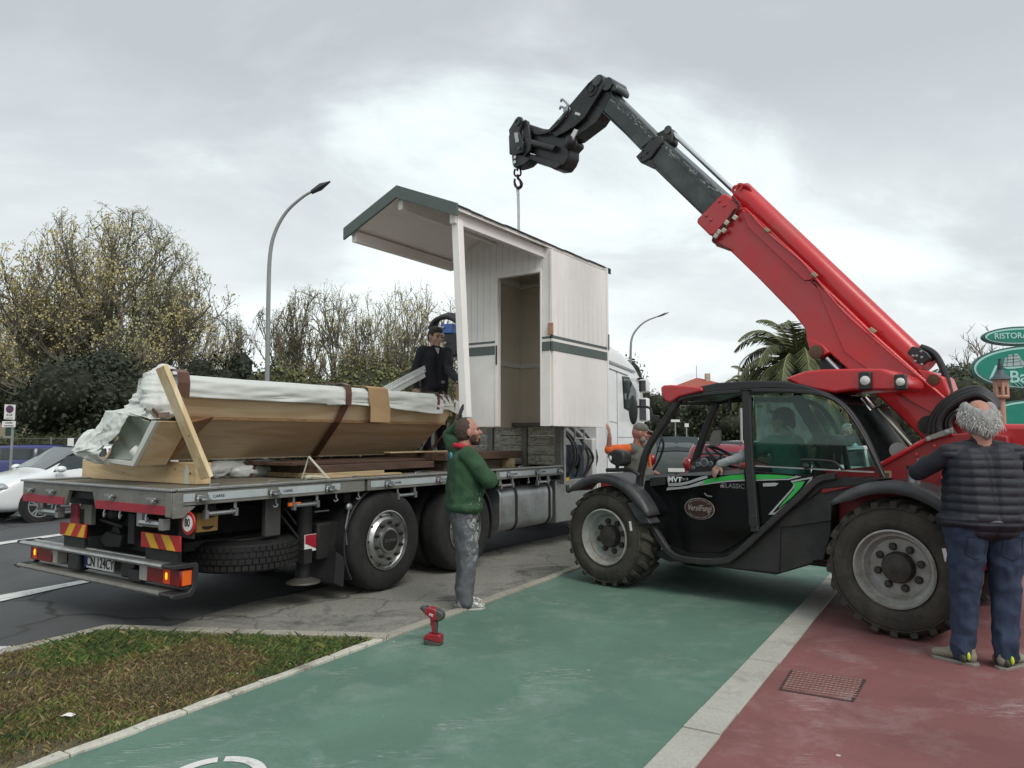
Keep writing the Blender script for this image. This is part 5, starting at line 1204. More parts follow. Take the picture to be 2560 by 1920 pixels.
n_,z_=B.hits(*Z3(1000,1095),-.045); MB().box(-.05,-.035,dl+.0,dl+.018,z_-.16,z_+.10).obj('lock_rail',m_shg,cab_)
m_pinkst=mat('bare_wood_pinkish',(.40,.21,.15),.7)
zz=[B.hit(*Z3(1320,y),-.03)[1] for y in (925,997)]; MB().box(-.06,-.036,-.03,.045,zst[0]+.012,zst[0]+.012+(zz[0]-zz[1])).obj('bare_block',m_pinkst,cab_,bevel=.004)
MB().box(S1+.012,S1+.035,-.035,-.014,zst[0]-.03,zst[0]+.20).obj('end_block',mat('block_grey',(.20,.19,.18),.6),cab_)
MB().box(.08,.14,dr-.0,dr+.02,zb+.25,zb+.33).obj('hinge',m_alu,cab_)

# ================= telehandler =================
m_redp=mat('red_machine_paint',(.50,.014,.020),.34,var=.05,scale=1.5,coat=.3,dirt=((.33,.075,.07),.5,2.6))
m_redd=mat('red_machine_paint_dusty',(.30,.014,.018),.5,var=.12,scale=2,dirt=((.10,.03,.025),.6,2))
m_boom=mat('boom_black_paint',(.014,.022,.022),.36,var=.2,scale=2,coat=.3,dirt=((.16,.18,.175),.42,3.2),stretch=(1,1,1))
m_boomd=mat('boom_head_black',(.011,.012,.013),.42,var=.2,dirt=((.09,.09,.085),.5,3))
m_fr=mat('cab_frame_grey',(.022,.020,.020),.55,var=.12,dirt=((.05,.047,.041),.5,3))
m_body=mat('body_dark_grey',(.014,.0135,.0135),.6,var=.2,dirt=((.050,.047,.041),.7,2.5))
m_fend=mat('fender_plastic',(.040,.042,.047),.48,var=.15,dirt=((.11,.105,.095),.5,3))
m_door=mat('door_black_gloss',(.004,.0045,.005),.10,var=.2,spec=.45)
m_ttyre=mat('dusty_tyre',(.040,.036,.030),.9,var=.22,scale=5,dirt=((.095,.085,.068),.8,3),bump=.3)
m_rim=mat('grey_rim_paint',(.34,.345,.33),.5,var=.12,dirt=((.16,.14,.105),.95,5))
m_hub=mat('greasy_hub',(.035,.030,.026),.6,var=.4,scale=12,dirt=((.07,.055,.04),.7,6),bump=.4)
m_rod=mat('chrome_rod',(.75,.76,.76),.12,1.0,var=.02)
m_rub=mat('rubber_hose',(.018,.018,.019),.45,var=.2)
tele=tag(empty('telehandler',(M_.o[0],M_.o[1],0),M_.rot),'red and black telescopic handler with its boom raised, holding the white cabin over the truck','telehandler')
P_=M_.P; h3=M_.at3
def pp(name,pts,n,n1,m,par=None,bevel=.008,**k): return MB().prism(P_(pts,n),n,n1).obj(name,m,par or tele,bevel=bevel,**k)
def tele_wheel(sx,n0,R,par=tele,w_=.42,sticker=True):
    w=empty('wheel',(sx,n0,R-.008),0,par); 
    prof=[(R*.54,w_-.05),(R*.66,w_-.0),(R*.83,w_-.01),(R*.93,w_-.05),(R*.945,w_*.5),(R*.93,.05),(R*.83,.008),(R*.66,-.006),(R*.57,.02),(R*.54,.06)]
    ty=MB().lathe(prof,(0,0,0),(0,1,0),72,close=True).obj('tyre',m_ttyre,w,smooth=True,sharp=60)
    mb=MB(); nl=22
    for side in (0,1):
        for k in range(nl):
            t=2*pi*(k+.5*side)/nl
            V_=[]
            for (yy,tt,rr0,rr1) in ((.012,.12,R*.86,R*.965),(w_*.25,.05,R*.92,R*1.0),(w_*.53,-.07,R*.93,R*1.005)):
                if side: yy=w_-yy
                for dt in (-.055,.055):
                    for rr in (rr0,rr1):
                        a=t+tt+dt*(1.15 if rr==rr0 else .9); V_.append((cos(a)*rr,yy,sin(a)*rr))
            F_=[(0,1,3,2),(8,10,11,9)]
            for q in (0,4): F_+=[(q+0,q+4,q+5,q+1),(q+1,q+5,q+7,q+3),(q+3,q+7,q+6,q+2),(q+2,q+6,q+4,q+0)]
            lb=MB().add(V_,F_).obj('lug',m_ttyre,ty,bevel=.006,seg=1) if k%1==0 else None
    for rr in (.70,.86): MB().lathe([(R*rr,.003),(R*rr+.004,-.004),(R*rr+.010,.003)],(0,0,0),(0,1,0),72,close=True).obj('sidewall_rib',m_ttyre,ty,smooth=True)
    MB().lathe([(R*.555,.03),(R*.56,.006),(R*.535,.0),(R*.52,.02),(R*.50,.075),(R*.485,.085),(R*.455,.085),(R*.43,.13),(R*.40,.155),(R*.14,.155),(.0,.155)],(0,0,0),(0,1,0),64,c0=False).obj('rim',m_rim,w,smooth=True,sharp=30)
    MB().lathe([(R*.225,.16),(R*.225,.11),(R*.20,.075),(R*.14,.06),(R*.0,.058)],(0,0,0),(0,1,0),40,c0=False).obj('hub',m_hub,w,smooth=True,sharp=30)
    for k in range(8):
        t=2*pi*k/8+.25; c=(cos(t)*R*.30,.155,sin(t)*R*.30)
        MB().lathe([(.030,-.01),(.031,.02),(.026,.032),(.012,.036),(.0,.036)],c,(0,-1,0),14).obj('wheel_bolt',m_hub,w,smooth=True)
    MB().tube([(-.18*R/.55,.10,-.24*R/.55),(-.15*R/.55,.02,-.27*R/.55)],.016,8).obj('valve',m_rim,w)
    if sticker:
        M1=Matrix.Rotation(-.35,3,'Y'); MB().obox((R*.68,-.009,R*.28),(.028,.004,.10),Matrix.Rotation(-radians(10),3,'Y')).obj('sticker',m_wh,w)
    MB().tube([(0,.2,0),(0,1.2,0)],.11,10).obj('axle_stub',m_redd,w)
    return w
wr=tele_wheel(2.937,0,.565); wf=tele_wheel(0,0,.545)
c=copy_tree(wr,tele); c.location=(2.937,2.2,.557); c.rotation_euler=(0,0,pi); c=copy_tree(wf,tele); c.location=(0,2.2,.537); c.rotation_euler=(0,0,pi)
# ---- boom ----
NB,NF=.93,1.31
tp=[h3(*Z4(1855,990),1.12)]
bo=[Z4(1720,1035+5),Z4(1905,1110),(2100,753),Z6(520,60),Z6(870,370),Z6(1000,490),(2500,1130),(2470,1165),(2400,1130),Z6(760,565),Z6(640,440),Z6(390,215),(2074,883),(2052,896),(2038,896),Z9(1350,1590),Z9(1305,1400),Z9(1290,1330),Z9(1190,1200),Z9(800,800),Z9(510,520),Z9(370,480)]
bm_=pp('outer_boom',[(1765,560)]+[Z4(1915,1105)]+bo[2:],NB,NF,m_redp,bevel=.014)
# reinforcement plates and creases
pp('side_plate',[Z9(160,140),Z9(670,130),(2100,765),Z6(520,80),Z6(868,385),Z6(1000,500),(2440,1090),Z6(700,380),(2110,880),Z9(1390,830),Z9(1290,840),Z9(730,300)][1:],NB-.012,NB-.0005,m_redp,bm_,bevel=.005)
pp('boom_nose_plate',[Z4(1603,1235),Z4(1608,1205),Z4(1790,1022),Z4(1820,1022),Z4(1910,1092),Z4(1912,1130),Z4(1735,1325),Z4(1700,1330)],NB-.03,NF+.03,m_redp,bm_,bevel=.018)
for p in ((1775,1075),(1810,1108),(1677,1182),(1710,1215)):
    a,z=M_.hit(*Z4(*p),NB-.03); MB().lathe([(.018,0),(.018,.008),(.008,.014)],(a,NB-.03,z),(0,-1,0),10).obj('bolt',m_redp,bm_,smooth=True)
pp('cover_panel',[Z9(640,110),Z9(760,150),Z9(1420,770),Z9(1350,830),Z9(1285,835),Z9(700,280)],NB-.020,NB-.001,m_redp,bm_,bevel=.006)
pp('pivot_lug',[Z9(1305,1420),Z9(1350,1600),Z9(1400,1642),Z9(1450,1635),Z9(1550,1580),Z9(1480,1500)],NB-.02,NB+.10,m_redp,bm_,bevel=.01)
a,z=M_.hit(*Z9(1415,1578),NB-.02); MB().lathe([(.07,0),(.07,.02),(.05,.025),(.0,.025)],(a,NB-.02,z),(0,-1,0),20).obj('pivot_pin',mat('rusty_pin',(.12,.07,.045),.5,.5),bm_,smooth=True)
# cylinder housing on top of the boom
t0=Vector(h3(*Z4(1935,1010),1.12)); t1=Vector(h3(*Z6(760,230),1.12))
MB().tube([t0,t1],.125,20).obj('cylinder_housing',m_redp,bm_,smooth=True,sharp=40)
pts=[h3(*p,NB-.03) for p in (Z9(600,110),Z9(640,90),Z9(700,110),Z9(900,330),Z9(1240,620),Z9(1390,790),(2100,770),Z6(510,75),Z6(870,380))]
MB().tube(catmull(pts,4),.011,6).obj('red_pipe',m_redp,bm_,smooth=True)
for p in (Z9(905,310),Z9(1395,775),(2182,826)):
    a,z=M_.hit(*p,NB-.045); MB().obox((a,NB-.045,z),(.07,.02,.035),Matrix.Rotation(radians(42),3,'Y')).obj('pipe_clamp',mat('clamp_zinc',(.35,.30,.20),.4,.6),bm_,bevel=.004)
pts=[h3(*p,NB-.035) for p in (Z4(1870,1040),Z4(1905,1080),Z4(1925,1110),Z4(1880,1180),Z4(1760,1320),Z4(1730,1350),Z4(1730,1375),Z4(1790,1410),Z4(1850,1435))]
MB().tube(catmull(pts,4),.014,6).obj('boom_hose',mat('hose_darkred',(.08,.015,.015),.5),bm_,smooth=True)
pts=[h3(*p,NB-.045) for p in (Z4(1890,1130),Z4(1800,1260),Z4(1745,1340),Z4(1735,1365))]
MB().tube(catmull(pts,4),.011,6).obj('boom_hose',mat('hose_darkred',(.08,.015,.015),.5),bm_,smooth=True)
for p in (Z4(1890,1197),Z4(1828,1235),Z4(1772,1303),Z4(1807,1293),Z4(1748,1333)):
    a,z=M_.hit(*p,NB-.06); MB().obox((a,NB-.06,z),(.05,.03,.05),Matrix.Rotation(radians(42),3,'Y')).obj('hose_clip',mat('clip_cream',(.55,.53,.42),.5),bm_,bevel=.006)
mb=MB()
for p in (Z4(1870,1005),Z4(1900,990),Z4(1930,995)): a=h3(*p,1.0); mb.tube(catmull([a,(a[0]+.03,1.0,a[2]+.05),(a[0]+.08,1.02,a[2]+.03),(a[0]+.10,1.05,a[2]-.03)],4),.018,8)
mb.obj('pipe_elbow',m_redp,bm_,smooth=True)
# middle and inner black stages
NI0,NI1=NB+.05,NF-.05
st1=pp('middle_boom',[Z4(1648,1185),Z4(1815,1030),Z4(1360,622),Z4(1240,790)],NI0,NI1,m_boom,bevel=.025)
st2=pp('inner_boom',[Z4(1190,702),Z4(1315,590),Z4(980,262),Z4(850,355)],NI0+.035,NI1-.035,m_boom,bevel=.03)
for st,pl in ((st1,((1660,1165),(1270,775))),(st1,((1760,1070),(1330,650))),(st2,((1200,690),(870,380))),(st2,((1290,605),(940,275)))):
    a=Vector(h3(*Z4(*pl[0]),NI0-.004 if st is st1 else NI0+.031)); b=Vector(h3(*Z4(*pl[1]),NI0-.004 if st is st1 else NI0+.031)); MB().tube([a,b],.008,6).obj('edge_rail',m_boom,st,smooth=True)
mc_=pp('collar',[Z4(1152,745),Z4(1205,690),Z4(1290,590),Z4(1350,590),Z4(1350,640),Z4(1265,755),Z4(1190,795)],NI0-.03,NI1+.03,m_boomd,bevel=.012)
pp('cylinder_bracket',[Z4(1285,580),Z4(1395,522),Z4(1425,555),Z4(1425,640),Z4(1400,660),Z4(1340,625)],1.06,1.20,m_boomd,mc_,bevel=.02)
for p in ((1280,608),(1208,697),(1235,715),(1190,750)):
    a,z=M_.hit(*Z4(*p),NI0-.03); MB().lathe([(.018,0),(.018,.01),(.0,.014)],(a,NI0-.03,z),(0,-1,0),8).obj('bolt',m_boomd,mc_)
a,z=M_.hit(*Z4(1395,548),1.06); MB().lathe([(.05,0),(.05,.02),(.0,.022)],(a,1.06,z),(0,-1,0),16).obj('pin',m_boom,mc_,smooth=True)
pp('collar_foot',[Z4(1190,790),Z4(1250,740),Z4(1305,830),Z4(1270,830)],NI0-.01,NI1+.01,m_boomd,mc_)
MB().tube([h3(*Z4(1432,575),1.12),h3(*Z4(1890,1010),1.12)],.028,12).obj('cylinder_rod',m_rod,tele,smooth=True)
MB().tube([h3(*Z4(1440,600),1.05),h3(*Z4(1870,1000),1.05)],.008,6).obj('guide_rod',m_boomd,tele,smooth=True)
# worn light scrapes on the stages
m_scr=mat('bare_scrape',(.38,.40,.39),.5,.3,var=.3,scale=20); r=random.Random(14)
def scrapes(p0,p1,n,cnt,par,spread=.05):
    mb=MB(); a=Vector(h3(*Z4(*p0),n)); b=Vector(h3(*Z4(*p1),n)); d=(b-a); L_=d.length; d.normalize(); nn=Vector((-d.z,0,d.x))
    for i in range(cnt):
        c=a+d*r.uniform(0,L_)+nn*r.gauss(0,spread); l=r.uniform(.01,.05); w_=r.uniform(.002,.007); pts=[]
        for t in range(8): an=2*pi*t/8; q=c+d*cos(an)*l*r.uniform(.6,1.2)+nn*sin(an)*w_*r.uniform(.5,1.4); pts.append((q.x,n-.0012,q.z))
        mb.add(pts,[tuple(range(8))])
    o=mb.obj('paint_scrapes',m_scr,par); o['kind']='stuff'
scrapes((950,290),(1270,600),NI0+.034,46,st2,.018); scrapes((1370,670),(1760,1010),NI0-.001,40,st1,.014)
# boom head (swan neck), near and far cheek plates with body between
hd=pp('boom_head',[Z4(870,137),Z4(895,135),Z4(918,160),Z4(920,210),Z4(870,300),Z4(770,460),Z4(690,530),Z4(560,600),Z4(505,545),Z4(600,440),Z4(665,360),Z4(800,200)],NI0-.03,NI0+.03,m_boomd,bevel=.008)
pp('head_cheek',[Z4(870,137),Z4(895,135),Z4(918,160),Z4(920,210),Z4(870,300),Z4(770,460),Z4(690,530),Z4(560,600),Z4(505,545),Z4(600,440),Z4(665,360),Z4(800,200)],NI1-.03,NI1+.03,m_boomd,hd)
pp('head_core',[Z4(920,200),Z4(990,240),Z4(905,420),Z4(860,490),Z4(700,612),Z4(600,640),Z4(560,600),Z4(700,500),Z4(780,440),Z4(860,310)],NI0+.03,NI1-.03,m_boomd,hd)
a0=h3(*Z4(940,205),NI0-.02); MB().tube([Vector(a0),Vector((a0[0],NI1+.02,a0[2]))],.085,16).obj('head_drum',m_boom,hd,smooth=True)
pp('head_cap',[Z4(905,140),Z4(950,170),Z4(1005,205),Z4(1018,235),Z4(1005,270),Z4(960,255),Z4(915,235)],NI0-.0,NI1,m_boom,hd,bevel=.02)
a,z=M_.hit(*Z4(870,187),NI0-.03); MB().lathe([(.065,0),(.065,.02),(.045,.025),(.0,.025)],(a,NI0-.03,z),(0,-1,0),20).obj('head_pin',m_boom,hd,smooth=True)
a,z=M_.hit(*Z4(828,243),NI0-.03); MB().lathe([(.10,0),(.10,.012),(.085,.014),(.08,.004),(.05,.004),(.045,.02),(.0,.02)],(a,NI0-.03,z),(0,-1,0),24).obj('head_boss',m_boomd,hd,smooth=True,sharp=30)
for q,(w1_,h1_) in (((722,428),(.05,.09)),):
    a,z=M_.hit(*Z4(*q),NI0-.034); MB().obox((a,NI0-.032,z),(.03,.004,.10),Matrix.Rotation(radians(-60),3,'Y')).obj('decal',m_wh,hd)
pp('decal',[Z4(700,538),Z4(725,548),Z4(690,618),Z4(664,600)],NI0-.045,NI0-.035,m_wh,hd,bevel=0)
mb=MB()
for q in (((660,370),(610,320),(600,340)),((650,400),(600,375),(592,395)),((640,430),(600,460),(590,475))): mb.tube(catmull([h3(*Z4(*x_),NI0-.03) for x_ in q],3),.016,6)
mb.ell(h3(*Z4(645,405),NI0-.03),(.06,.05,.06),seg=8,rings=6); mb.tube([h3(*Z4(655,370),NI0-.03),h3(*Z4(630,450),NI0-.03)],.03,8); mb.obj('hydraulic_couplings',m_steel,hd,smooth=True)
mb=MB()
for k in range(3): mb.tube(catmull([h3(*Z4(660,380+8*k),NI0-.05),h3(*Z4(600,470+6*k),NI0-.06),h3(*Z4(520,545+6*k),NI0-.05),h3(*Z4(420,560+8*k),NI0-.03),h3(*Z4(370,520+8*k),NI0)],4),.014,6)
mb.obj('head_hoses',m_rub,hd,smooth=True)
# carriage with coupler plate
cr=pp('carriage',[Z4(345,500),Z4(420,530),Z4(500,540),Z4(600,590),Z4(690,620),Z4(692,650),Z4(655,690),Z4(655,740),Z4(635,790),Z4(600,835),Z4(545,840),Z4(500,815),Z4(370,775),Z4(330,700)],NI0+.02,NI1-.02,m_boomd,bevel=.02)
pp('coupler_plate',[Z4(212,548),Z4(262,465),Z4(280,447),Z4(302,450),Z4(314,478),Z4(286,560),Z4(300,600),Z4(318,640),Z4(312,715),Z4(238,740)],NI0-.12,NI0-.08,m_boomd,cr,bevel=.008)
pp('coupler_plate',[Z4(212,548),Z4(262,465),Z4(280,447),Z4(302,450),Z4(314,478),Z4(286,560),Z4(300,600),Z4(318,640),Z4(312,715),Z4(238,740)],NI1+.08,NI1+.12,m_boomd,cr,bevel=.008)
pp('coupler_cheek',[Z4(300,520),Z4(330,468),Z4(350,480),Z4(362,540),Z4(375,640),Z4(368,700),Z4(330,745),Z4(290,750),Z4(318,640),Z4(290,590)],NI0-.07,NI0-.02,m_boomd,cr,bevel=.008)
pp('coupler_cheek',[Z4(300,520),Z4(330,468),Z4(350,480),Z4(362,540),Z4(375,640),Z4(368,700),Z4(330,745),Z4(290,750)],NI1+.02,NI1+.07,m_boomd,cr,bevel=.008)
MB().prism(P_([Z4(240,600),Z4(300,560),Z4(345,560),Z4(345,720),Z4(245,740)],NI0),NI0-.08,NI1+.08).obj('coupler_body',m_boomd,cr,bevel=.01)
a,z=M_.hit(*Z4(278,492),NI0-.13); MB().lathe([(.052,0),(.052,.02),(.035,.022),(.032,.01),(.0,.01)],(a,NI0-.12,z),(0,-1,0),20).obj('coupler_pin',m_boom,cr,smooth=True)
a,z=M_.hit(*Z4(292,685),NI0-.12); MB().lathe([(.028,0),(.028,.02),(.0,.022)],(a,NI0-.12,z),(0,-1,0),12).obj('coupler_pin',m_boom,cr,smooth=True)
pp('decal',[Z4(252,570),Z4(276,565),Z4(286,636),Z4(264,642)],NI0-.127,NI0-.1205,mat('decal_light_grey',(.5,.52,.52),.5),cr,bevel=0)
for p in ((260,750),(258,787)):
    a,z=M_.hit(*Z4(*p),NI0-.10); MB().lathe([(.026,0),(.026,.012),(.0,.016)],(a,NI0-.10,z),(0,-1,0),12).obj('bolt',m_wh,cr,smooth=True)
pp('hook_bracket',[Z4(234,735),Z4(310,735),Z4(370,762),Z4(330,800),Z4(290,815),Z4(250,825),Z4(240,800)],NI0-.09,NI0+.10,m_boomd,cr,bevel=.008)
pp('tie_bar',[Z4(370,730),Z4(560,780),Z4(600,800),Z4(560,835),Z4(360,765)],NI0-.04,NI0+.0,m_boomd,cr)
mb=MB(); mb.tube([h3(*Z4(370,640),NI0-.02),h3(*Z4(560,690),NI0-.02)],.05,10); mb.tube([h3(*Z4(365,530),NI0+.02),h3(*Z4(500,575),NI0+.02)],.045,10); mb.ell(h3(*Z4(672,640),NI0),(.10,.08,.10)); mb.obj('tilt_cylinder',m_boomd,cr,smooth=True)
pp('decal',[Z4(372,718),Z4(408,728),Z4(408,735),Z4(372,726)],NI0-.046,NI0-.041,m_wh,cr,bevel=0)
# hook, shackle, sling
hk=h3(*Z4(277,860),NI0+.0); hw=M_.w(*hk)
hookr=tag(empty('lifting_hook',hw,M_.rot),'dark red lifting hook on a shackle under the boom head','hook'); 
def hl(x,y): a=h3(*Z4(x,y),NI0); return (a[0]-hk[0],a[1]-hk[1],a[2]-hk[2])
m_hook=mat('hook_burgundy',(.055,.012,.022),.4,.5,var=.2)
MB().tube(catmull([hl(*q) for q in ((262,835),(254,860),(260,885),(280,890),(300,880),(301,850),(293,830))],5),.014,8).obj('shackle',m_hook,hookr,smooth=True)
MB().tube(catmull([hl(*q) for q in ((277,815),(277,835),(277,850))],3),.016,8).obj('eye',m_hook,hookr,smooth=True)
MB().tube(catmull([hl(*q) for q in ((278,880),(282,905),(298,925),(307,950),(298,972),(280,978),(264,962),(256,935),(258,910))],5),[.020]*2+[.020]*10+[.024]*14+[.02]*8+[.016]*7,8).obj('hook',m_hook,hookr,smooth=True)
slr=tag(empty('lifting_sling',hw,M_.rot),'long white webbing sling running from the hook down to the cabin roof','sling')
e1=h3(1297,606,NI0); m_sl=mat('white_webbing',(.62,.63,.62),.8)
pts=[hl(280,972),hl(283,1010),hl(286,1150),tuple(Vector(e1)-Vector(hk)),tuple(Vector(e1)-Vector(hk)+Vector((0,0,-.35)))]
ribbon('webbing',pts,.05,m_sl,slr,side=(.8,.3,0)); ribbon('webbing',[hl(276,972),hl(279,1010),hl(284,1030)],.045,m_sl,slr,side=(.5,.8,0))
# ---- chassis and body ----
red=pp('chassis',[ZB(560,1215),ZB(1050,950),ZB(1190,905),ZB(1390,855),ZB(1700,820),(2520,1090),(2540,1330),(2420,1400),(2200,1420),ZA(990,1150),ZA(1000,900),(2000,1200),(2040,1180)],.42,1.0,m_redd,bevel=.015)
pp('chassis',[ZB(560,1215),ZB(1050,950),ZB(1390,855),(2520,1090),(2540,1330),(2420,1400),(2200,1420),(2030,1380),(2000,1200)],1.36,1.8,m_redd,bevel=.015)
mb=MB(); q=[h3(*p,.415) for p in (ZB(560,1212),ZB(1050,942),ZB(1190,890),ZB(1390,845))]; mb.tube(catmull(q,4),.022,8); mb.obj('top_flange',m_redp,red,smooth=True)
pp('steel_bracket',[ZB(1075,885),ZB(1385,775),ZB(1388,845),ZB(1080,940)],.38,.41,mat('dusty_steel',(.25,.24,.21),.6,.4),red,bevel=.004)
for p in ((1110,908),(1330,828)): a,z=M_.hit(*ZB(*p),.37); MB().lathe([(.018,0),(.018,.01),(0,.012)],(a,.38,z),(0,-1,0),8).obj('bolt',m_steel,red)
pp('warning_label',[ZB(1065,1137),ZB(1340,1137),ZB(1340,1200),ZB(1068,1200)],.412,.419,mat('label_yellow',(.60,.35,.04),.5),red,bevel=0)
a,z=M_.hit(*ZB(1180,1168),.41); text('lettering','ATTENZIONE',.035,m_ltr,red,(a,.409,z),X,Zv,.0005)
pp('warning_label',[ZB(592,1275),ZB(680,1278),ZB(682,1365),ZB(610,1362)],.412,.419,mat('label_tan',(.45,.26,.16),.5),red,bevel=0); pp('label_print',[ZB(620,1300),ZB(660,1302),ZB(660,1345),ZB(622,1343)],.409,.4118,mat('label_print',(.12,.08,.05),.5),red,bevel=0)
for p in ((975,1088),(1265,1362),(1410,1310),(1180,990)): a,z=M_.hit(*ZB(*p),.41); MB().lathe([(.014,0),(.014,.012),(0,.014)],(a,.42,z),(0,-1,0),8).obj('bolt',m_redp,red)
# engine/lower body panel (dark)
lb_=pp('lower_body',[Z5(800,1300),Z5(870,1400),Z5(1550,1492),ZA(985,1185),ZA(985,1160),ZA(1100,1160),ZA(1185,860),ZA(1195,530),ZA(1150,455),ZA(900,440),ZA(600,700),ZA(200,960)],.24,1.9,m_body,bevel=.012)
pp('battery_cover',[ZA(560,760),ZA(640,640),ZA(930,455),ZA(1150,465),ZA(1190,560),ZA(1190,700),ZA(700,772)],.215,.24,m_body,lb_,bevel=.006)
pp('step_panel',[ZA(0,1150),ZA(560,770),ZA(600,790),ZA(590,1300),ZA(0,1240)],.222,.24,m_fr,lb_,bevel=.006)
pp('red_beam',[ZA(1060,360),ZA(1080,320),ZA(1480,220),ZA(1560,210),ZA(1500,300),ZA(1090,390)],.20,.42,m_redd,red,bevel=.01)
pp('body_upper',[ZA(1000,200),ZA(1800,215),ZA(1780,230),ZA(1500,290),ZA(1080,330),ZA(950,440),ZA(880,430)],.19,.42,m_body,lb_,bevel=.01)
# fenders: curved plastic
def fender(sx,zc,R,a0,a1,n0,n1,th=.03,lip=.05,name='fender'):
    k=22; V_=[];F_=[]; prof_=[(n1,0),(n0+.05,0),(n0+.015,-.012),(n0,-.045),(n0,-.10)]
    for i in range(k+1):
        t=radians(a0+(a1-a0)*i/k); f=min(1,i/3,(k-i)/3)
        for n,dr in prof_: rr=R+dr*(.4+.6*f); V_.append((sx+cos(t)*rr,n,zc+sin(t)*rr))
    m=len(prof_)
    for i in range(k):
        for j in range(m-1): a=i*m+j; F_.append((a,a+1,a+m+1,a+m))
    o=link(name,fastmesh(name,V_,F_,True),m_fend,tele); q=o.modifiers.new('t','SOLIDIFY'); q.thickness=.014; return o
fender(2.937,.56,.705,134,28,-.04,.44); fender(0,.54,.685,136,24,-.04,.42)
pp('fender_flap',[Z5(555,1010),Z5(640,1000),Z5(655,1060),Z5(715,1150),Z5(650,1150),Z5(610,1110)],-.02,.36,m_fend,tele,bevel=.01)
MB().tube([h3(*ZB(948,1255),.16),h3(*ZB(948,1440),.16)],.05,16).obj('exhaust_pipe',m_steel,tele,smooth=True); MB().tube([h3(*ZB(948,1215),.16),h3(*ZB(948,1262),.16)],.058,16).obj('exhaust_cap',m_black,tele,smooth=True)
# front axle/frame
MB().box(-.2,.25,.35,1.85,.4,.75).obj('front_axle',m_redd,tele,bevel=.03); MB().box(2.7,3.2,.4,1.8,.35,.75).obj('rear_axle',m_redd,tele,bevel=.03)
MB().box(.2,2.8,.5,1.7,.42,.6).obj('underframe',m_body,tele,bevel=.02); MB().box(-.75,.3,.9,1.4,.5,1.1).obj('front_frame',m_redd,tele,bevel=.03)
# ---- cab ----
NC=.17; NK=.93
out=[(1696,1003),(1659,1059),(1621,1119),(1603,1179),(1599,1216),(1603,1246),(1621,1298),(1651,1347),(1678,1383),(1719,1399),(1801,1403),(1842,1386),(1925,1310),(2000,1243),(2046,1200),(2090,1190)]
top_=[(2207,1190),(2164,1092),(2118,1022),(2068,990),(2014,980),(1930,976),(1863,978),(1770,985),(1715,994),(1696,1003)]
def sweep(name,pts,n,w_,h,m,par,k=4):
    q=catmull([h3(*p,n) for p in pts],k); V_=[];F_=[]
    for i,p in enumerate(q):
        d=(q[min(i+1,len(q)-1)]-q[max(i-1,0)]).normalized(); nn=Vector((-d.z,0,d.x))
        for a,b in ((-1,-1),(1,-1),(1,1),(-1,1)): V_.append(tuple(p+nn*w_/2*a+Vector((0,h/2*b,0))))
    for i in range(len(q)-1):
        for j in range(4): F_.append((i*4+j,i*4+(j+1)%4,i*4+4+(j+1)%4,i*4+4+j))
    F_+=[(0,1,2,3),tuple(range(len(V_)-4,len(V_)))]
    me=fastmesh(name,V_,F_); o=link(name,me,m,par,bevel=.01); return o
sweep('cab_frame',out,NC,.062,.07,m_fr,tele); cf=sweep('cab_frame',top_,NC,.04,.06,m_black,tele)
sweep('rear_window_frame',[(2211,1196),(2150,1075),(2100,1010),(2050,985)],NC-.04,.022,.02,m_black,tele)
sweep('far_pillar',[Z5(1160,345),Z5(1110,450),Z5(1050,620),Z5(1000,760)],NK,.075,.06,m_black,tele)
sweep('far_frame',[(1772,1008),(1850,1000),(1960,1000),(2040,1010),(2085,1060),(2110,1120),(2120,1180)],NK,.05,.05,m_black,tele)
sweep('far_pillar',[Z5(905,345),Z5(1160,345)],NC+.25,.03,.03,m_black,tele)
sweep('door_pillar',[(1866,975),(1872,1100),(1876,1180),(1886,1300),(1889,1330)],NC-.03,.085,.05,m_black,tele)
sweep('rear_inner_pillar',[ZC(1270,120),ZC(1400,330),ZC(1560,600),ZC(1640,800),ZC(1640,940)],NC+.35,.11,.05,m_black,tele)
# roof
rf=[(1668,985),(1720,972),(1790,957),(1880,951),(1960,953),(2015,964),(2070,983),(2110,1010),(2085,1003),(2014,977),(1930,971),(1863,974),(1770,982),(1696,1002)]
def P3(pts,n,n1,shift): 
    A=[h3(*p,n) for p in pts]; return A,[(a[0],n1,a[2]+shift) for a in A]
A,Bb=P3(rf,NC-.02,NK+.02,.0); MB().solid(A,Bb).obj('cab_roof',m_black,tele,bevel=.03,seg=3)
rz0=h3(1850,965,NC)[2]
pp('front_visor',[Z5(778,235),Z5(800,222),Z5(850,220),Z5(1050,235),Z5(1060,262),Z5(985,280),Z5(900,302),Z5(845,340),Z5(808,330),Z5(785,290)],NC-.05,.42,m_redp,bevel=.018,seg=3)
cw_=[(1960,946),(2008,928),(2052,923),(2149,921),(2204,921),(2247,938),(2261,952),(2258,969),(2236,976),(2133,976),(2084,983),(2036,975),(1992,964)]
def cowl(pts,n0,n1,inset_=.04):
    A=P_(pts,n0); cx_=sum(a for a,_ in A)/len(A); cz_=sum(z for _,z in A)/len(A)
    rings=[(n0,.955),(n0+.03,1.0),(n1-.06,1.0),(n1,.95)]; V_=[];F_=[]; k=len(A)
    for n,f in rings:
        for a,z in A: V_.append((cx_+(a-cx_)*f,n,cz_+(z-cz_)*f))
    for i in range(len(rings)-1):
        for j in range(k): F_.append((i*k+j,i*k+(j+1)%k,(i+1)*k+(j+1)%k,(i+1)*k+j))
    F_+=[tuple(range(k))[::-1],tuple(range((len(rings)-1)*k,len(V_)))]
    return V_,F_
V_,F_=cowl(cw_,.20,.78); MB().add(V_,F_).obj('roof_cowl',m_redp,tele,bevel=.02,seg=3)
m_len=mat('lamp_lens',(.62,.63,.58),.2,var=.05,coat=.5)
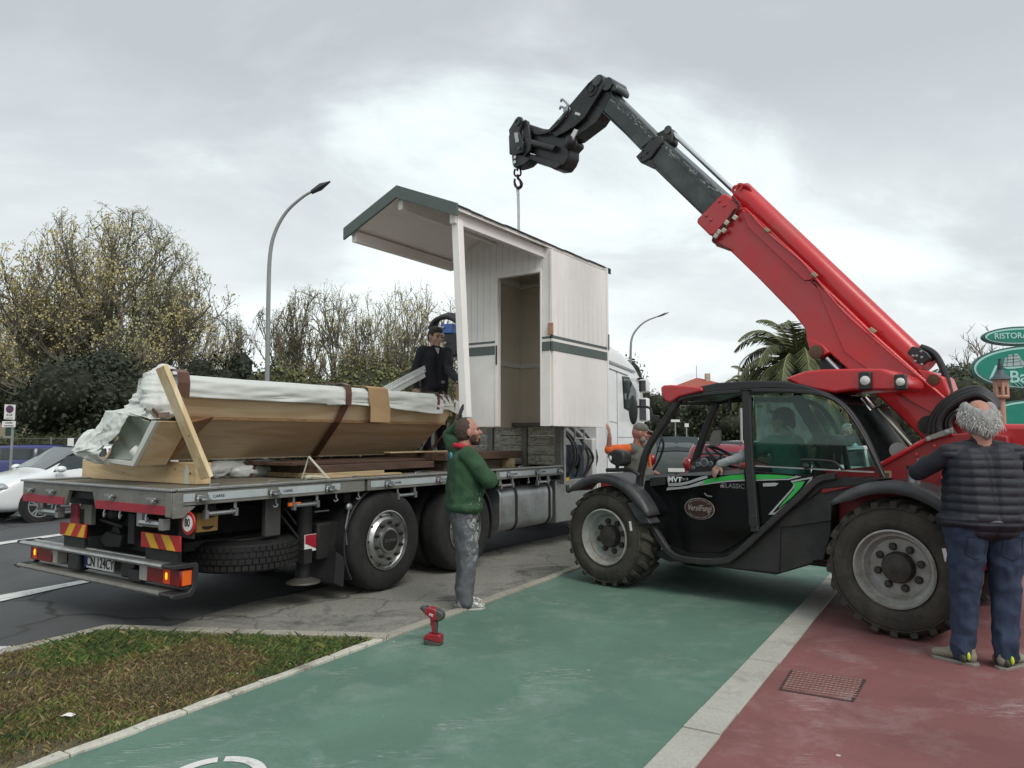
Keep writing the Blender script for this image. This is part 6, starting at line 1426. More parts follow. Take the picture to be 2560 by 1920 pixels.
for (x,y),s_ in (((400,240),1.),((805,255),.85)):
    a,z=M_.hit(*ZB(x-15,y),.19); hh=.078*s_
    q=MB().box(a-.052*s_,a+.052*s_,.165,.23,z-hh,z+hh).obj('work_light',m_black,tele,bevel=.012); MB().lathe([(.040*s_,0),(.040*s_,.012),(.03*s_,.020),(.0,.024)],(a+.008,.165,z),(0,-1,0),20).obj('lens',m_len,q,smooth=True)
# door lower panels, window panes
lo=[Z5(683,826),Z5(668,900),Z5(676,980),Z5(730,1120),Z5(800,1235),Z5(870,1305),Z5(960,1338),Z5(1180,1345),Z5(1262,1305),Z5(1408,1192),Z5(1400,800),Z5(760,815)]
dp=pp('door_lower',lo,NC-.01,NC+.02,m_door,bevel=.006)
sp_=pp('rear_side_panel',[Z5(1412,800),ZC(1500,1010),ZC(1700,1020),Z5(1713,905),ZA(960,230),ZA(640,560),ZA(330,800),Z5(1415,1190)],NC-.005,NC+.02,m_door,bevel=.006)
m_cg=glass('cab_glass',(.74,.80,.77),.04); m_cg2=glass('cab_glass_tinted',(.56,.72,.67),.02)
pp('front_side_window',[Z5(905,345),Z5(820,440),Z5(740,620),Z5(685,800),Z5(1400,790),Z5(1340,330),Z5(1160,335)],NC+.03,NC+.036,m_cg,bevel=0) if 0 else None
rw=pp('rear_side_window',[(1884,990),(2014,988),(2060,1000),(2100,1030),(2140,1080),(2188,1176),(2000,1170),(1884,1163)],NC-.004,NC+.002,m_cg2,bevel=0)
pp('far_side_window',[(1890,1010),(1960,1006),(2040,1016),(2085,1065),(2110,1160),(1890,1160)],NK+.0,NK+.006,m_cg,bevel=0)
mb=MB(); mb.beam(h3(*ZC(800,905),NC-.02),h3(*ZC(2150,975),NC-.02),.012,.012); mb.obj('window_rail',m_alu,tele)
mb=MB(); mb.tube(catmull([h3(*ZC(*p),NC-.06) for p in ((1340,840),(1450,838),(1640,850),(1720,870),(1800,950))],4),.012,8); mb.tube([h3(*ZC(1440,860),NC-.05),h3(*ZC(1500,930),NC-.05)],.006,6); mb.ell(h3(*ZC(1395,905),NC-.05),(.035,.02,.03)); mb.obj('window_handle',m_black,tele,smooth=True)
# door stripes and lettering
m_sil=mat('silver_decal',(.45,.46,.46),.35,.4,var=.05); m_grn=mat('bright_green_decal',(.03,.42,.07),.35,var=.04); m_dg=mat('grey_sill',(.13,.13,.135),.5,var=.1)
ND=NC-.016
def dec(name,pts,z,m,off=0,par=None): return pp(name,[z(*p) for p in pts],ND-off,ND-off+.003,m,par or dp,bevel=0)
dec('door_sill',((100,195),(580,165),(620,185),(690,160),(1180,130),(1400,115),(1795,95),(1800,160),(1500,190),(1150,195),(690,205),(620,215),(180,240),(160,280),(95,285)),ZD,m_dg)
dec('silver_stripe',((465,235),(490,235),(505,330),(700,325),(850,295),(1050,220),(1160,200),(1170,240),(1000,290),(850,340),(700,375),(490,385)),ZD,m_sil)
dec('silver_stripe',((475,405),(650,400),(850,370),(1020,310),(1180,260),(1200,290),(1000,380),(800,420),(450,455)),ZD,m_sil,.001)
dec('green_stripe',((1090,300),(1200,255),(1400,220),(1600,190),(1800,180),(1805,265),(1500,285),(1250,320),(1100,345)),ZD,m_grn,.0035)
dec('silver_stripe',((1090,350),(1250,322),(1500,288),(1808,268),(1810,292),(1500,310),(1250,340),(1000,380)),ZD,m_sil,.004)
dec('green_stripe',((1975,180),(2212,182),(2400,190),(2700,215),(2500,250),(2212,262),(1975,268)),ZD,m_grn,0,sp_)
dec('silver_stripe',((300,228),(690,215),(770,190),(780,180),(850,190),(700,228),(305,240)),ZA,m_sil,.004,sp_)
dec('silver_stripe',((720,240),(975,192),(960,240),(840,400),(540,628),(465,628),(740,320),(755,280)),ZA,m_sil,0,sp_)
dec('dark_stripe',((745,255),(945,215),(900,280),(800,400),(540,605),(515,605),(755,330),(770,280)),ZA,m_door,.0035,sp_)
dec('green_stripe',((765,255),(885,245),(840,320),(740,425),(580,560),(600,530),(760,340)),ZA,m_grn,.007,sp_)
dec('silver_badge',((402,268),(540,262),(585,270),(545,300),(405,306)),ZA,m_sil,0,sp_)
def tx(s,x,y,size,z,m,par=dp,**k): a,zz_=M_.hit(*z(x,y),ND-.003); return text('lettering',s,size,m,par,(a,ND-.003,zz_),X,Zv,.0012,**k)
tx('MVT',603,272,.075,ZD,m_wh,bold=.03,sx=1.1); dec('badge',((700,243),(825,238),(825,280),(700,290)),ZD,m_sil,.0); tx('628',762,264,.045,ZD,m_door,bold=.01)
tx('CLASSIC',1600,382,.062,ZD,mat('letter_dim_grey',(.16,.16,.17),.4),sx=1.1,bold=.01); dec('badge',((1385,362),(1452,358),(1452,405),(1390,408)),ZD,mat('badge_pink',(.35,.2,.2),.5))
# oval farm sticker
a,z=M_.hit(*ZD(1027,772),ND); ra=abs(M_.hit(*ZD(1285,772),ND)[0]-M_.hit(*ZD(770,772),ND)[0])/2; rb=.155*0+abs(M_.hit(*ZD(1027,590),ND)[1]-M_.hit(*ZD(1027,960),ND)[1])/2
def oval(f,off,m,nm): return MB().prism([(a+ra*f*cos(t),z+rb*f*sin(t)) for t in [2*pi*k/40 for k in range(40)]],ND-off,ND-off+.002).obj(nm,m,dp)
m_brn=mat('sticker_brown',(.040,.018,.016),.4); m_cr=mat('sticker_line',(.34,.30,.27),.5)
oval(1,.001,m_cr,'oval_sticker'); oval(.955,.0035,m_brn,'sticker_face')
text('lettering','VersilFungi',.085,m_cr,dp,(a,ND-.0045,z+.005),X,Zv,.0012,shear=.3,sx=.72)
for sg in (1,-1):
    V_=[];F_=[]
    for k in range(25):
        t=sg*(pi*.18+pi*.64*k/24)
        for f in (.80,.835): V_.append((a+ra*f*cos(t),ND-.0042,z+rb*f*sin(t)))
    for k in range(24):
        if k%7!=3: F_.append((2*k,2*k+1,2*k+3,2*k+2))
    link('lettering_band',fastmesh('l',V_,F_),m_cr,dp)
dec('door_handle',((185,245),(430,230),(450,300),(430,355),(180,385),(170,340)),ZD,m_black,.012)
MB().tube(catmull([h3(*ZD(1115,505),ND-.01),h3(*ZD(1160,550),ND-.02),h3(*ZD(1245,565),ND-.01)],4),.008,6).obj('scratch_handle',m_dg,dp,smooth=True)
pp('hinge_box',[ZA(235,635),ZA(330,635),ZA(335,745),ZA(300,790),ZA(235,745)],NC-.06,NC-.01,m_black,tele,bevel=.006)
# interior: floor, dashboard, gauges, steering column and wheel, seat
MB().prism(P_([(1650,1380),(2000,1240),(2180,1190),(2180,1210),(2000,1300),(1842,1390),(1700,1400)],.4),.22,.9).obj('cab_floor',m_black,tele)
db=pp('dashboard',[Z5(960,800),Z5(985,745),Z5(1040,705),Z5(1085,695),Z5(1120,715),Z5(1150,770),Z5(1150,1000),Z5(960,1000)],.42,.78,m_black,bevel=.02)
for x,y,rr in ((1032,752,.028),(1072,738,.045),(1115,748,.028),(1000,775,.02)):
    s_,z=M_.hit(*Z5(x,y),.415); g=MB().lathe([(rr,0),(rr,.008),(rr*.85,.01),(rr*.8,.004),(.0,.004)],(s_,.42,z),(0,-1,0),20).obj('gauge',m_sil,db,smooth=True,sharp=30); MB().lathe([(rr*.78,0),(rr*.78,.003),(0,.003)],(s_,.4155,z),(0,-1,0),16).obj('dial',mat('dial_dark',(.10,.11,.12),.3),g)
sc_=Vector(h3(*Z5(1195,700),.55)); ax=Vector((.55,0,.83)).normalized(); u_=ax.cross(Vector((0,1,0))).normalized(); v_=Vector((0,1,0))
MB().tube([sc_+(u_*cos(t)+v_*sin(t))*.19 for t in [2*pi*k/28 for k in range(29)]],.016,8,caps=False).obj('steering_wheel',m_black,tele,smooth=True)
mb=MB(); mb.tube([sc_,sc_-ax*.4],.03,8); 
for t in (0,2.1,4.2): mb.tube([sc_,sc_+(u_*cos(t)+v_*sin(t))*.19],.012,6)
mb.obj('steering_column',m_black,tele,smooth=True)
pp('inner_mirror',[Z5(1130,528),Z5(1185,520),Z5(1185,600),Z5(1170,632),Z5(1108,625),Z5(1108,580)],.80,.815,mat('pale_panel',(.26,.25,.23),.5),tele,bevel=.01)
s0_,z0_=M_.hit(1990,1230,.55)
mb=MB(); mb.box(s0_-.30,s0_+.22,.32,.80,z0_-.14,z0_-.02); mb.obj('seat_cushion',m_black,tele,bevel=.05); MB().solid([(s0_+.16,.34,z0_-.02),(s0_+.28,.34,z0_-.02),(s0_+.42,.34,z0_+.55),(s0_+.32,.34,z0_+.55)],[(s0_+.16,.78,z0_-.02),(s0_+.28,.78,z0_-.02),(s0_+.42,.78,z0_+.55),(s0_+.32,.78,z0_+.55)]).obj('seat_back',m_black,tele,bevel=.05)
MB().tube(catmull([h3(*ZC(*p),.34) for p in ((1190,470),(1240,510),(1260,560),(1240,600))],4),.010,6).obj('seat_belt',mat('belt_white',(.5,.5,.48),.7),tele)
# roof-mounted bits, mirrors, front lamp arm
MB().tube([h3(*ZC(545,175),.5),h3(*ZC(550,300),.5)],.022,8).obj('roof_grip',m_black,tele,smooth=True)
mb=MB(); c=h3(1583,1025,-.08); mb.ell(c,(.055,.03,.155)); mb.obj('mirror',m_black,tele,smooth=True)
mb=MB(); mb.tube(catmull([h3(*Z5(*p),-.05) for p in ((612,420),(605,380),(640,365),(690,368),(715,385),(725,430),(760,455))],4),.013,8); mb.obj('mirror_arm',m_black,tele,smooth=True)
pp('mirror_bracket',[Z5(720,420),Z5(765,425),Z5(760,470),Z5(725,475)],-.06,-.02,m_black,tele)
lmp=pp('front_lamp',[Z5(418,700),Z5(425,670),Z5(470,650),Z5(520,665),Z5(535,690),Z5(535,750),Z5(490,770),Z5(440,745)],-.10,.05,m_black,bevel=.025,seg=3)
s_,z=M_.hit(*Z5(452,712),-.11); MB().lathe([(.03,0),(.03,.012),(.0,.018)],(s_-.02,-.10,z),(-.6,-1,0),14).obj('lens',m_len,lmp,smooth=True)
mb=MB(); mb.tube(catmull([h3(*Z5(*p),.0) for p in ((420,790),(480,790),(560,788),(600,795),(640,830))],4),.022,8); mb.tube([h3(*Z5(490,790),.0),h3(*Z5(490,740),.0)],.02,8); mb.tube(catmull([h3(*Z5(*p),.0) for p in ((530,740),(555,750),(550,770))],3),.01,6); mb.obj('lamp_arm',m_black,tele,smooth=True)
mb=MB(); mb.tube([h3(*Z5(860,420),NC+.6),h3(*Z5(790,560),NC+.6),h3(*Z5(740,730),NC+.6)],.008,6); mb.tube(catmull([h3(*Z5(*p),NC+.5) for p in ((770,540),(800,620),(770,720),(730,790))],4),.014,6); mb.obj('wiper',m_black,tele,smooth=True)
mb=MB(); mb.tube([h3(*Z5(905,345),NC+.02),h3(*Z5(1160,345),NC+.3)],.012,6); mb.obj('sunblind_rail',m_black,tele)
# lift cylinders between cab and boom
MB().tube([h3(*ZB(480,590),.62),h3(*ZB(800,1010),.62)],.10,16).obj('lift_cylinder',m_boomd,tele,smooth=True)
for k,(p,q) in enumerate((((345,440),(465,590)),((400,425),(498,540)))): MB().tube([h3(*ZB(*p),.56),h3(*ZB(*q),.56)],.020,10).obj('lift_rod',m_rod,tele,smooth=True)
MB().tube([h3(*ZB(530,560),.55),h3(*ZB(925,1000),.55)],.012,6).obj('steel_pipe',mat('steel_pipe_dull',(.30,.29,.24),.35,.7),tele,smooth=True); MB().tube([h3(*ZB(500,560),.55),h3(*ZB(885,1025),.55)],.007,6).obj('steel_pipe',mat('steel_pipe_dull',(.30,.29,.24),.35,.7),tele,smooth=True)
MB().tube([Vector(h3(*ZB(760,1040),.50)),Vector(h3(*ZB(760,1040),.70))],.07,14).obj('cylinder_eye',mat('eye_steel',(.2,.2,.19),.4,.6),tele,smooth=True)
pp('engine_bay',[ZB(40,390),ZB(340,420),ZB(420,600),ZB(700,1030),ZB(860,1040),ZB(560,1200)],.72,.80,m_body,tele) 
pp('cylinder_boot',[Z9(1440,1630),(2068,890),(2112,915),(2100,930),(2050,930)],1.02,1.2,m_rub,tele,bevel=.02)
MB().tube([h3(*Z9(1520,1640),.9),h3(2110,940,.9)],.02,8).obj('lift_rod',m_rod,tele,smooth=True)
# hose bundle at the boom foot
for k in range(6):
    q=[(1120+60*k,860),(1150+42*k,700+12*k),(1250+26*k,540+26*k),(1400+16*k,420+34*k),(1560+6*k,350+36*k),(1700,340+32*k),(1830,420+28*k),(1900,520+20*k)]
    MB().tube(catmull([h3(*ZB(*p),.88-.03*(k%3)) for p in q],6),.034 if k<4 else .022,10).obj('hydraulic_hose',m_rub,tele,smooth=True)
s_,z=M_.hit(*ZB(1110,750),NB-.002); MB().lathe([(.085,0),(.085,.006),(.065,.006),(.0,.006)],(s_,NB-.002,z),(0,-1,0),24).obj('hose_port',m_boomd,tele)
mb=MB()
for k in range(9): a=Vector(h3(*ZB(1440+36*k,585+24*k),.9)); mb.ell(a,(.022,.02,.022),seg=8,rings=6); mb.tube([a,a+Vector((.06,0,.05))],.010,6)
mb.obj('hose_fittings',mat('brass_fitting',(.30,.24,.15),.35,.7),tele,smooth=True)
# valve block on the boom back and its hose
vb=pp('valve_block',[Z6(678,150),Z6(700,120),Z6(740,130),Z6(770,150),Z6(790,175),Z6(765,195),Z6(745,212)],.98,1.15,m_boomd,bevel=.01)
for p in ((705,165),(722,165),(745,172),(745,205),(742,145),(715,190)): s_,z=M_.hit(*Z6(*p),.97); MB().lathe([(.013,0),(.013,.008),(.0,.012)],(s_,.98,z),(0,-1,0),8).obj('bolt',m_steel,vb)
for k in range(2): MB().tube(catmull([h3(*Z6(*p),1.05+.05*k) for p in ((740,125),(780,140),(815,170),(850,240),(872,320),(890,400))],5),.03,8).obj('hydraulic_hose',m_rub,tele,smooth=True)
pp('boom_pivot_plate',[Z6(720,225),Z6(780,235),Z6(845,262),Z6(868,330),Z6(862,365),Z6(760,290)],.94,1.3,m_redp,bevel=.015)
s_,z=M_.hit(*Z6(799,275),.93); MB().lathe([(.05,0),(.05,.015),(0,.018)],(s_,.94,z),(0,-1,0),16).obj('pivot_pin',mat('rusty_pin',(.12,.07,.045),.5,.5),tele,smooth=True)
pp('counterweight',[(2440,1060),(2560,1060),(2640,1090),(2640,1330),(2520,1330),(2440,1200)],.5,1.8,m_redp,bevel=.04,seg=3)
# ================= people =================
def skin(n,c): return mat(n,c,.5,var=.06,scale=30,bump=.05)
m_sk=skin('skin_light',(.42,.25,.19)); m_sk2=skin('skin_reddish',(.40,.19,.14)); m_sk3=skin('skin_tan',(.34,.19,.13))
m_eye=mat('eye_dark',(.02,.015,.012),.3)
def cloth(n,c,rough=.85,spots=None,sheen=0,fade=None):
    m=mat(n,c,rough,var=.16,scale=7,bump=.25,bscale=160)
    if spots:
        t=m.node_tree; b=t.nodes['Principled BSDF']; L=t.links.new; old=b.inputs['Base Color'].links[0].from_socket
        tc=N(t,'ShaderNodeTexCoord'); n1=N(t,'ShaderNodeTexNoise'); n1.inputs['Scale'].default_value=spots[1]; n1.inputs['Detail'].default_value=6; n1.inputs['Roughness'].default_value=.7; n1.inputs['Distortion'].default_value=1.2; L(tc.outputs['Object'],n1.inputs['Vector'])
        r=N(t,'ShaderNodeValToRGB'); L(n1.outputs[0],r.inputs[0]); r.color_ramp.elements[0].position=spots[2]; r.color_ramp.elements[1].position=spots[2]+.025
        sx=N(t,'ShaderNodeSeparateXYZ'); L(tc.outputs['Object'],sx.inputs[0])
        mr=N(t,'ShaderNodeMapRange'); mr.inputs[1].default_value=spots[3]; mr.inputs[2].default_value=spots[4]; L(sx.outputs[2],mr.inputs[0]); 
        mf=N(t,'ShaderNodeMapRange'); mf.inputs[1].default_value=-.06; mf.inputs[2].default_value=.10; L(sx.outputs[0],mf.inputs[0])
        mu=N(t,'ShaderNodeMath',operation='MULTIPLY'); L(r.outputs[0],mu.inputs[0]); L(mr.outputs[0],mu.inputs[1]); mu2=N(t,'ShaderNodeMath',operation='MULTIPLY'); L(mu.outputs[0],mu2.inputs[0]); L(mf.outputs[0],mu2.inputs[1])
        mx=N(t,'ShaderNodeMixRGB'); L(mu2.outputs[0],mx.inputs[0]); L(old,mx.inputs[1]); mx.inputs[2].default_value=(*spots[0],1); L(mx.outputs[0],b.inputs['Base Color'])
    return m
class Person:
    def __init__(s,label,loc,rot,H=1.75,skinm=None,cat='person'):
        s.root=empty('person',loc,rot); tag(s.root,label,cat); s.root['label']=label
        s.loc0=Vector(loc); s.rot=rot; s.k=H/1.75; s.skin=skinm or m_sk; k=s.k
        V=lambda x,y,z: Vector((x*k,y*k,z*k))
        s.J={'pel':V(0,0,.96),'chest':V(0,0,1.28),'neck':V(0,0,1.46),'head':V(.02,0,1.625)}
        for sd_,sg in (('L',1),('R',-1)):
            s.J['sh'+sd_]=V(0,.185*sg,1.41); s.J['el'+sd_]=V(-.02,.23*sg,1.13); s.J['wr'+sd_]=V(.06,.25*sg,.88)
            s.J['hip'+sd_]=V(0,.09*sg,.91); s.J['kn'+sd_]=V(.02,.10*sg,.50); s.J['an'+sd_]=V(-.02,.11*sg,.085)
        s.hy=0; s.hp=0; s.hk=1.10
    def W(s,v): # world -> local
        return rotz(-s.rot)@(Vector(v)-s.loc0)
    def hm(s): return rotz(s.hy)@Matrix.Rotation(s.hp,3,'Y')
    def hp_(s,x,y,z): return s.J['head']+s.hm()@(Vector((x,y,z))*s.k*s.hk)
    def build_body(s,hands=True,gloves=None,curl=.5,fist={},legs=True,fat=0):
        k0=s.k; k=s.k*s.hk; mb=MB(); J=s.J; Mh=s.hm()
        mb.ell(s.hp_(-.008,0,.012),(.098*k,.076*k,.108*k),Mh); mb.cap(s.hp_(.022,0,-.025),.062*k,s.hp_(.052,0,-.078),.036*k); mb.ell(s.hp_(.03,0,-.03),(.068*k,.060*k,.07*k),Mh)
        mb.cap(s.hp_(.092,0,.012),.009*k,s.hp_(.112,0,-.022),.015*k); mb.ell(s.hp_(.086,0,-.055),(.018*k,.026*k,.012*k),Mh); mb.ell(s.hp_(.080,0,.030),(.018*k,.048*k,.010*k),Mh); mb.ell(s.hp_(.075,0,-.085),(.022*k,.026*k,.018*k),Mh)
        for sg in (1,-1): mb.ell(s.hp_(.0,.079*sg,-.008),(.019*k,.010*k,.032*k),Mh,seg=8,rings=6); mb.ell(s.hp_(.064,.040*sg,-.02),(.026*k,.024*k,.028*k),Mh)
        k=k0
        mb.cap(J['neck']-Vector((.01,0,.06*k)),.062*k,s.hp_(-.02,0,-.06),.056*k)
        f=1+fat
        for sg in (1,-1): mb.cap(J['pel']+Vector((0,.06*sg*k,0)),.105*k*f,J['chest']+Vector((0,.08*sg*k,.04)),.105*k)
        for sd_,sg in (('L',1),('R',-1)):
            mb.cap(J['neck']+Vector((0,.05*sg,-.05)),.055*k,J['sh'+sd_],.055*k); mb.cap(J['sh'+sd_],.050*k,J['el'+sd_],.040*k); mb.cap(J['el'+sd_],.040*k,J['wr'+sd_],.027*k)
            if legs: mb.cap(J['hip'+sd_],.082*k,J['kn'+sd_],.052*k); mb.cap(J['kn'+sd_],.052*k,J['an'+sd_],.038*k); mb.cap(J['an'+sd_],.038*k,J['an'+sd_]+Vector((.12*k,0,-.045*k)),.03*k)
            if not (gloves and sd_ in gloves): s.hand(mb,sd_,fist.get(sd_,curl))
        o=remesh('body',mb,s.skin,s.root,.0062*1.0,1)
        k=s.k*s.hk; mb=MB()
        for sg in (1,-1): mb.ell(s.hp_(.0855,.030*sg,.010),(.008*k,.014*k,.0065*k),Mh,seg=8,rings=6)
        mb.obj('eyes',m_eye,s.root,smooth=True)
        mb=MB()
        for sg in (1,-1): mb.cap(s.hp_(.094,.014*sg,.031),.0045*k,s.hp_(.082,.046*sg,.033),.004*k)
        s.brow=mb
        return o
    def hand(s,mb,sd_,curl=.5,scale=1.05):
        k=s.k*scale; w=s.J['wr'+sd_]; d=(w-s.J['el'+sd_]).normalized(); d=s.J.get('hd'+sd_,d).normalized() if 'hd'+sd_ in s.J else d
        pn=s.J.get('pn'+sd_,Vector((0,0,-1))); pn=(pn-d*pn.dot(d)); pn=(pn if pn.length>1e-3 else d.orthogonal()).normalized(); sv=d.cross(pn)*(1 if sd_=='L' else -1)
        mb.cap(w,.024*k,w+d*.03*k,.03*k,flat=(pn,.65)); 
        for i,(o_,L_) in enumerate(((.028,.072),(.010,.080),(-.009,.075),(-.027,.060))):
            b=w+d*(.03*k)+sv*o_*k*.55; kn=w+d*(.088*k-.006*abs(i-1)*k)+sv*o_*k
            mb.cap(b,.015*k,kn,.0105*k,flat=(pn,.8)); c=curl*(1+.15*i); d1=(d*cos(c)+pn*sin(c)); p1=kn+d1*L_*.5*k; d2=(d*cos(2*c)+pn*sin(2*c)); p2=p1+d2*L_*.42*k
            mb.cap(kn,.0102*k,p1,.009*k,seg=8); mb.cap(p1,.009*k,p2,.0075*k,seg=8)
        tb=w+d*.02*k+sv*.022*k; t1=tb+(d*.55+sv*.65+pn*.25).normalized()*.042*k; t2=t1+(d*.85+sv*.25+pn*.35).normalized()*.032*k
        mb.cap(tb,.015*k,t1,.012*k,seg=8); mb.cap(t1,.012*k,t2,.009*k,seg=8)
    def top(s,name,m,fat=.0,sleeves=True,loose=.018,wr=.010,seed=1,hem=.90,sl=1.0,collar=True,vox=.0105,arm=0):
        k=s.k; mb=MB(); J=s.J; ex=loose
        for sg in (1,-1):
            hemp=J['pel']+Vector((0,.068*sg*k,(hem-.96)*k)); mb.cap(hemp,(.118+fat)*k+ex*.6,J['chest']+Vector((0,.085*sg*k,.045)),.112*k+ex*.7+fat*.4)
            mb.cap(J['chest']+Vector((-.01,.07*sg*k,.05)),.115*k+ex*.4,J['neck']+Vector((-.01,.07*sg*k,-.075*k)),.078*k)
        hp0=J['pel']+Vector((0,0,(hem-.96)*k-.035)); ww=.075+fat*.6; mb.cap(hp0-Vector((0,ww,0)),(.118+fat)*k+ex*.6,hp0+Vector((0,ww,0)),(.118+fat)*k+ex*.6,flat=((0,0,1),.42))
        if fat: mb.ell(J['pel']+Vector((.04+fat*.3,0,.13*k)),(.13+fat,.17+fat*.8,.16))
        for sd_,sg in (('L',1),('R',-1)):
            mb.cap(J['neck']+Vector((0,.06*sg,-.045)),.055*k+ex*.4,J['sh'+sd_],.062*k+ex*.5)
            if sleeves:
                mb.cap(J['sh'+sd_],.060*k+ex*.6+arm,J['el'+sd_],.048*k+ex*.6+arm)
                if sl>0: e=J['el'+sd_].lerp(J['wr'+sd_],sl); mb.cap(J['el'+sd_],.047*k+ex*.6+arm,e,.034*k+ex*.3)
            else: mb.cap(J['sh'+sd_]-Vector((0,sg*.02,0)),.064*k+ex*.5,J['sh'+sd_]-Vector((0,.03*sg,.06)),.06*k+ex*.5)
        if collar: mb.cap(J['neck']+Vector((-.005,0,-.045*k)),.070*k,J['neck']+Vector((0,0,.0)),.064*k)
        return remesh(name,mb,m,s.root,vox,2,wr=(wr,(7,7,6.5),seed))
    def legs(s,name,m,loose=.018,wr=.012,seed=2,waist=.99,fat=0,vox=.0105):
        k=s.k; mb=MB(); J=s.J
        for sd_,sg in (('L',1),('R',-1)):
            w_=J['pel']+Vector((0,.062*sg*k,(waist-.96)*k)); mb.cap(w_,.105*k+fat,J['hip'+sd_],.108*k+fat); mb.cap(J['hip'+sd_]+Vector((-.02,0,-.0)),.105*k+fat*.6,J['kn'+sd_],.064*k+loose+fat*.2); mb.cap(J['kn'+sd_],.062*k+loose+fat*.2,J['an'+sd_]+Vector((0,0,.045)),.048*k+loose)
            mb.cap(J['an'+sd_]+Vector((-.01,0,.10)),.052*k+loose,J['an'+sd_]+Vector((.01,0,.0)),.052*k+loose*.9)
        return remesh(name,mb,m,s.root,vox,2,wr=(wr,(9,9,6),seed))
    def shoes(s,m,sole,yaw=(0,0)):
        k=s.k; z_=1.18 if max(map(abs,yaw))>.1 else 1.0
        for sd_,y_ in (('L',yaw[0]),('R',yaw[1])):
            a=s.J['an'+sd_]; R_m=rotz(y_); mb=MB(); g=Vector((a.x,a.y,0))
            P=lambda x,y,z:g+R_m@Vector((x*z_,y*z_,z*(1.0 if z<.03 else z_)))
            mb.cap(P(-.035,0,.055),.045,P(.06,0,.062),.044,flat=(R_m@Vector((0,1,0)),.9)); mb.cap(P(.05,0,.058),.046,P(.155,0,.040),.036,flat=((0,0,1),.85)); mb.cap(P(-.03,0,.09),.042,P(-.01,0,.11),.045)
            remesh('shoe',mb,m,s.root,.006,2,wr=(.003,(20,20,20),3))
            q=[(-.088,.0),(-.07,.037),(0,.042),(.09,.050),(.16,.040),(.197,.0),(.16,-.042),(.09,-.048),(0,-.040),(-.07,-.034)]
            MB().prismz([P(x,y,0)[:2] for x,y in q],.002,.026).obj('shoe_sole',sole,s.root,bevel=.006)
    def hair(s,m,kind='short'):
        k=s.k*s.hk; Mh=s.hm(); mb=MB()
        if kind=='short': mb.ell(s.hp_(-.020,0,.030),(.097*k,.083*k,.102*k),Mh); mb.ell(s.hp_(-.05,0,-.01),(.062*k,.074*k,.075*k),Mh); mb.ell(s.hp_(.02,0,.085),(.07*k,.065*k,.045*k),Mh)
        if kind=='shaved': mb.ell(s.hp_(-.022,0,.014),(.090*k,.0800*k,.108*k),Mh); mb.ell(s.hp_(-.045,0,-.02),(.06*k,.071*k,.06*k),Mh)
        if kind=='ring':
            for t in range(-6,7):
                a=pi+t*.26; w_=abs(t)/6; mb.ell(s.hp_(cos(a)*.070-.006,sin(a)*.070,-.046+.098*w_),(.036*k,.036*k,.058*k)); mb.ell(s.hp_(cos(a)*.060-.008,sin(a)*.060,-.088+.07*w_),(.030*k,.030*k,.050*k)); mb.ell(s.hp_(cos(a)*.078-.004,sin(a)*.076,-.01+.05*w_),(.026*k,.026*k,.045*k))
        return remesh('hair',mb,m,s.root,.0065,2,wr=(.007 if kind=='ring' else .004,(42,42,9) if kind=='ring' else (30,30,30),4))

# --- man in green at the truck ---
fp=G(1158,1522)
p=Person('bearded man in a paint-splashed green sweater and grey trousers standing beside the truck',(fp.x,fp.y,0),radians(14),1.80,m_sk2)
J=p.J; J['anR']=Vector((-.0,-.09,.085)); J['anL']=Vector((.02,.10,.085)); J['knR']=Vector((.03,-.09,.50)); J['knL']=Vector((.04,.10,.50))
J['elR']=Vector((.19,-.27,1.22)); J['wrR']=Vector((.20,.0,1.20)); J['elL']=p.W(atY(1124,1090,7.5)); J['wrL']=p.W(atY(1146,1062,7.35)); J['hdL']=Vector((.15,0,1)); J['pnL']=Vector((1,0,0)); J['pnR']=Vector((-1,0,0)); J['shL']=Vector((-.03,.19,1.49))
p.J['head']+=Vector((.015,0,.0)); p.hy=radians(-2); p.hp=radians(-6)
p.build_body(gloves='L'); p.top('green_sweater',cloth('green_sweater',(.022,.065,.028),spots=((.45,.48,.45),22,.60,1.22,.98)),fat=.030,loose=.022,wr=.015,seed=3,hem=.97,arm=.010)
p.legs('work_trousers',cloth('grey_work_trousers',(.10,.105,.115),spots=((.50,.51,.50),20,.535,.25,.80)),loose=.022,wr=.016,fat=.012,seed=5); p.shoes(cloth('grey_trainer',(.17,.165,.155),spots=((.6,.6,.57),30,.5,-.2,-.1)),mat('pale_sole',(.40,.39,.36),.7))
p.hair(mat('cropped_brown_hair',(.055,.035,.026),.8,var=.2,scale=40),'shaved')
mb=MB(); Mh=p.hm()
mb.cap(p.hp_(.05,0,-.085),.040,p.hp_(.078,0,-.098),.028); mb.ell(p.hp_(.035,.052,-.06),(.035,.016,.045),Mh); mb.ell(p.hp_(.035,-.052,-.06),(.035,.016,.045),Mh); mb.ell(p.hp_(.083,0,-.043),(.012,.03,.008),Mh); mb.ell(p.hp_(.085,0,-.075),(.02,.03,.025),Mh)
remesh('beard',mb,mat('brown_beard',(.05,.028,.02),.9,var=.2,scale=60),p.root,.006,1,wr=(.003,(50,50,50),2))
mb=MB(); c=p.J['neck']; 
for t in range(14): a=2*pi*t/14; a2=2*pi*(t+1)/14; mb.cap(c+Vector((cos(a)*.078-.005,sin(a)*.078,.022-.02*cos(a))),.026,c+Vector((cos(a2)*.078-.005,sin(a2)*.078,.022-.02*cos(a2))),.026)
remesh('red_collar',mb,cloth('red_collar',(.40,.015,.03)),p.root,.007,1,wr=(.004,(14,14,14),2))
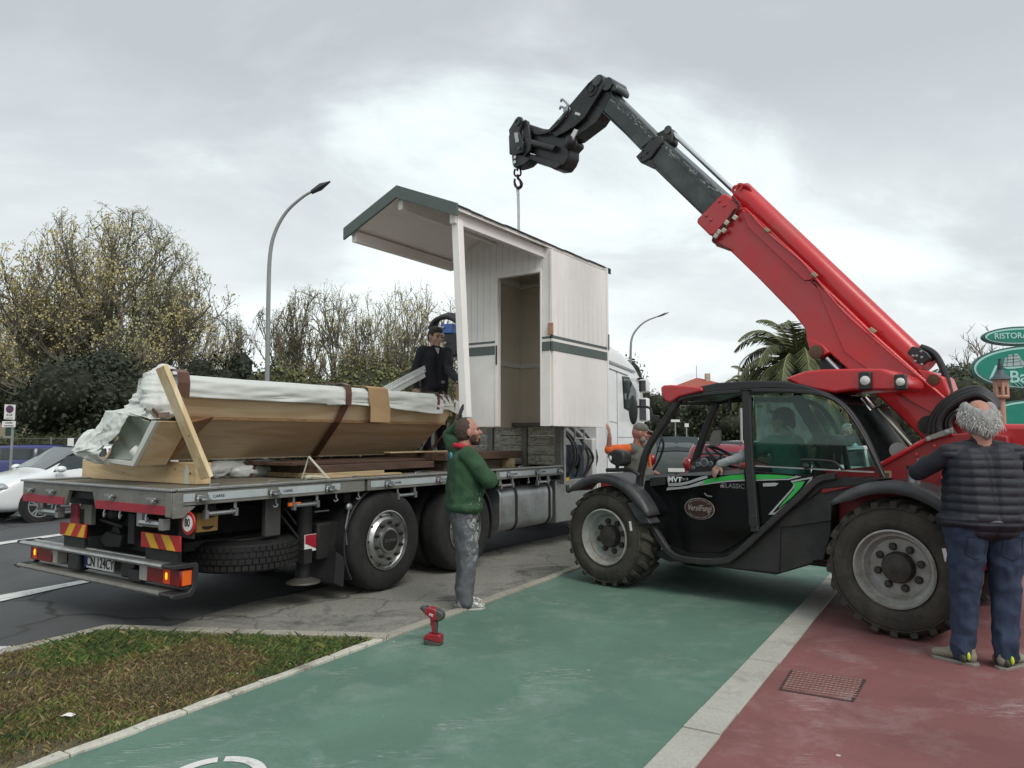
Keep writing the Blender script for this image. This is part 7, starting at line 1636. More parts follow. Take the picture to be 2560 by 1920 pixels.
mb=MB(); p.hand(mb,'L',.12,1.25); mb.cap(p.J['wrL']-Vector((0,0,.06)),.036,p.J['wrL'],.034); remesh('work_glove',mb,mat('dark_glove',(.018,.017,.017),.75),p.root,.006,1)
q=p.W(atY(*Z2(1345,738),6.85)); q2=p.W(atY(*Z2(1325,740),6.85))
MB().ell((q.x,q.y+.0,q.z),(.012,.05,.034)).obj('logo_patch',mat('cyan_print',(.03,.30,.42),.6),p.root,smooth=True)
# --- older man from behind on the right ---
fp=G(2478,1668)
p=Person('stout balding man in quilted navy vest and jeans, seen from behind at right edge',(fp.x,fp.y,0),radians(84),1.90,m_sk2)
J=p.J; J['anL']=p.W(G(2410,1660)); J['anL'].z=.085; J['anR']=p.W(G(2518,1672)); J['anR'].z=.085
J['hipL']+=Vector((0,.03,0)); J['hipR']-=Vector((0,.03,0)); J['knL']=Vector((.04,.13,.54)); J['knR']=Vector((.03,-.13,.53)); 
J['shL']=Vector((.0,.22,1.50)); J['shR']=Vector((.0,-.22,1.50)); J['elL']=Vector((.10,.40,1.36)); J['wrL']=Vector((.34,.24,1.44)); J['elR']=Vector((.14,-.36,1.33)); J['wrR']=Vector((.36,-.12,1.44)); J['head']=Vector((.04,-.01,1.745)); J['neck']=Vector((.01,0,1.58)); J['chest']=Vector((0,0,1.36))
p.hp=radians(14)
p.build_body(fat=.3); 
m_nv=cloth('navy_quilted_vest',(.007,.009,.017),.6)
sw=p.top('navy_sweater',cloth('navy_sweater',(.006,.007,.014)),fat=.03,loose=.012,wr=.006,seed=7,hem=1.0)
v=p.top('quilted_vest',m_nv,fat=.060,sleeves=False,loose=.030,wr=.004,seed=9,hem=.98,vox=.010)
def quilt(o,z0,pitch,amp):
    me=o.data; n=len(me.vertices); c=np.empty(n*3,np.float32); no=np.empty(n*3,np.float32); me.vertices.foreach_get('co',c); me.vertices.foreach_get('normal',no); c=c.reshape(-1,3); no=no.reshape(-1,3)
    jit=np.array([mnoise.noise(Vector((q[0]*4,q[1]*4,q[2]*3))) for q in c],np.float32); z=(c[:,2]-z0+jit*.012)/pitch; f=np.abs(np.sin(z*pi))**.45
    me.vertices.foreach_set('co',(c+no*((f-1)*amp+jit*.006)[:,None]).ravel()); me.update()
quilt(v,.9,.062,.014)
m_jn=mat('blue_jeans',(.020,.034,.070),.85,var=.18,scale=9,bump=.3,bscale=200,dirt=((.055,.080,.135),.55,3.2))
jn=p.legs('blue_jeans',m_jn,loose=.020,wr=.020,fat=.034,seed=8,waist=1.02)
from mathutils.bvhtree import BVHTree
bv=BVHTree.FromPolygons([v.co.copy() for v in jn.data.vertices],[tuple(f.vertices) for f in jn.data.polygons])
def onb(y,z):
    h=bv.ray_cast(Vector((-1,y,z)),Vector((1,0,0))); return Vector((h[0].x-.0015,y,z)) if h[0] is not None else None
def seam(nm,pts,rad,m,closed=False):
    q=[]; P2=pts+([pts[0]] if closed else [])
    for a,b in zip(P2,P2[1:]):
        for k in range(6): q.append(onb(a[0]+(b[0]-a[0])*k/6,a[1]+(b[1]-a[1])*k/6))
    q.append(onb(*P2[-1])); q=[v for v in q if v is not None]
    if len(q)>2: MB().tube(q,rad,5).obj(nm,m,jn,smooth=True)
m_sm=mat('jeans_seam',(.010,.017,.035),.8)
for sg in (1,-1): seam('back_pocket',[(sg*.055,.935),(sg*.185,.925),(sg*.180,.80),(sg*.118,.765),(sg*.058,.80)],.0035,m_sm,True)
seam('back_yoke',[(-.22,.975),(-.10,.965),(0,.945),(.10,.965),(.22,.975)],.003,m_sm); seam('centre_seam',[(0,1.0),(0,.9),(0,.84)],.003,m_sm)
b=MB(); 
for t in range(24):
    a=2*pi*t/24; a2=2*pi*(t+1)/24; f=lambda a:(cos(a)*.188,sin(a)*.252,1.04+.0); b.cap(f(a),.016,f(a2),.016)
remesh('shirt_hem',b,cloth('grey_shirt_hem',(.16,.17,.18)),p.root,.008,1,wr=(.004,(10,10,10),1))
for sg in (1,-1):
    q=[(-.2,sg*.05,.98),(-.2,sg*.17,.97),(-.2,sg*.165,.86),(-.2,sg*.11,.83),(-.2,sg*.055,.86)]
p.shoes(cloth('beige_trainer',(.23,.21,.155)),mat('grey_sole',(.20,.195,.165),.7),yaw=(.75,-.95))
for sd_ in 'LR':
    a=p.J['an'+sd_]; MB().ell((a.x-.07,a.y,.075),(.014,.012,.03)).obj('heel_tab',mat('neon_yellow',(.55,.65,.05),.5),p.root,smooth=True); MB().ell((a.x-.05,a.y+.03,.055),(.04,.02,.03)).obj('heel_cup',mat('dark_olive_cup',(.05,.055,.04),.7),p.root,smooth=True)
hr=p.hair(mat('white_grey_hair',(.26,.26,.25),.75,var=.35,scale=45,stretch=(1,1,.2)),'ring')
# fine strands hanging round the head
r=random.Random(3); mb=MB()
for i in range(1500):
    a=pi+r.uniform(-1.75,1.75); z=r.uniform(-.09,-.005)+.055*abs(a-pi); c=p.hp_(cos(a)*.094-.006,sin(a)*.094,z); 
    e=c+Vector((cos(a+1.47)*.0,0,0))+Vector((r.gauss(0,.012),r.gauss(0,.018),-r.uniform(.025,.075))); m_=(c+e)/2+(Vector((c.x-p.J['head'].x,c.y-p.J['head'].y,0)).normalized())*r.uniform(.002,.020)
    mb.tube([c,m_,e],[.0022,.002,.0006],3,caps=False)
o=mb.obj('hair_strands',mat('white_grey_strand',(.50,.50,.48),.6,var=.3,scale=50),p.root); o['kind']='stuff'
MB().box(.44,.455,-.02,.06,1.36,1.52).obj('mobile_phone',m_black,p.root,bevel=.006)
# --- man on the truck bed ---
w_=T.w(4.95,1.47,1.40)
p=Person('dark-haired man in a black sweater standing on the truck bed behind the load',w_,radians(-62),1.84,m_sk)
J=p.J; J['elR']=Vector((-.04,-.30,1.16)); J['wrR']=Vector((.06,-.30,.93)); J['elL']=p.W(atY(1122,925,10.6)); J['wrL']=p.W(atY(1148,955,10.2)); J['pnL']=Vector((1,0,0)); J['elL'].z-=.0
p.hy=radians(14); p.hp=radians(14); p.hk=1.16; J['head'].z-=.015
p.build_body(legs=False); p.top('black_sweater',cloth('black_sweater',(.010,.010,.015)),fat=.0,loose=.016,wr=.014,seed=11,hem=.95,sl=.94,arm=.004); p.legs('dark_trousers',cloth('dark_trousers',(.025,.024,.026)),seed=12); p.shoes(cloth('black_shoe',(.02,.02,.02)),mat('dark_sole',(.03,.03,.03),.7))
p.hair(mat('dark_hair',(.022,.014,.011),.7,var=.2,scale=50),'short'); p.brow.obj('eyebrows',mat('dark_hair',(.022,.014,.011),.7),p.root,smooth=True)
mb=MB(); mb.solid([tuple(p.J['neck']+Vector(q)) for q in ((.078,-.035,-.01),(.078,.035,-.01),(.112,.006,-.10),(.112,-.006,-.10))],[tuple(p.J['neck']+Vector(q)) for q in ((.09,-.035,-.01),(.09,.035,-.01),(.132,.006,-.10),(.132,-.006,-.10))]); mb.obj('undershirt',mat('grey_undershirt',(.34,.34,.36),.8),p.root)
MB().box(.10,.15,.05,.10,1.00,1.04).obj('belt_buckle',m_steel,p.root,bevel=.005)
# --- man with cap and orange shirt ---
c=atY(1592,1065,9.9)
p=Person('bearded man in grey cap, grey vest and orange shirt, one hand raised to the cabin',(c.x,9.9,0),radians(-22),1.80,m_sk2)
J=p.J; J['elR']=p.W(atY(1522,1124,9.65)); J['wrR']=p.W(atY(1524,1092,9.6)); J['hdR']=Vector((-.05,0,1)); J['pnR']=Vector((-1,0,0)); J['shR']=Vector((-.02,-.19,1.46)); J['elL']=Vector((.08,.26,1.18)); J['wrL']=Vector((.26,.12,1.12)); J['head']+=Vector((.03,0,0))
p.hy=radians(6); p.hp=radians(8)
p.build_body(legs=True,fist={'R':.25}); p.top('orange_shirt',cloth('orange_shirt',(.72,.13,.025)),fat=.02,loose=.014,wr=.008,seed=13,sl=0.); v=p.top('grey_vest',cloth('grey_vest',(.13,.135,.115)),fat=.035,sleeves=False,loose=.03,wr=.012,seed=15,hem=.92,collar=False)
mb=MB(); mb.solid([(.17,-.035,.95),(.17,.045,.95),(.15,.05,1.42),(.15,-.03,1.42)],[(.215,-.035,.95),(.215,.045,.95),(.165,.05,1.42),(.165,-.03,1.42)]); mb.obj('shirt_front',cloth('orange_shirt',(.72,.13,.025)),p.root,bevel=.01)
p.legs('grey_trousers',cloth('olive_grey_trousers',(.07,.07,.06)),seed=14); p.shoes(cloth('black_shoe',(.02,.02,.02)),mat('dark_sole',(.03,.03,.03),.7))
mb=MB(); Mh=p.hm(); mb.ell(p.hp_(-.005,0,.055),(.106,.092,.078),Mh); mb.cap(p.hp_(.07,.0,.045),.05,p.hp_(.155,0,.025),.042,flat=((0,0,1),.22)); remesh('grey_cap',mb,cloth('grey_cap',(.15,.15,.13)),p.root,.007,1,wr=(.003,(12,12,12),3))
mb=MB(); mb.cap(p.hp_(.055,0,-.085),.040,p.hp_(.075,0,-.165),.022); mb.ell(p.hp_(.04,.05,-.06),(.04,.018,.04),Mh); mb.ell(p.hp_(.04,-.05,-.06),(.04,.018,.04),Mh); mb.ell(p.hp_(.09,0,-.046),(.014,.032,.01),Mh); remesh('grey_beard',mb,mat('grey_beard',(.30,.28,.25),.9,var=.3,scale=60),p.root,.006,1,wr=(.006,(40,40,18),2))
# --- driver ---
c=Vector(M_.w(*h3(1985,1200,.56)))
gz=c.z-.0
p=Person('driver in teal shirt and dark cap sitting in the telehandler, forearm resting on its door',(c.x,c.y,gz-.96+.02),M_.rot+pi,1.75,m_sk)
J=p.J; J['head']=p.W(M_.w(*h3(1958,1052,.50))); J['neck']=J['head']+Vector((-.03,0,-.165)); J['chest']=J['neck']+Vector((-.02,0,-.18)); 
for sd_,sg in (('L',1),('R',-1)): J['sh'+sd_]=J['neck']+Vector((-.01,.185*sg,-.05)); J['hip'+sd_]=Vector((.03,.1*sg,.93)); J['kn'+sd_]=Vector((.45,.13*sg,.97)); J['an'+sd_]=Vector((.55,.12*sg,.56))
J['pel']=Vector((.0,0,.95))
J['elL']=p.W(M_.w(*h3(1872,1136,.20))); J['wrL']=p.W(M_.w(*h3(1800,1160,.125))); J['hdL']=(p.W(M_.w(*h3(1780,1188,.10)))-J['wrL']).normalized(); J['pnL']=p.W(M_.w(*h3(1780,1230,.25)))-J['wrL']; J['shL']=p.W(M_.w(*h3(1935,1105,.36)))
J['elR']=J['shR']+Vector((.18,-.05,-.22)); J['wrR']=J['elR']+Vector((.24,.10,.06))
p.hy=radians(-6)
p.build_body(fist={'L':.35}); p.top('teal_shirt',cloth('teal_shirt',(.10,.30,.25)),fat=.02,loose=.022,wr=.012,seed=17,sl=.35)
mb=MB(); e=J['elL'].lerp(J['wrL'],.0); mb.cap(J['shL'].lerp(J['elL'],.75),.056,J['elL'],.054); mb.cap(J['elL'],.052,J['wrL'],.036); remesh('grey_sleeve',mb,cloth('pale_grey_sleeve',(.30,.31,.32)),p.root,.008,2,wr=(.006,(18,18,18),4))
p.legs('dark_trousers',cloth('dark_trousers',(.025,.024,.026)),seed=18)
mb=MB(); Mh=p.hm(); mb.ell(p.hp_(-.008,0,.04),(.108,.094,.092),Mh); mb.ell(p.hp_(-.05,0,-.02),(.07,.078,.08),Mh); remesh('dark_beanie',mb,cloth('dark_beanie',(.018,.02,.022)),p.root,.008,1,wr=(.003,(12,12,12),3))
mb=MB()
for sg in (1,-1): mb.ell(p.hp_(.085,.036*sg,.082),(.010,.034,.020),Mh)
mb.obj('goggles',mat('cyan_lens',(.03,.35,.42),.1,spec=.9),p.root,smooth=True)
# --- bystander far off, seen through the rear window ---
c=atY(2116,1066,19)
p=Person('distant grey-haired person with a pale blue bag, seen through the rear cab window',(c.x,19,0),radians(-60),1.95,m_sk)
p.build_body(); p.top('dark_jacket',cloth('black_sweater',(.010,.010,.015)),fat=.02,loose=.03,wr=.01,vox=.02); p.legs('dark_trousers',cloth('dark_trousers',(.025,.024,.026)),vox=.02); p.hair(mat('white_grey_hair',(.26,.26,.25),.75),'short'); MB().ell((.16,.10,1.25),(.08,.13,.22)).obj('pale_blue_bag',mat('pale_cyan',(.20,.55,.60),.6),p.root,smooth=True)

# ================= cordless drill =================
# screwdriver stands upright on its battery
c=G(*Zm(5.53,1000,1400)(460,1190)); dg=tag(empty('cordless_drill',(c.x,c.y,.012),radians(-14)),'red and dark grey cordless drill standing upright on its battery on the green path','drill')
s_=c.y*1./1850*sqrt(1); U=(c.y/1850.)/5.53
def dpnt(x,y): return ((x-460)*U,(1205-y)*U)
m_dr=mat('drill_red',(.26,.012,.022),.35,var=.05,coat=.3); m_dgr=mat('drill_dark_grey',(.055,.058,.050),.5,var=.1)
def dprism(nm,pts,w_,m,par=dg,bevel=.006): return MB().prism([dpnt(*q) for q in pts],-w_/2,w_/2).obj(nm,m,par,bevel=bevel,seg=3)
bt_=dprism('battery',((335,1100),(380,1060),(420,1055),(560,1060),(585,1085),(585,1165),(340,1120)),.082,m_dr,bevel=.010)
dprism('battery_base',((337,1122),(584,1167),(582,1200),(540,1232),(470,1232),(350,1190)),.078,m_dgr,bevel=.008)
dprism('handle',((415,850),(520,880),(505,1062),(452,1058),(430,930)),.040,m_dr,bevel=.010); dprism('grip',((478,870),(522,882),(516,1060),(488,1060)),.043,m_dgr,bevel=.008)
dprism('motor_housing',((340,765),(385,703),(480,715),(520,740),(530,870),(480,885),(410,835),(350,795)),.074,m_dr,bevel=.018)
dprism('motor_cap',((495,722),(560,745),(605,770),(622,815),(605,860),(570,885),(518,878)),.070,m_dgr,bevel=.016)
a=Vector((dpnt(365,745)[0],0,dpnt(365,745)[1])); b=Vector((dpnt(275,725)[0],0,dpnt(275,725)[1])); MB().tube([a,a.lerp(b,.35),a.lerp(b,.5),b],[.031,.030,.024,.015],16).obj('chuck',m_dgr,dg,smooth=True,sharp=40)
x_,z_=dpnt(450,800); lbp=MB().obox((x_,-.0385,z_),(.034,.003,.017),Matrix.Rotation(radians(14),3,'Y')).obj('logo_plate',m_wh,dg,bevel=.002); text('lettering','HILTI',.0125,m_dr,lbp,(x_,-.0405,z_),(cos(radians(14)),0,-sin(radians(14))),Zv,.0006,bold=.03)
MB().box(*sorted((dpnt(420,0)[0],dpnt(445,0)[0])),-.012,.012,*sorted((dpnt(0,900)[1],dpnt(0,950)[1]))).obj('trigger',m_black,dg,bevel=.004)

# ================= cars =================
m_cgl=mat('car_glass',(.03,.04,.043),.08,spec=.5,var=.1); m_ctr=mat('car_trim_black',(.015,.015,.016),.5); m_hl=mat('headlamp_clear',(.30,.32,.33),.12,spec=.8); m_al=mat('alloy_wheel',(.50,.51,.52),.3,.7)
def car(name,label,body,L=4.0,Hh=1.46,W=1.7,kind='hatch',group=None,detail=True):
    root=tag(empty(name),label,'car',group); hw=W/2
    # stations: x (0 rear .. 1 front), belt, roof height (or None)
    if kind=='hatch': ST=[(0,.55,.75,0),(.015,.85,1.02,0),(.05,.95,1.12,.72),(.12,.96,1.34,.76),(.25,.95,Hh,.80),(.45,.93,Hh+.0,.80),(.58,.92,Hh-.05,.79),(.66,.91,Hh-.22,.78),(.76,.91,1.0,.82),(.80,.90,.955,0),(.90,.82,.87,0),(.965,.70,.76,0),(1.0,.50,.60,0)]
    else: ST=[(0,.6,.9,0),(.015,.95,1.2,.74),(.04,1.0,1.38,.78),(.10,1.0,Hh,.82),(.3,.98,Hh+.02,.83),(.55,.97,Hh-.02,.82),(.65,.96,Hh-.2,.8),(.75,.96,1.05,.84),(.80,.95,1.0,0),(.92,.86,.91,0),(.975,.72,.78,0),(1,.5,.6,0)]
    V_=[];F_=[]; m=0
    def sec(x,bz,rz,rw):
        X_=(x-.5)*L; t=min(1,min(x,1-x)/.08+.55); t=min(1,t); w_=hw*(.86+.14*min(1,min(x/.06,(1-x)/.10))); rwid=(rw*hw) if rw else w_*.88
        zb_=.20 if .03<x<.97 else .30
        return [(X_,0,zb_),(X_,w_*.88,zb_),(X_,w_*.985,zb_+.10),(X_,w_,.45),(X_,w_*1.0,.62),(X_,w_*.985,bz-.08),(X_,w_*.95,bz),(X_,rwid+(w_*.95-rwid)*.06*0,rz-.055 if rw else (bz+rz)/2),(X_,rwid*.86,rz-.012),(X_,rwid*.45,rz+.01),(X_,0,rz+.014)]
    S_=[sec(*q) for q in ST]
    for q in S_:
        full=q+[(a,-b,c) for a,b,c in q[1:-1]][::-1]; V_+=full; m=len(full)
    for i in range(len(S_)-1):
        for j in range(m): F_.append((i*m+j,i*m+(j+1)%m,(i+1)*m+(j+1)%m,(i+1)*m+j))
    F_+=[tuple(range(m))[::-1],tuple(range((len(S_)-1)*m,len(S_)*m))]
    o=MB().add(V_,F_).obj('body',body,root,smooth=True,sharp=50); su=o.modifiers.new('s','SUBSURF'); su.levels=1; su.render_levels=2 if detail else 1
    def yat(x,z):
        for a,b in zip(ST,ST[1:]):
            if a[0]<=x<=b[0]:
                t=(x-a[0])/(b[0]-a[0]); sa=sec(*a); sb=sec(*b); P6=[sa[6][k]+(sb[6][k]-sa[6][k])*t for k in range(3)]; P7=[sa[7][k]+(sb[7][k]-sa[7][k])*t for k in range(3)]
                u=(z-P6[2])/max(.01,P7[2]-P6[2]); return P6[1]+(P7[1]-P6[1])*u
        return hw
    wins=[[(.74,.94),(.665,Hh-.22),(.60,Hh-.09),(.475,Hh-.07),(.475,.955)],[(.46,.955),(.46,Hh-.07),(.26,Hh-.07),(.24,.97)],[(.225,.975),(.235,Hh-.08),(.15,Hh-.13),(.12,1.03)]] if kind=='hatch' else [[(.73,1.0),(.645,Hh-.2),(.58,Hh-.10),(.47,Hh-.08),(.47,1.01)],[(.455,1.01),(.455,Hh-.08),(.27,Hh-.08),(.27,1.02)],[(.255,1.02),(.255,Hh-.08),(.11,Hh-.11),(.10,1.05)]]
    for sg in (1,-1):
        for wi in wins:
            cx=sum(a for a,_ in wi)/len(wi); cz=sum(z for _,z in wi)/len(wi)
            for f,off,mm,nm in ((1.0,.004,m_ctr,'window'),(.90,.012,m_cgl,'pane')):
                pts=[(cx+(a-cx)*f,cz+(z-cz)*f) for a,z in wi]; A=[((a-.5)*L,sg*(yat(a,z)+off),z) for a,z in pts]; Bq=[(x,y-sg*.03,z) for x,y,z in A]
                q=MB().solid(A,Bq).obj(nm,mm,root if nm=='window' else q_,bevel=0)
                if nm=='window': q_=q
        # sill, door seams, handle
        mb=MB()
        for a in (.475,.735,.245): mb.box((a-.5)*L-.003,(a-.5)*L+.003,sg*(hw+.001)-.002,sg*(hw+.001)+.002,.30,.90)
        mb.obj('door_seam',m_ctr,root)
        for a in (.50,.28): MB().box((a-.5)*L,(a-.5)*L+.16,sg*(hw+.012)-.01,sg*(hw+.012)+.01,.80,.825).obj('door_handle',body,root,bevel=.006)
        mx=(.725-.5)*L; MB().ell((mx,sg*(hw+.10),1.0),(.10,.09,.065)).obj('wing_mirror',body,root,smooth=True)
    # windscreen and rear window
    def glass_quad(i0,i1,nm,f0,f1):
        a=sec(*ST[i0]); b=sec(*ST[i1]); P=[Vector(a[7]),Vector(b[7])]
        q=[Vector((a[8][0],a[8][1]*f0,a[8][2])),Vector((a[10][0],0,a[10][2]+.0)),Vector((a[8][0],-a[8][1]*f0,a[8][2])),Vector((b[8][0],-b[8][1]*f1,b[8][2])),Vector((b[10][0],0,b[10][2])),Vector((b[8][0],b[8][1]*f1,b[8][2]))]
        nrm=(q[1]-q[4]).cross(Vector((0,1,0))).normalized(); nrm=nrm if nrm.z>0 else -nrm
        MB().solid([tuple(v+nrm*.022) for v in q],[tuple(v-nrm*.01) for v in q]).obj(nm,m_cgl,root)
    n_=len(ST)
    if kind=='hatch': glass_quad(6,8,'windscreen',1.08,1.08); glass_quad(2,3,'rear_window',1.,1.)
    else: glass_quad(5,7,'windscreen',1.08,1.08); glass_quad(1,3,'rear_window',1.,1.)
    for sg in (1,-1):
        MB().ell(((.945-.5)*L,sg*hw*.74,.68),(.20,.16,.085),Matrix.Rotation(-.25*sg,3,'Z')).obj('headlight',m_hl,root,smooth=True); MB().ell(((.955-.5)*L,sg*hw*.72,.69),(.20,.06,.05)).obj('headlight_inner',m_ctr,root,smooth=True)
        MB().ell(((.975-.5)*L,sg*hw*.66,.36),(.08,.15,.06)).obj('fog_light',m_ctr,root,smooth=True)
        MB().ell(((.012-.5)*L,sg*hw*.80,.86 if kind=='hatch' else .95),(.09,.12,.17)).obj('rear_light',m_tail if body!=m_whp else m_tail,root,smooth=True)
    MB().box((.985-.5)*L,(1.0-.5)*L+.012,-.40,.40,.52,.64).obj('grille',m_ctr,root,bevel=.01); MB().box((-.5)*L-.022,(-.5)*L+.02,-.26,.26,.60,.71).obj('number_plate',m_wh,root)
    MB().box(-.5*L-.01,-.5*L+.1,-hw*.8,hw*.8,.24,.42).obj('bumper',m_ctr,root,bevel=.03)
    for fx in (.80,.17):
        for sg in (1,-1):
            X_=(fx-.5)*L; MB().lathe([(.37,0),(.37,.03)],(X_,sg*(hw-.035),.34),(0,sg,0),28).obj('wheel_arch',m_ctr,root)
            w_=empty('wheel',(X_,sg*(hw+.004),.315),0 if sg<0 else pi,root)
            MB().lathe([(.20,.20),(.30,.20),(.315,.16),(.315,.03),(.30,.0),(.215,.0),(.20,.02)],(0,0,0),(0,1,0),32,close=True).obj('tyre',m_tyre,w_,smooth=True,sharp=50)
            rm=MB().lathe([(.218,.0),(.21,.0),(.20,.03),(.19,.06),(.0,.06)],(0,0,0),(0,1,0),32).obj('rim',m_ctr,w_,smooth=True)
            MB().lathe([(.222,.005),(.218,-.006),(.200,-.004),(.196,.02)],(0,0,0),(0,1,0),32,close=True).obj('rim_ring',m_al,w_,smooth=True)
            mb=MB()
            for k in range(10):
                a=2*pi*(k//2)/5+(.16 if k%2 else -.16)+.3; a2=2*pi*(k//2)/5+(.10 if k%2 else -.10)+.3; mb.beam((cos(a2)*.04,.012,sin(a2)*.04),(cos(a)*.205,.0,sin(a)*.205),.028,.02,up=(0,1,0))
            mb.lathe([(.055,.02),(.055,-.002),(.0,-.006)],(0,0,0),(0,1,0),16); mb.obj('spokes',m_al,w_)
    return root
def paint(n,c): return mat(n,c,.25,var=.03,coat=.6,scale=1)
GC='cars parked beyond the telehandler'
wc=car('parked_car','white hatchback driving past on the far side of the road, behind the truck tail',paint('car_white',(.72,.74,.75)),L=3.97,W=1.68)
hd_=Vector((-D_[0],-D_[1],0)); lf_=Vector((-hd_.y,hd_.x,0)); fc=G(99,1306); ctr=fc-hd_*(.30*3.97)-lf_*.84; wc.location=(ctr.x,ctr.y,0); wc.rotation_euler=(0,0,atan2(hd_.y,hd_.x))
def place(c,px,Y,rot): c.location=(atY(px,1100,Y).x,Y,0); c.rotation_euler=(0,0,rot); return c
place(car('parked_car','dark blue car at the left edge, behind the parking sign',paint('car_blue',(.018,.022,.14)),L=4.2,Hh=1.40,kind='wagon'),-5,20.5,radians(205))
place(car('parked_car','grey-green family car with its tail towards us, seen through the front window of the telehandler',paint('car_greygreen',(.075,.095,.09)),L=4.3,Hh=1.62,W=1.8,kind='wagon',group=GC),1690,24,radians(78))
place(car('parked_car','silver estate car farthest off, seen through the front window of the telehandler',paint('car_silver',(.35,.40,.42)),L=4.4,Hh=1.5,kind='wagon',group=GC),1672,37,radians(15))
place(car('parked_car','dark red car seen behind the steering wheel of the telehandler',paint('car_red',(.22,.012,.03)),L=4.1,Hh=1.5,kind='wagon',group=GC),1835,20,radians(60))
place(car('parked_car','small pale hatchback far off, seen right of the inner mirror of the telehandler',paint('car_palegreen',(.30,.36,.34)),L=3.7,Hh=1.45,group=GC),1822,38,radians(160))
place(car('parked_car','teal car with a pale roof seen behind the driver',paint('car_teal',(.10,.26,.24)),L=4.0,Hh=1.5,group=GC),1912,30,radians(100))
place(car('parked_car','silver car seen low through the rear cab window',paint('car_silver2',(.30,.32,.33)),L=4.2,Hh=1.42,group=GC),2120,17.5,radians(175))
place(car('parked_car','white car partly hidden by the orange-shirted man',paint('car_white',(.72,.74,.75)),L=4.2,Hh=1.45,group=GC),1630,31,radians(100))

# ================= street lamps, signs =================
m_pole=mat('pole_grey',(.26,.27,.26),.5,.3,var=.1); m_pold=mat('lamp_head_dark',(.05,.055,.06),.5)
def lamp(pts,Y,label,rb=.085):
    base=atY(pts[0][0],pts[0][1],Y); root=tag(empty('street_lamp',(base.x,Y,0)),label,'street lamp','curved street lamps'); P=[(0,0,0)]
    for q in pts: v=atY(*q,Y); P.append((v.x-base.x,0,v.z))
    C_=catmull(P,6); n=len(C_); MB().tube(C_,[rb*(1-.55*i/n) for i in range(n)],10).obj('pole',m_pole,root,smooth=True)
    e=Vector(P[-1]); d=(Vector(P[-1])-Vector(P[-2])).normalized(); k=Y/24
    MB().solid([tuple(e-d*.1+Vector((0,-.10,.03))),tuple(e+d*.25+Vector((0,-.16,.05))),tuple(e+d*.62+Vector((0,-.05,-.02))),tuple(e+d*.62+Vector((0,.05,-.02))),tuple(e+d*.25+Vector((0,.16,.05))),tuple(e-d*.1+Vector((0,.10,.03)))],[tuple(e-d*.1+Vector((0,-.10,-.05))),tuple(e+d*.25+Vector((0,-.16,-.08))),tuple(e+d*.62+Vector((0,-.05,-.04))),tuple(e+d*.62+Vector((0,.05,-.04))),tuple(e+d*.25+Vector((0,.16,-.08))),tuple(e-d*.1+Vector((0,.10,-.05)))]).obj('lamp_head',m_pold,root,bevel=.02)
    return root
lamp([(668,940),(671,750),(675,640),(688,580),(716,530),(755,494),(785,476)],23.5,'tall curved street lamp rising above the middle of the load')
lamp([(1577,920),(1577,870),(1580,845),(1592,823),(1615,803),(1650,789)],46,'curved street lamp standing beyond the truck cab',.09)
lamp([(1846,960),(1847,930),(1851,910),(1868,890),(1890,878)],62,'far street lamp half hidden by the palm fronds',.09)
# no-parking sign
sp0=G(32,1160); Ys=18.5; b=atY(29,1100,Ys); sg=tag(empty('parking_sign',(b.x,Ys,0)),'white no-parking sign with a supplementary panel on a grey pole at the left edge','sign')
def sl(px,py): v=atY(px,py,Ys); return (v.x-b.x,v.z)
MB().tube([(0,0,0),(.02,0,sl(32,1012)[1])],.032,10).obj('pole',m_pole,sg,smooth=True)
pn=MB().prism([sl(15,1011),sl(42,1012),sl(40,1049),sl(13,1048)],-.05,-.04).obj('panel',m_wh,sg); pn2=MB().prism([sl(9,1053),sl(43,1053),sl(41,1068),sl(8,1068)],-.05,-.04).obj('lower_panel',m_wh,sg)
cx,cz=sl(28,1023); m_sb=mat('sign_blue',(.04,.045,.12),.5); 
MB().lathe([(.098,0),(.098,.004)],(cx,-.051,cz),(0,-1,0),28).obj('red_ring',mat('sign_ring',(.16,.03,.07),.5),pn); MB().lathe([(.074,0),(.074,.004)],(cx,-.0555,cz),(0,-1,0),28).obj('blue_disc',m_sb,pn)
MB().obox((cx,-.061,cz),(.145,.002,.028),Matrix.Rotation(radians(45),3,'Y')).obj('bar',mat('sign_ring',(.16,.03,.07),.5),pn)
x_,z_=sl(27,1038); text('lettering','0-24',.08,m_ltr,pn,(x_,-.052,z_),X,Zv,.001,bold=.02); x_,z_=sl(26,1045); text('lettering','su ambo i lati',.034,m_ltr,pn,(x_,-.052,z_),X,Zv,.001,bold=.02)
x_,z_=sl(26,1057); text('lettering','eccetto',.062,m_ltr,pn2,(x_,-.052,z_),X,Zv,.001,bold=.02); x_,z_=sl(25,1064); text('lettering','autorizzati',.055,m_ltr,pn2,(x_,-.052,z_),X,Zv,.001,bold=.02)
q=atY(178,1112,17); n_=tag(empty('notice_board',(q.x,17,0)),'small blank white notice on a post beyond the white car','sign'); MB().tube([(0,0,0),(0,0,1.4)],.02,6).obj('post',m_pole,n_); MB().box(-.07,.07,-.03,-.02,1.38,1.6).obj('panel',m_wh,n_)
# white cover seen behind the load (top of a parked motorbike cover)
q=atY(232,1085,16); wcv=MB().ell((0,0,.0),(.34,.6,.95),seg=24,rings=14).obj('white_cover',m_sheet,None,smooth=True,sharp=180); wcv.location=(q.x,16,.85); tag(wcv,'rounded white cover over a parked machine, peeping out left of the trailing sheet','cover')
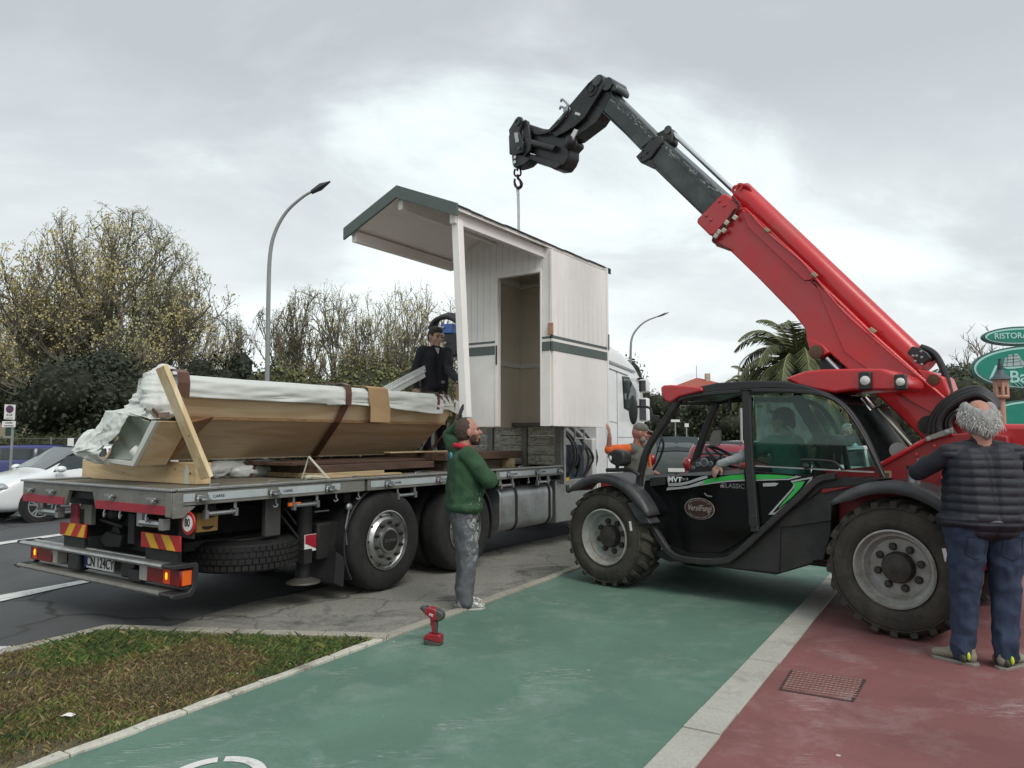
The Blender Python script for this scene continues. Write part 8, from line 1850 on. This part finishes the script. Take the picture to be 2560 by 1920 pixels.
# restaurant signs
Yq=13.2
m_teal=mat('sign_teal',(.006,.22,.155),.4,var=.08); m_teald=mat('sign_rim_dark_green',(.03,.11,.09),.5); m_mint=mat('sign_mint',(.40,.66,.62),.45,var=.03)
c0=atY(2545,841,Yq); rs=tag(empty('restaurant_sign',(c0.x,Yq,0),radians(-14)),'tall restaurant sign of stacked green ovals with a sailing ship, cut by the right edge','sign')
def sv(px,py): v=atY(px,py,Yq); return ((v.x-c0.x)/cos(radians(14))*1.0,v.z)
def ovalp(cx,cz,rx,rz,y0,m,nm,par,tilt=0): 
    return MB().prism([(cx+rx*cos(t)*cos(tilt)-rz*sin(t)*sin(tilt),cz+rz*sin(t)*cos(tilt)+rx*cos(t)*sin(tilt)) for t in [2*pi*k/56 for k in range(56)]],y0,y0+.02 if nm!='oval_panel' else y0+.12).obj(nm,m,par)
k_=Yq/1850
for (px,py,rx,ry,lab) in ((2545,841,82,24,'a'),(2572,920,134,56,'b'),(2575,1010,120,20,'c')):
    cx,cz=sv(px,py); RX=rx*k_; RZ=ry*k_
    if lab=='c': RZ=.40
    if lab=='c': cz-=.32
    o=ovalp(cx,cz,RX,RZ,-.06,m_teald,'oval_panel',rs); ovalp(cx,cz,RX-.035,RZ-.03,-.075,m_mint,'rim_line',o); ovalp(cx,cz,RX-.075,RZ-.062,-.09,m_teal,'oval_face',o)
    if lab=='a':
        text('lettering','RISTORANTE',.145,m_mint,o,(cx-.02,-.095,cz+.0),X,Zv,.003,bold=.02,sx=.92)
    if lab=='b':
        x_,z_=sv(2558,950); text('lettering','L',.34,m_mint,o,(sv(2487,930)[0],-.095,sv(2487,932)[1]),X,Zv,.003,bold=.012,shear=.45); text('lettering','Barca',.30,m_mint,o,(sv(2522,945)[0],-.095,sv(2522,944)[1]),X,Zv,.003,align='LEFT',bold=.012)
        m_shd=mat('ship_line',(.08,.16,.15),.6)
        hull=[ZH(915,1225),ZH(1000,1270),ZH(1150,1270),ZH(1330,1250),ZH(1430,1200),ZH(1200,1210),ZH(1000,1215)]; MB().prism([sv(*q) for q in hull],-.10,-.0905).obj('ship_hull',m_mint,o)
        for sp in (((920,1200),(960,1000),(975,980),(1025,985),(1020,1060),(1000,1205)),((1005,1205),(1040,905),(1110,905),(1145,960),(1130,1200)),((1135,1200),(1165,890),(1240,890),(1330,1040),(1340,1190)),((1300,1190),(1270,1030),(1330,1040),(1440,1170),(1380,1190))):
            MB().prism([sv(*ZH(*q)) for q in sp],-.10,-.0905).obj('ship_sail',mat('sail_grey',(.36,.46,.45),.5),o)
        mb=MB()
        for a,b_ in (((915,1210),(1430,1195)),((940,1110),(1300,1085)),((960,1035),(1290,1010)),((1150,960),(1150,1195)),((1020,985),(1005,1200)),((1045,940),(1250,935))): 
            u=sv(*ZH(*a)); w2=sv(*ZH(*b_)); mb.beam((u[0],-.103,u[1]),(w2[0],-.103,w2[1]),.004,.010,up=(0,1,0))
        mb.obj('ship_rigging',m_shd,o)
        mb=MB()
        for k in range(7):
            u=sv(2532+9*k,962); mb.beam((u[0],-.097,u[1]+.03),(u[0]+.07,-.097,u[1]-.03),.006,.03,up=(0,1,0))
        mb.obj('rope_ornament',m_mint,o)
cx,cz=sv(2560,866); MB().tube([(cx,0,0),(cx,0,sv(2545,841)[1])],.05,10).obj('post',m_pole,rs,smooth=True); cx,_=sv(2489,866); MB().tube([(cx,0,1.2),(cx,0,sv(2545,850)[1])],.012,8).obj('stay',m_pole,rs)
# lantern turret with its statue-like finial, standing in front of the sign
Yl=11.6; q=atY(2502,960,Yl); lt=tag(empty('lantern_turret',(q.x,Yl,0)),'small pinkish garden turret with pointed dark cap, standing in front of the oval sign','ornament')
def lz(py): return atY(2502,py,Yl).z
m_pk=mat('pink_plaster',(.46,.27,.20),.8,dirt=((.25,.16,.12),.5,8)); kk=Yl/1850
MB().lathe([(.05,0),(.05,lz(1000)),(.08,lz(995))],(0,0,0),(0,0,1),14).obj('pedestal',m_pk,lt,smooth=True,sharp=40)
for a in range(6): t=2*pi*a/6+.2; MB().box(cos(t)*.085-.02,cos(t)*.085+.02,sin(t)*.085-.02,sin(t)*.085+.02,lz(995),lz(950)).obj('pillar',m_pk,lt,bevel=.004)
MB().lathe([(.10,lz(996)),(.115,lz(992)),(.10,lz(988))],(0,0,0),(0,0,1),16).obj('ledge',m_pk,lt); MB().lathe([(.08,lz(968)),(.10,lz(958)),(.10,lz(948)),(.06,lz(946))],(0,0,0),(0,0,1),16).obj('drum',m_pk,lt,smooth=True,sharp=40)
MB().lathe([(.155,lz(949)),(.12,lz(943)),(.07,lz(936)),(.045,lz(926)),(.03,lz(918))],(0,0,0),(0,0,1),18).obj('cap',mat('slate_cap',(.06,.075,.09),.6),lt,smooth=True,sharp=60)
MB().lathe([(.045,lz(932)),(.042,lz(920)),(.035,lz(910)),(.026,lz(906)),(.018,lz(903)),(.022,lz(900)),(.02,lz(897)),(.0,lz(895))],(-.0,0,0),(0,0,1),12).obj('figure',mat('figure_dark',(.012,.03,.04),.5),lt,smooth=True)
# small road signs far off, seen through the cab
for (px,py,w_,h_,lab) in ((1688,1052,22,6,'white direction sign far off, seen through the front window of the telehandler'),(1716,1063,10,9,'small white square sign far off, next to the direction sign')):
    v=atY(px,py,34); s_=tag(empty('road_sign',(v.x,34,0)),lab,'sign'); MB().tube([(0,0,0),(0,0,v.z)],.035,6).obj('post',m_pole,s_); MB().box(-w_*34/3700,w_*34/3700,-.06,-.04,v.z-h_*34/3700,v.z+h_*34/3700).obj('panel',m_wh,s_)
v=atY(1852,1000,30); s_=tag(empty('pole',(v.x,30,0)),'pale slender pole in the car park, seen through the middle of the cab','pole'); MB().tube([(0,0,0),(0,0,atY(1852,1020,30).z)],.05,8).obj('shaft',mat('pole_pale',(.4,.42,.42),.5),s_)
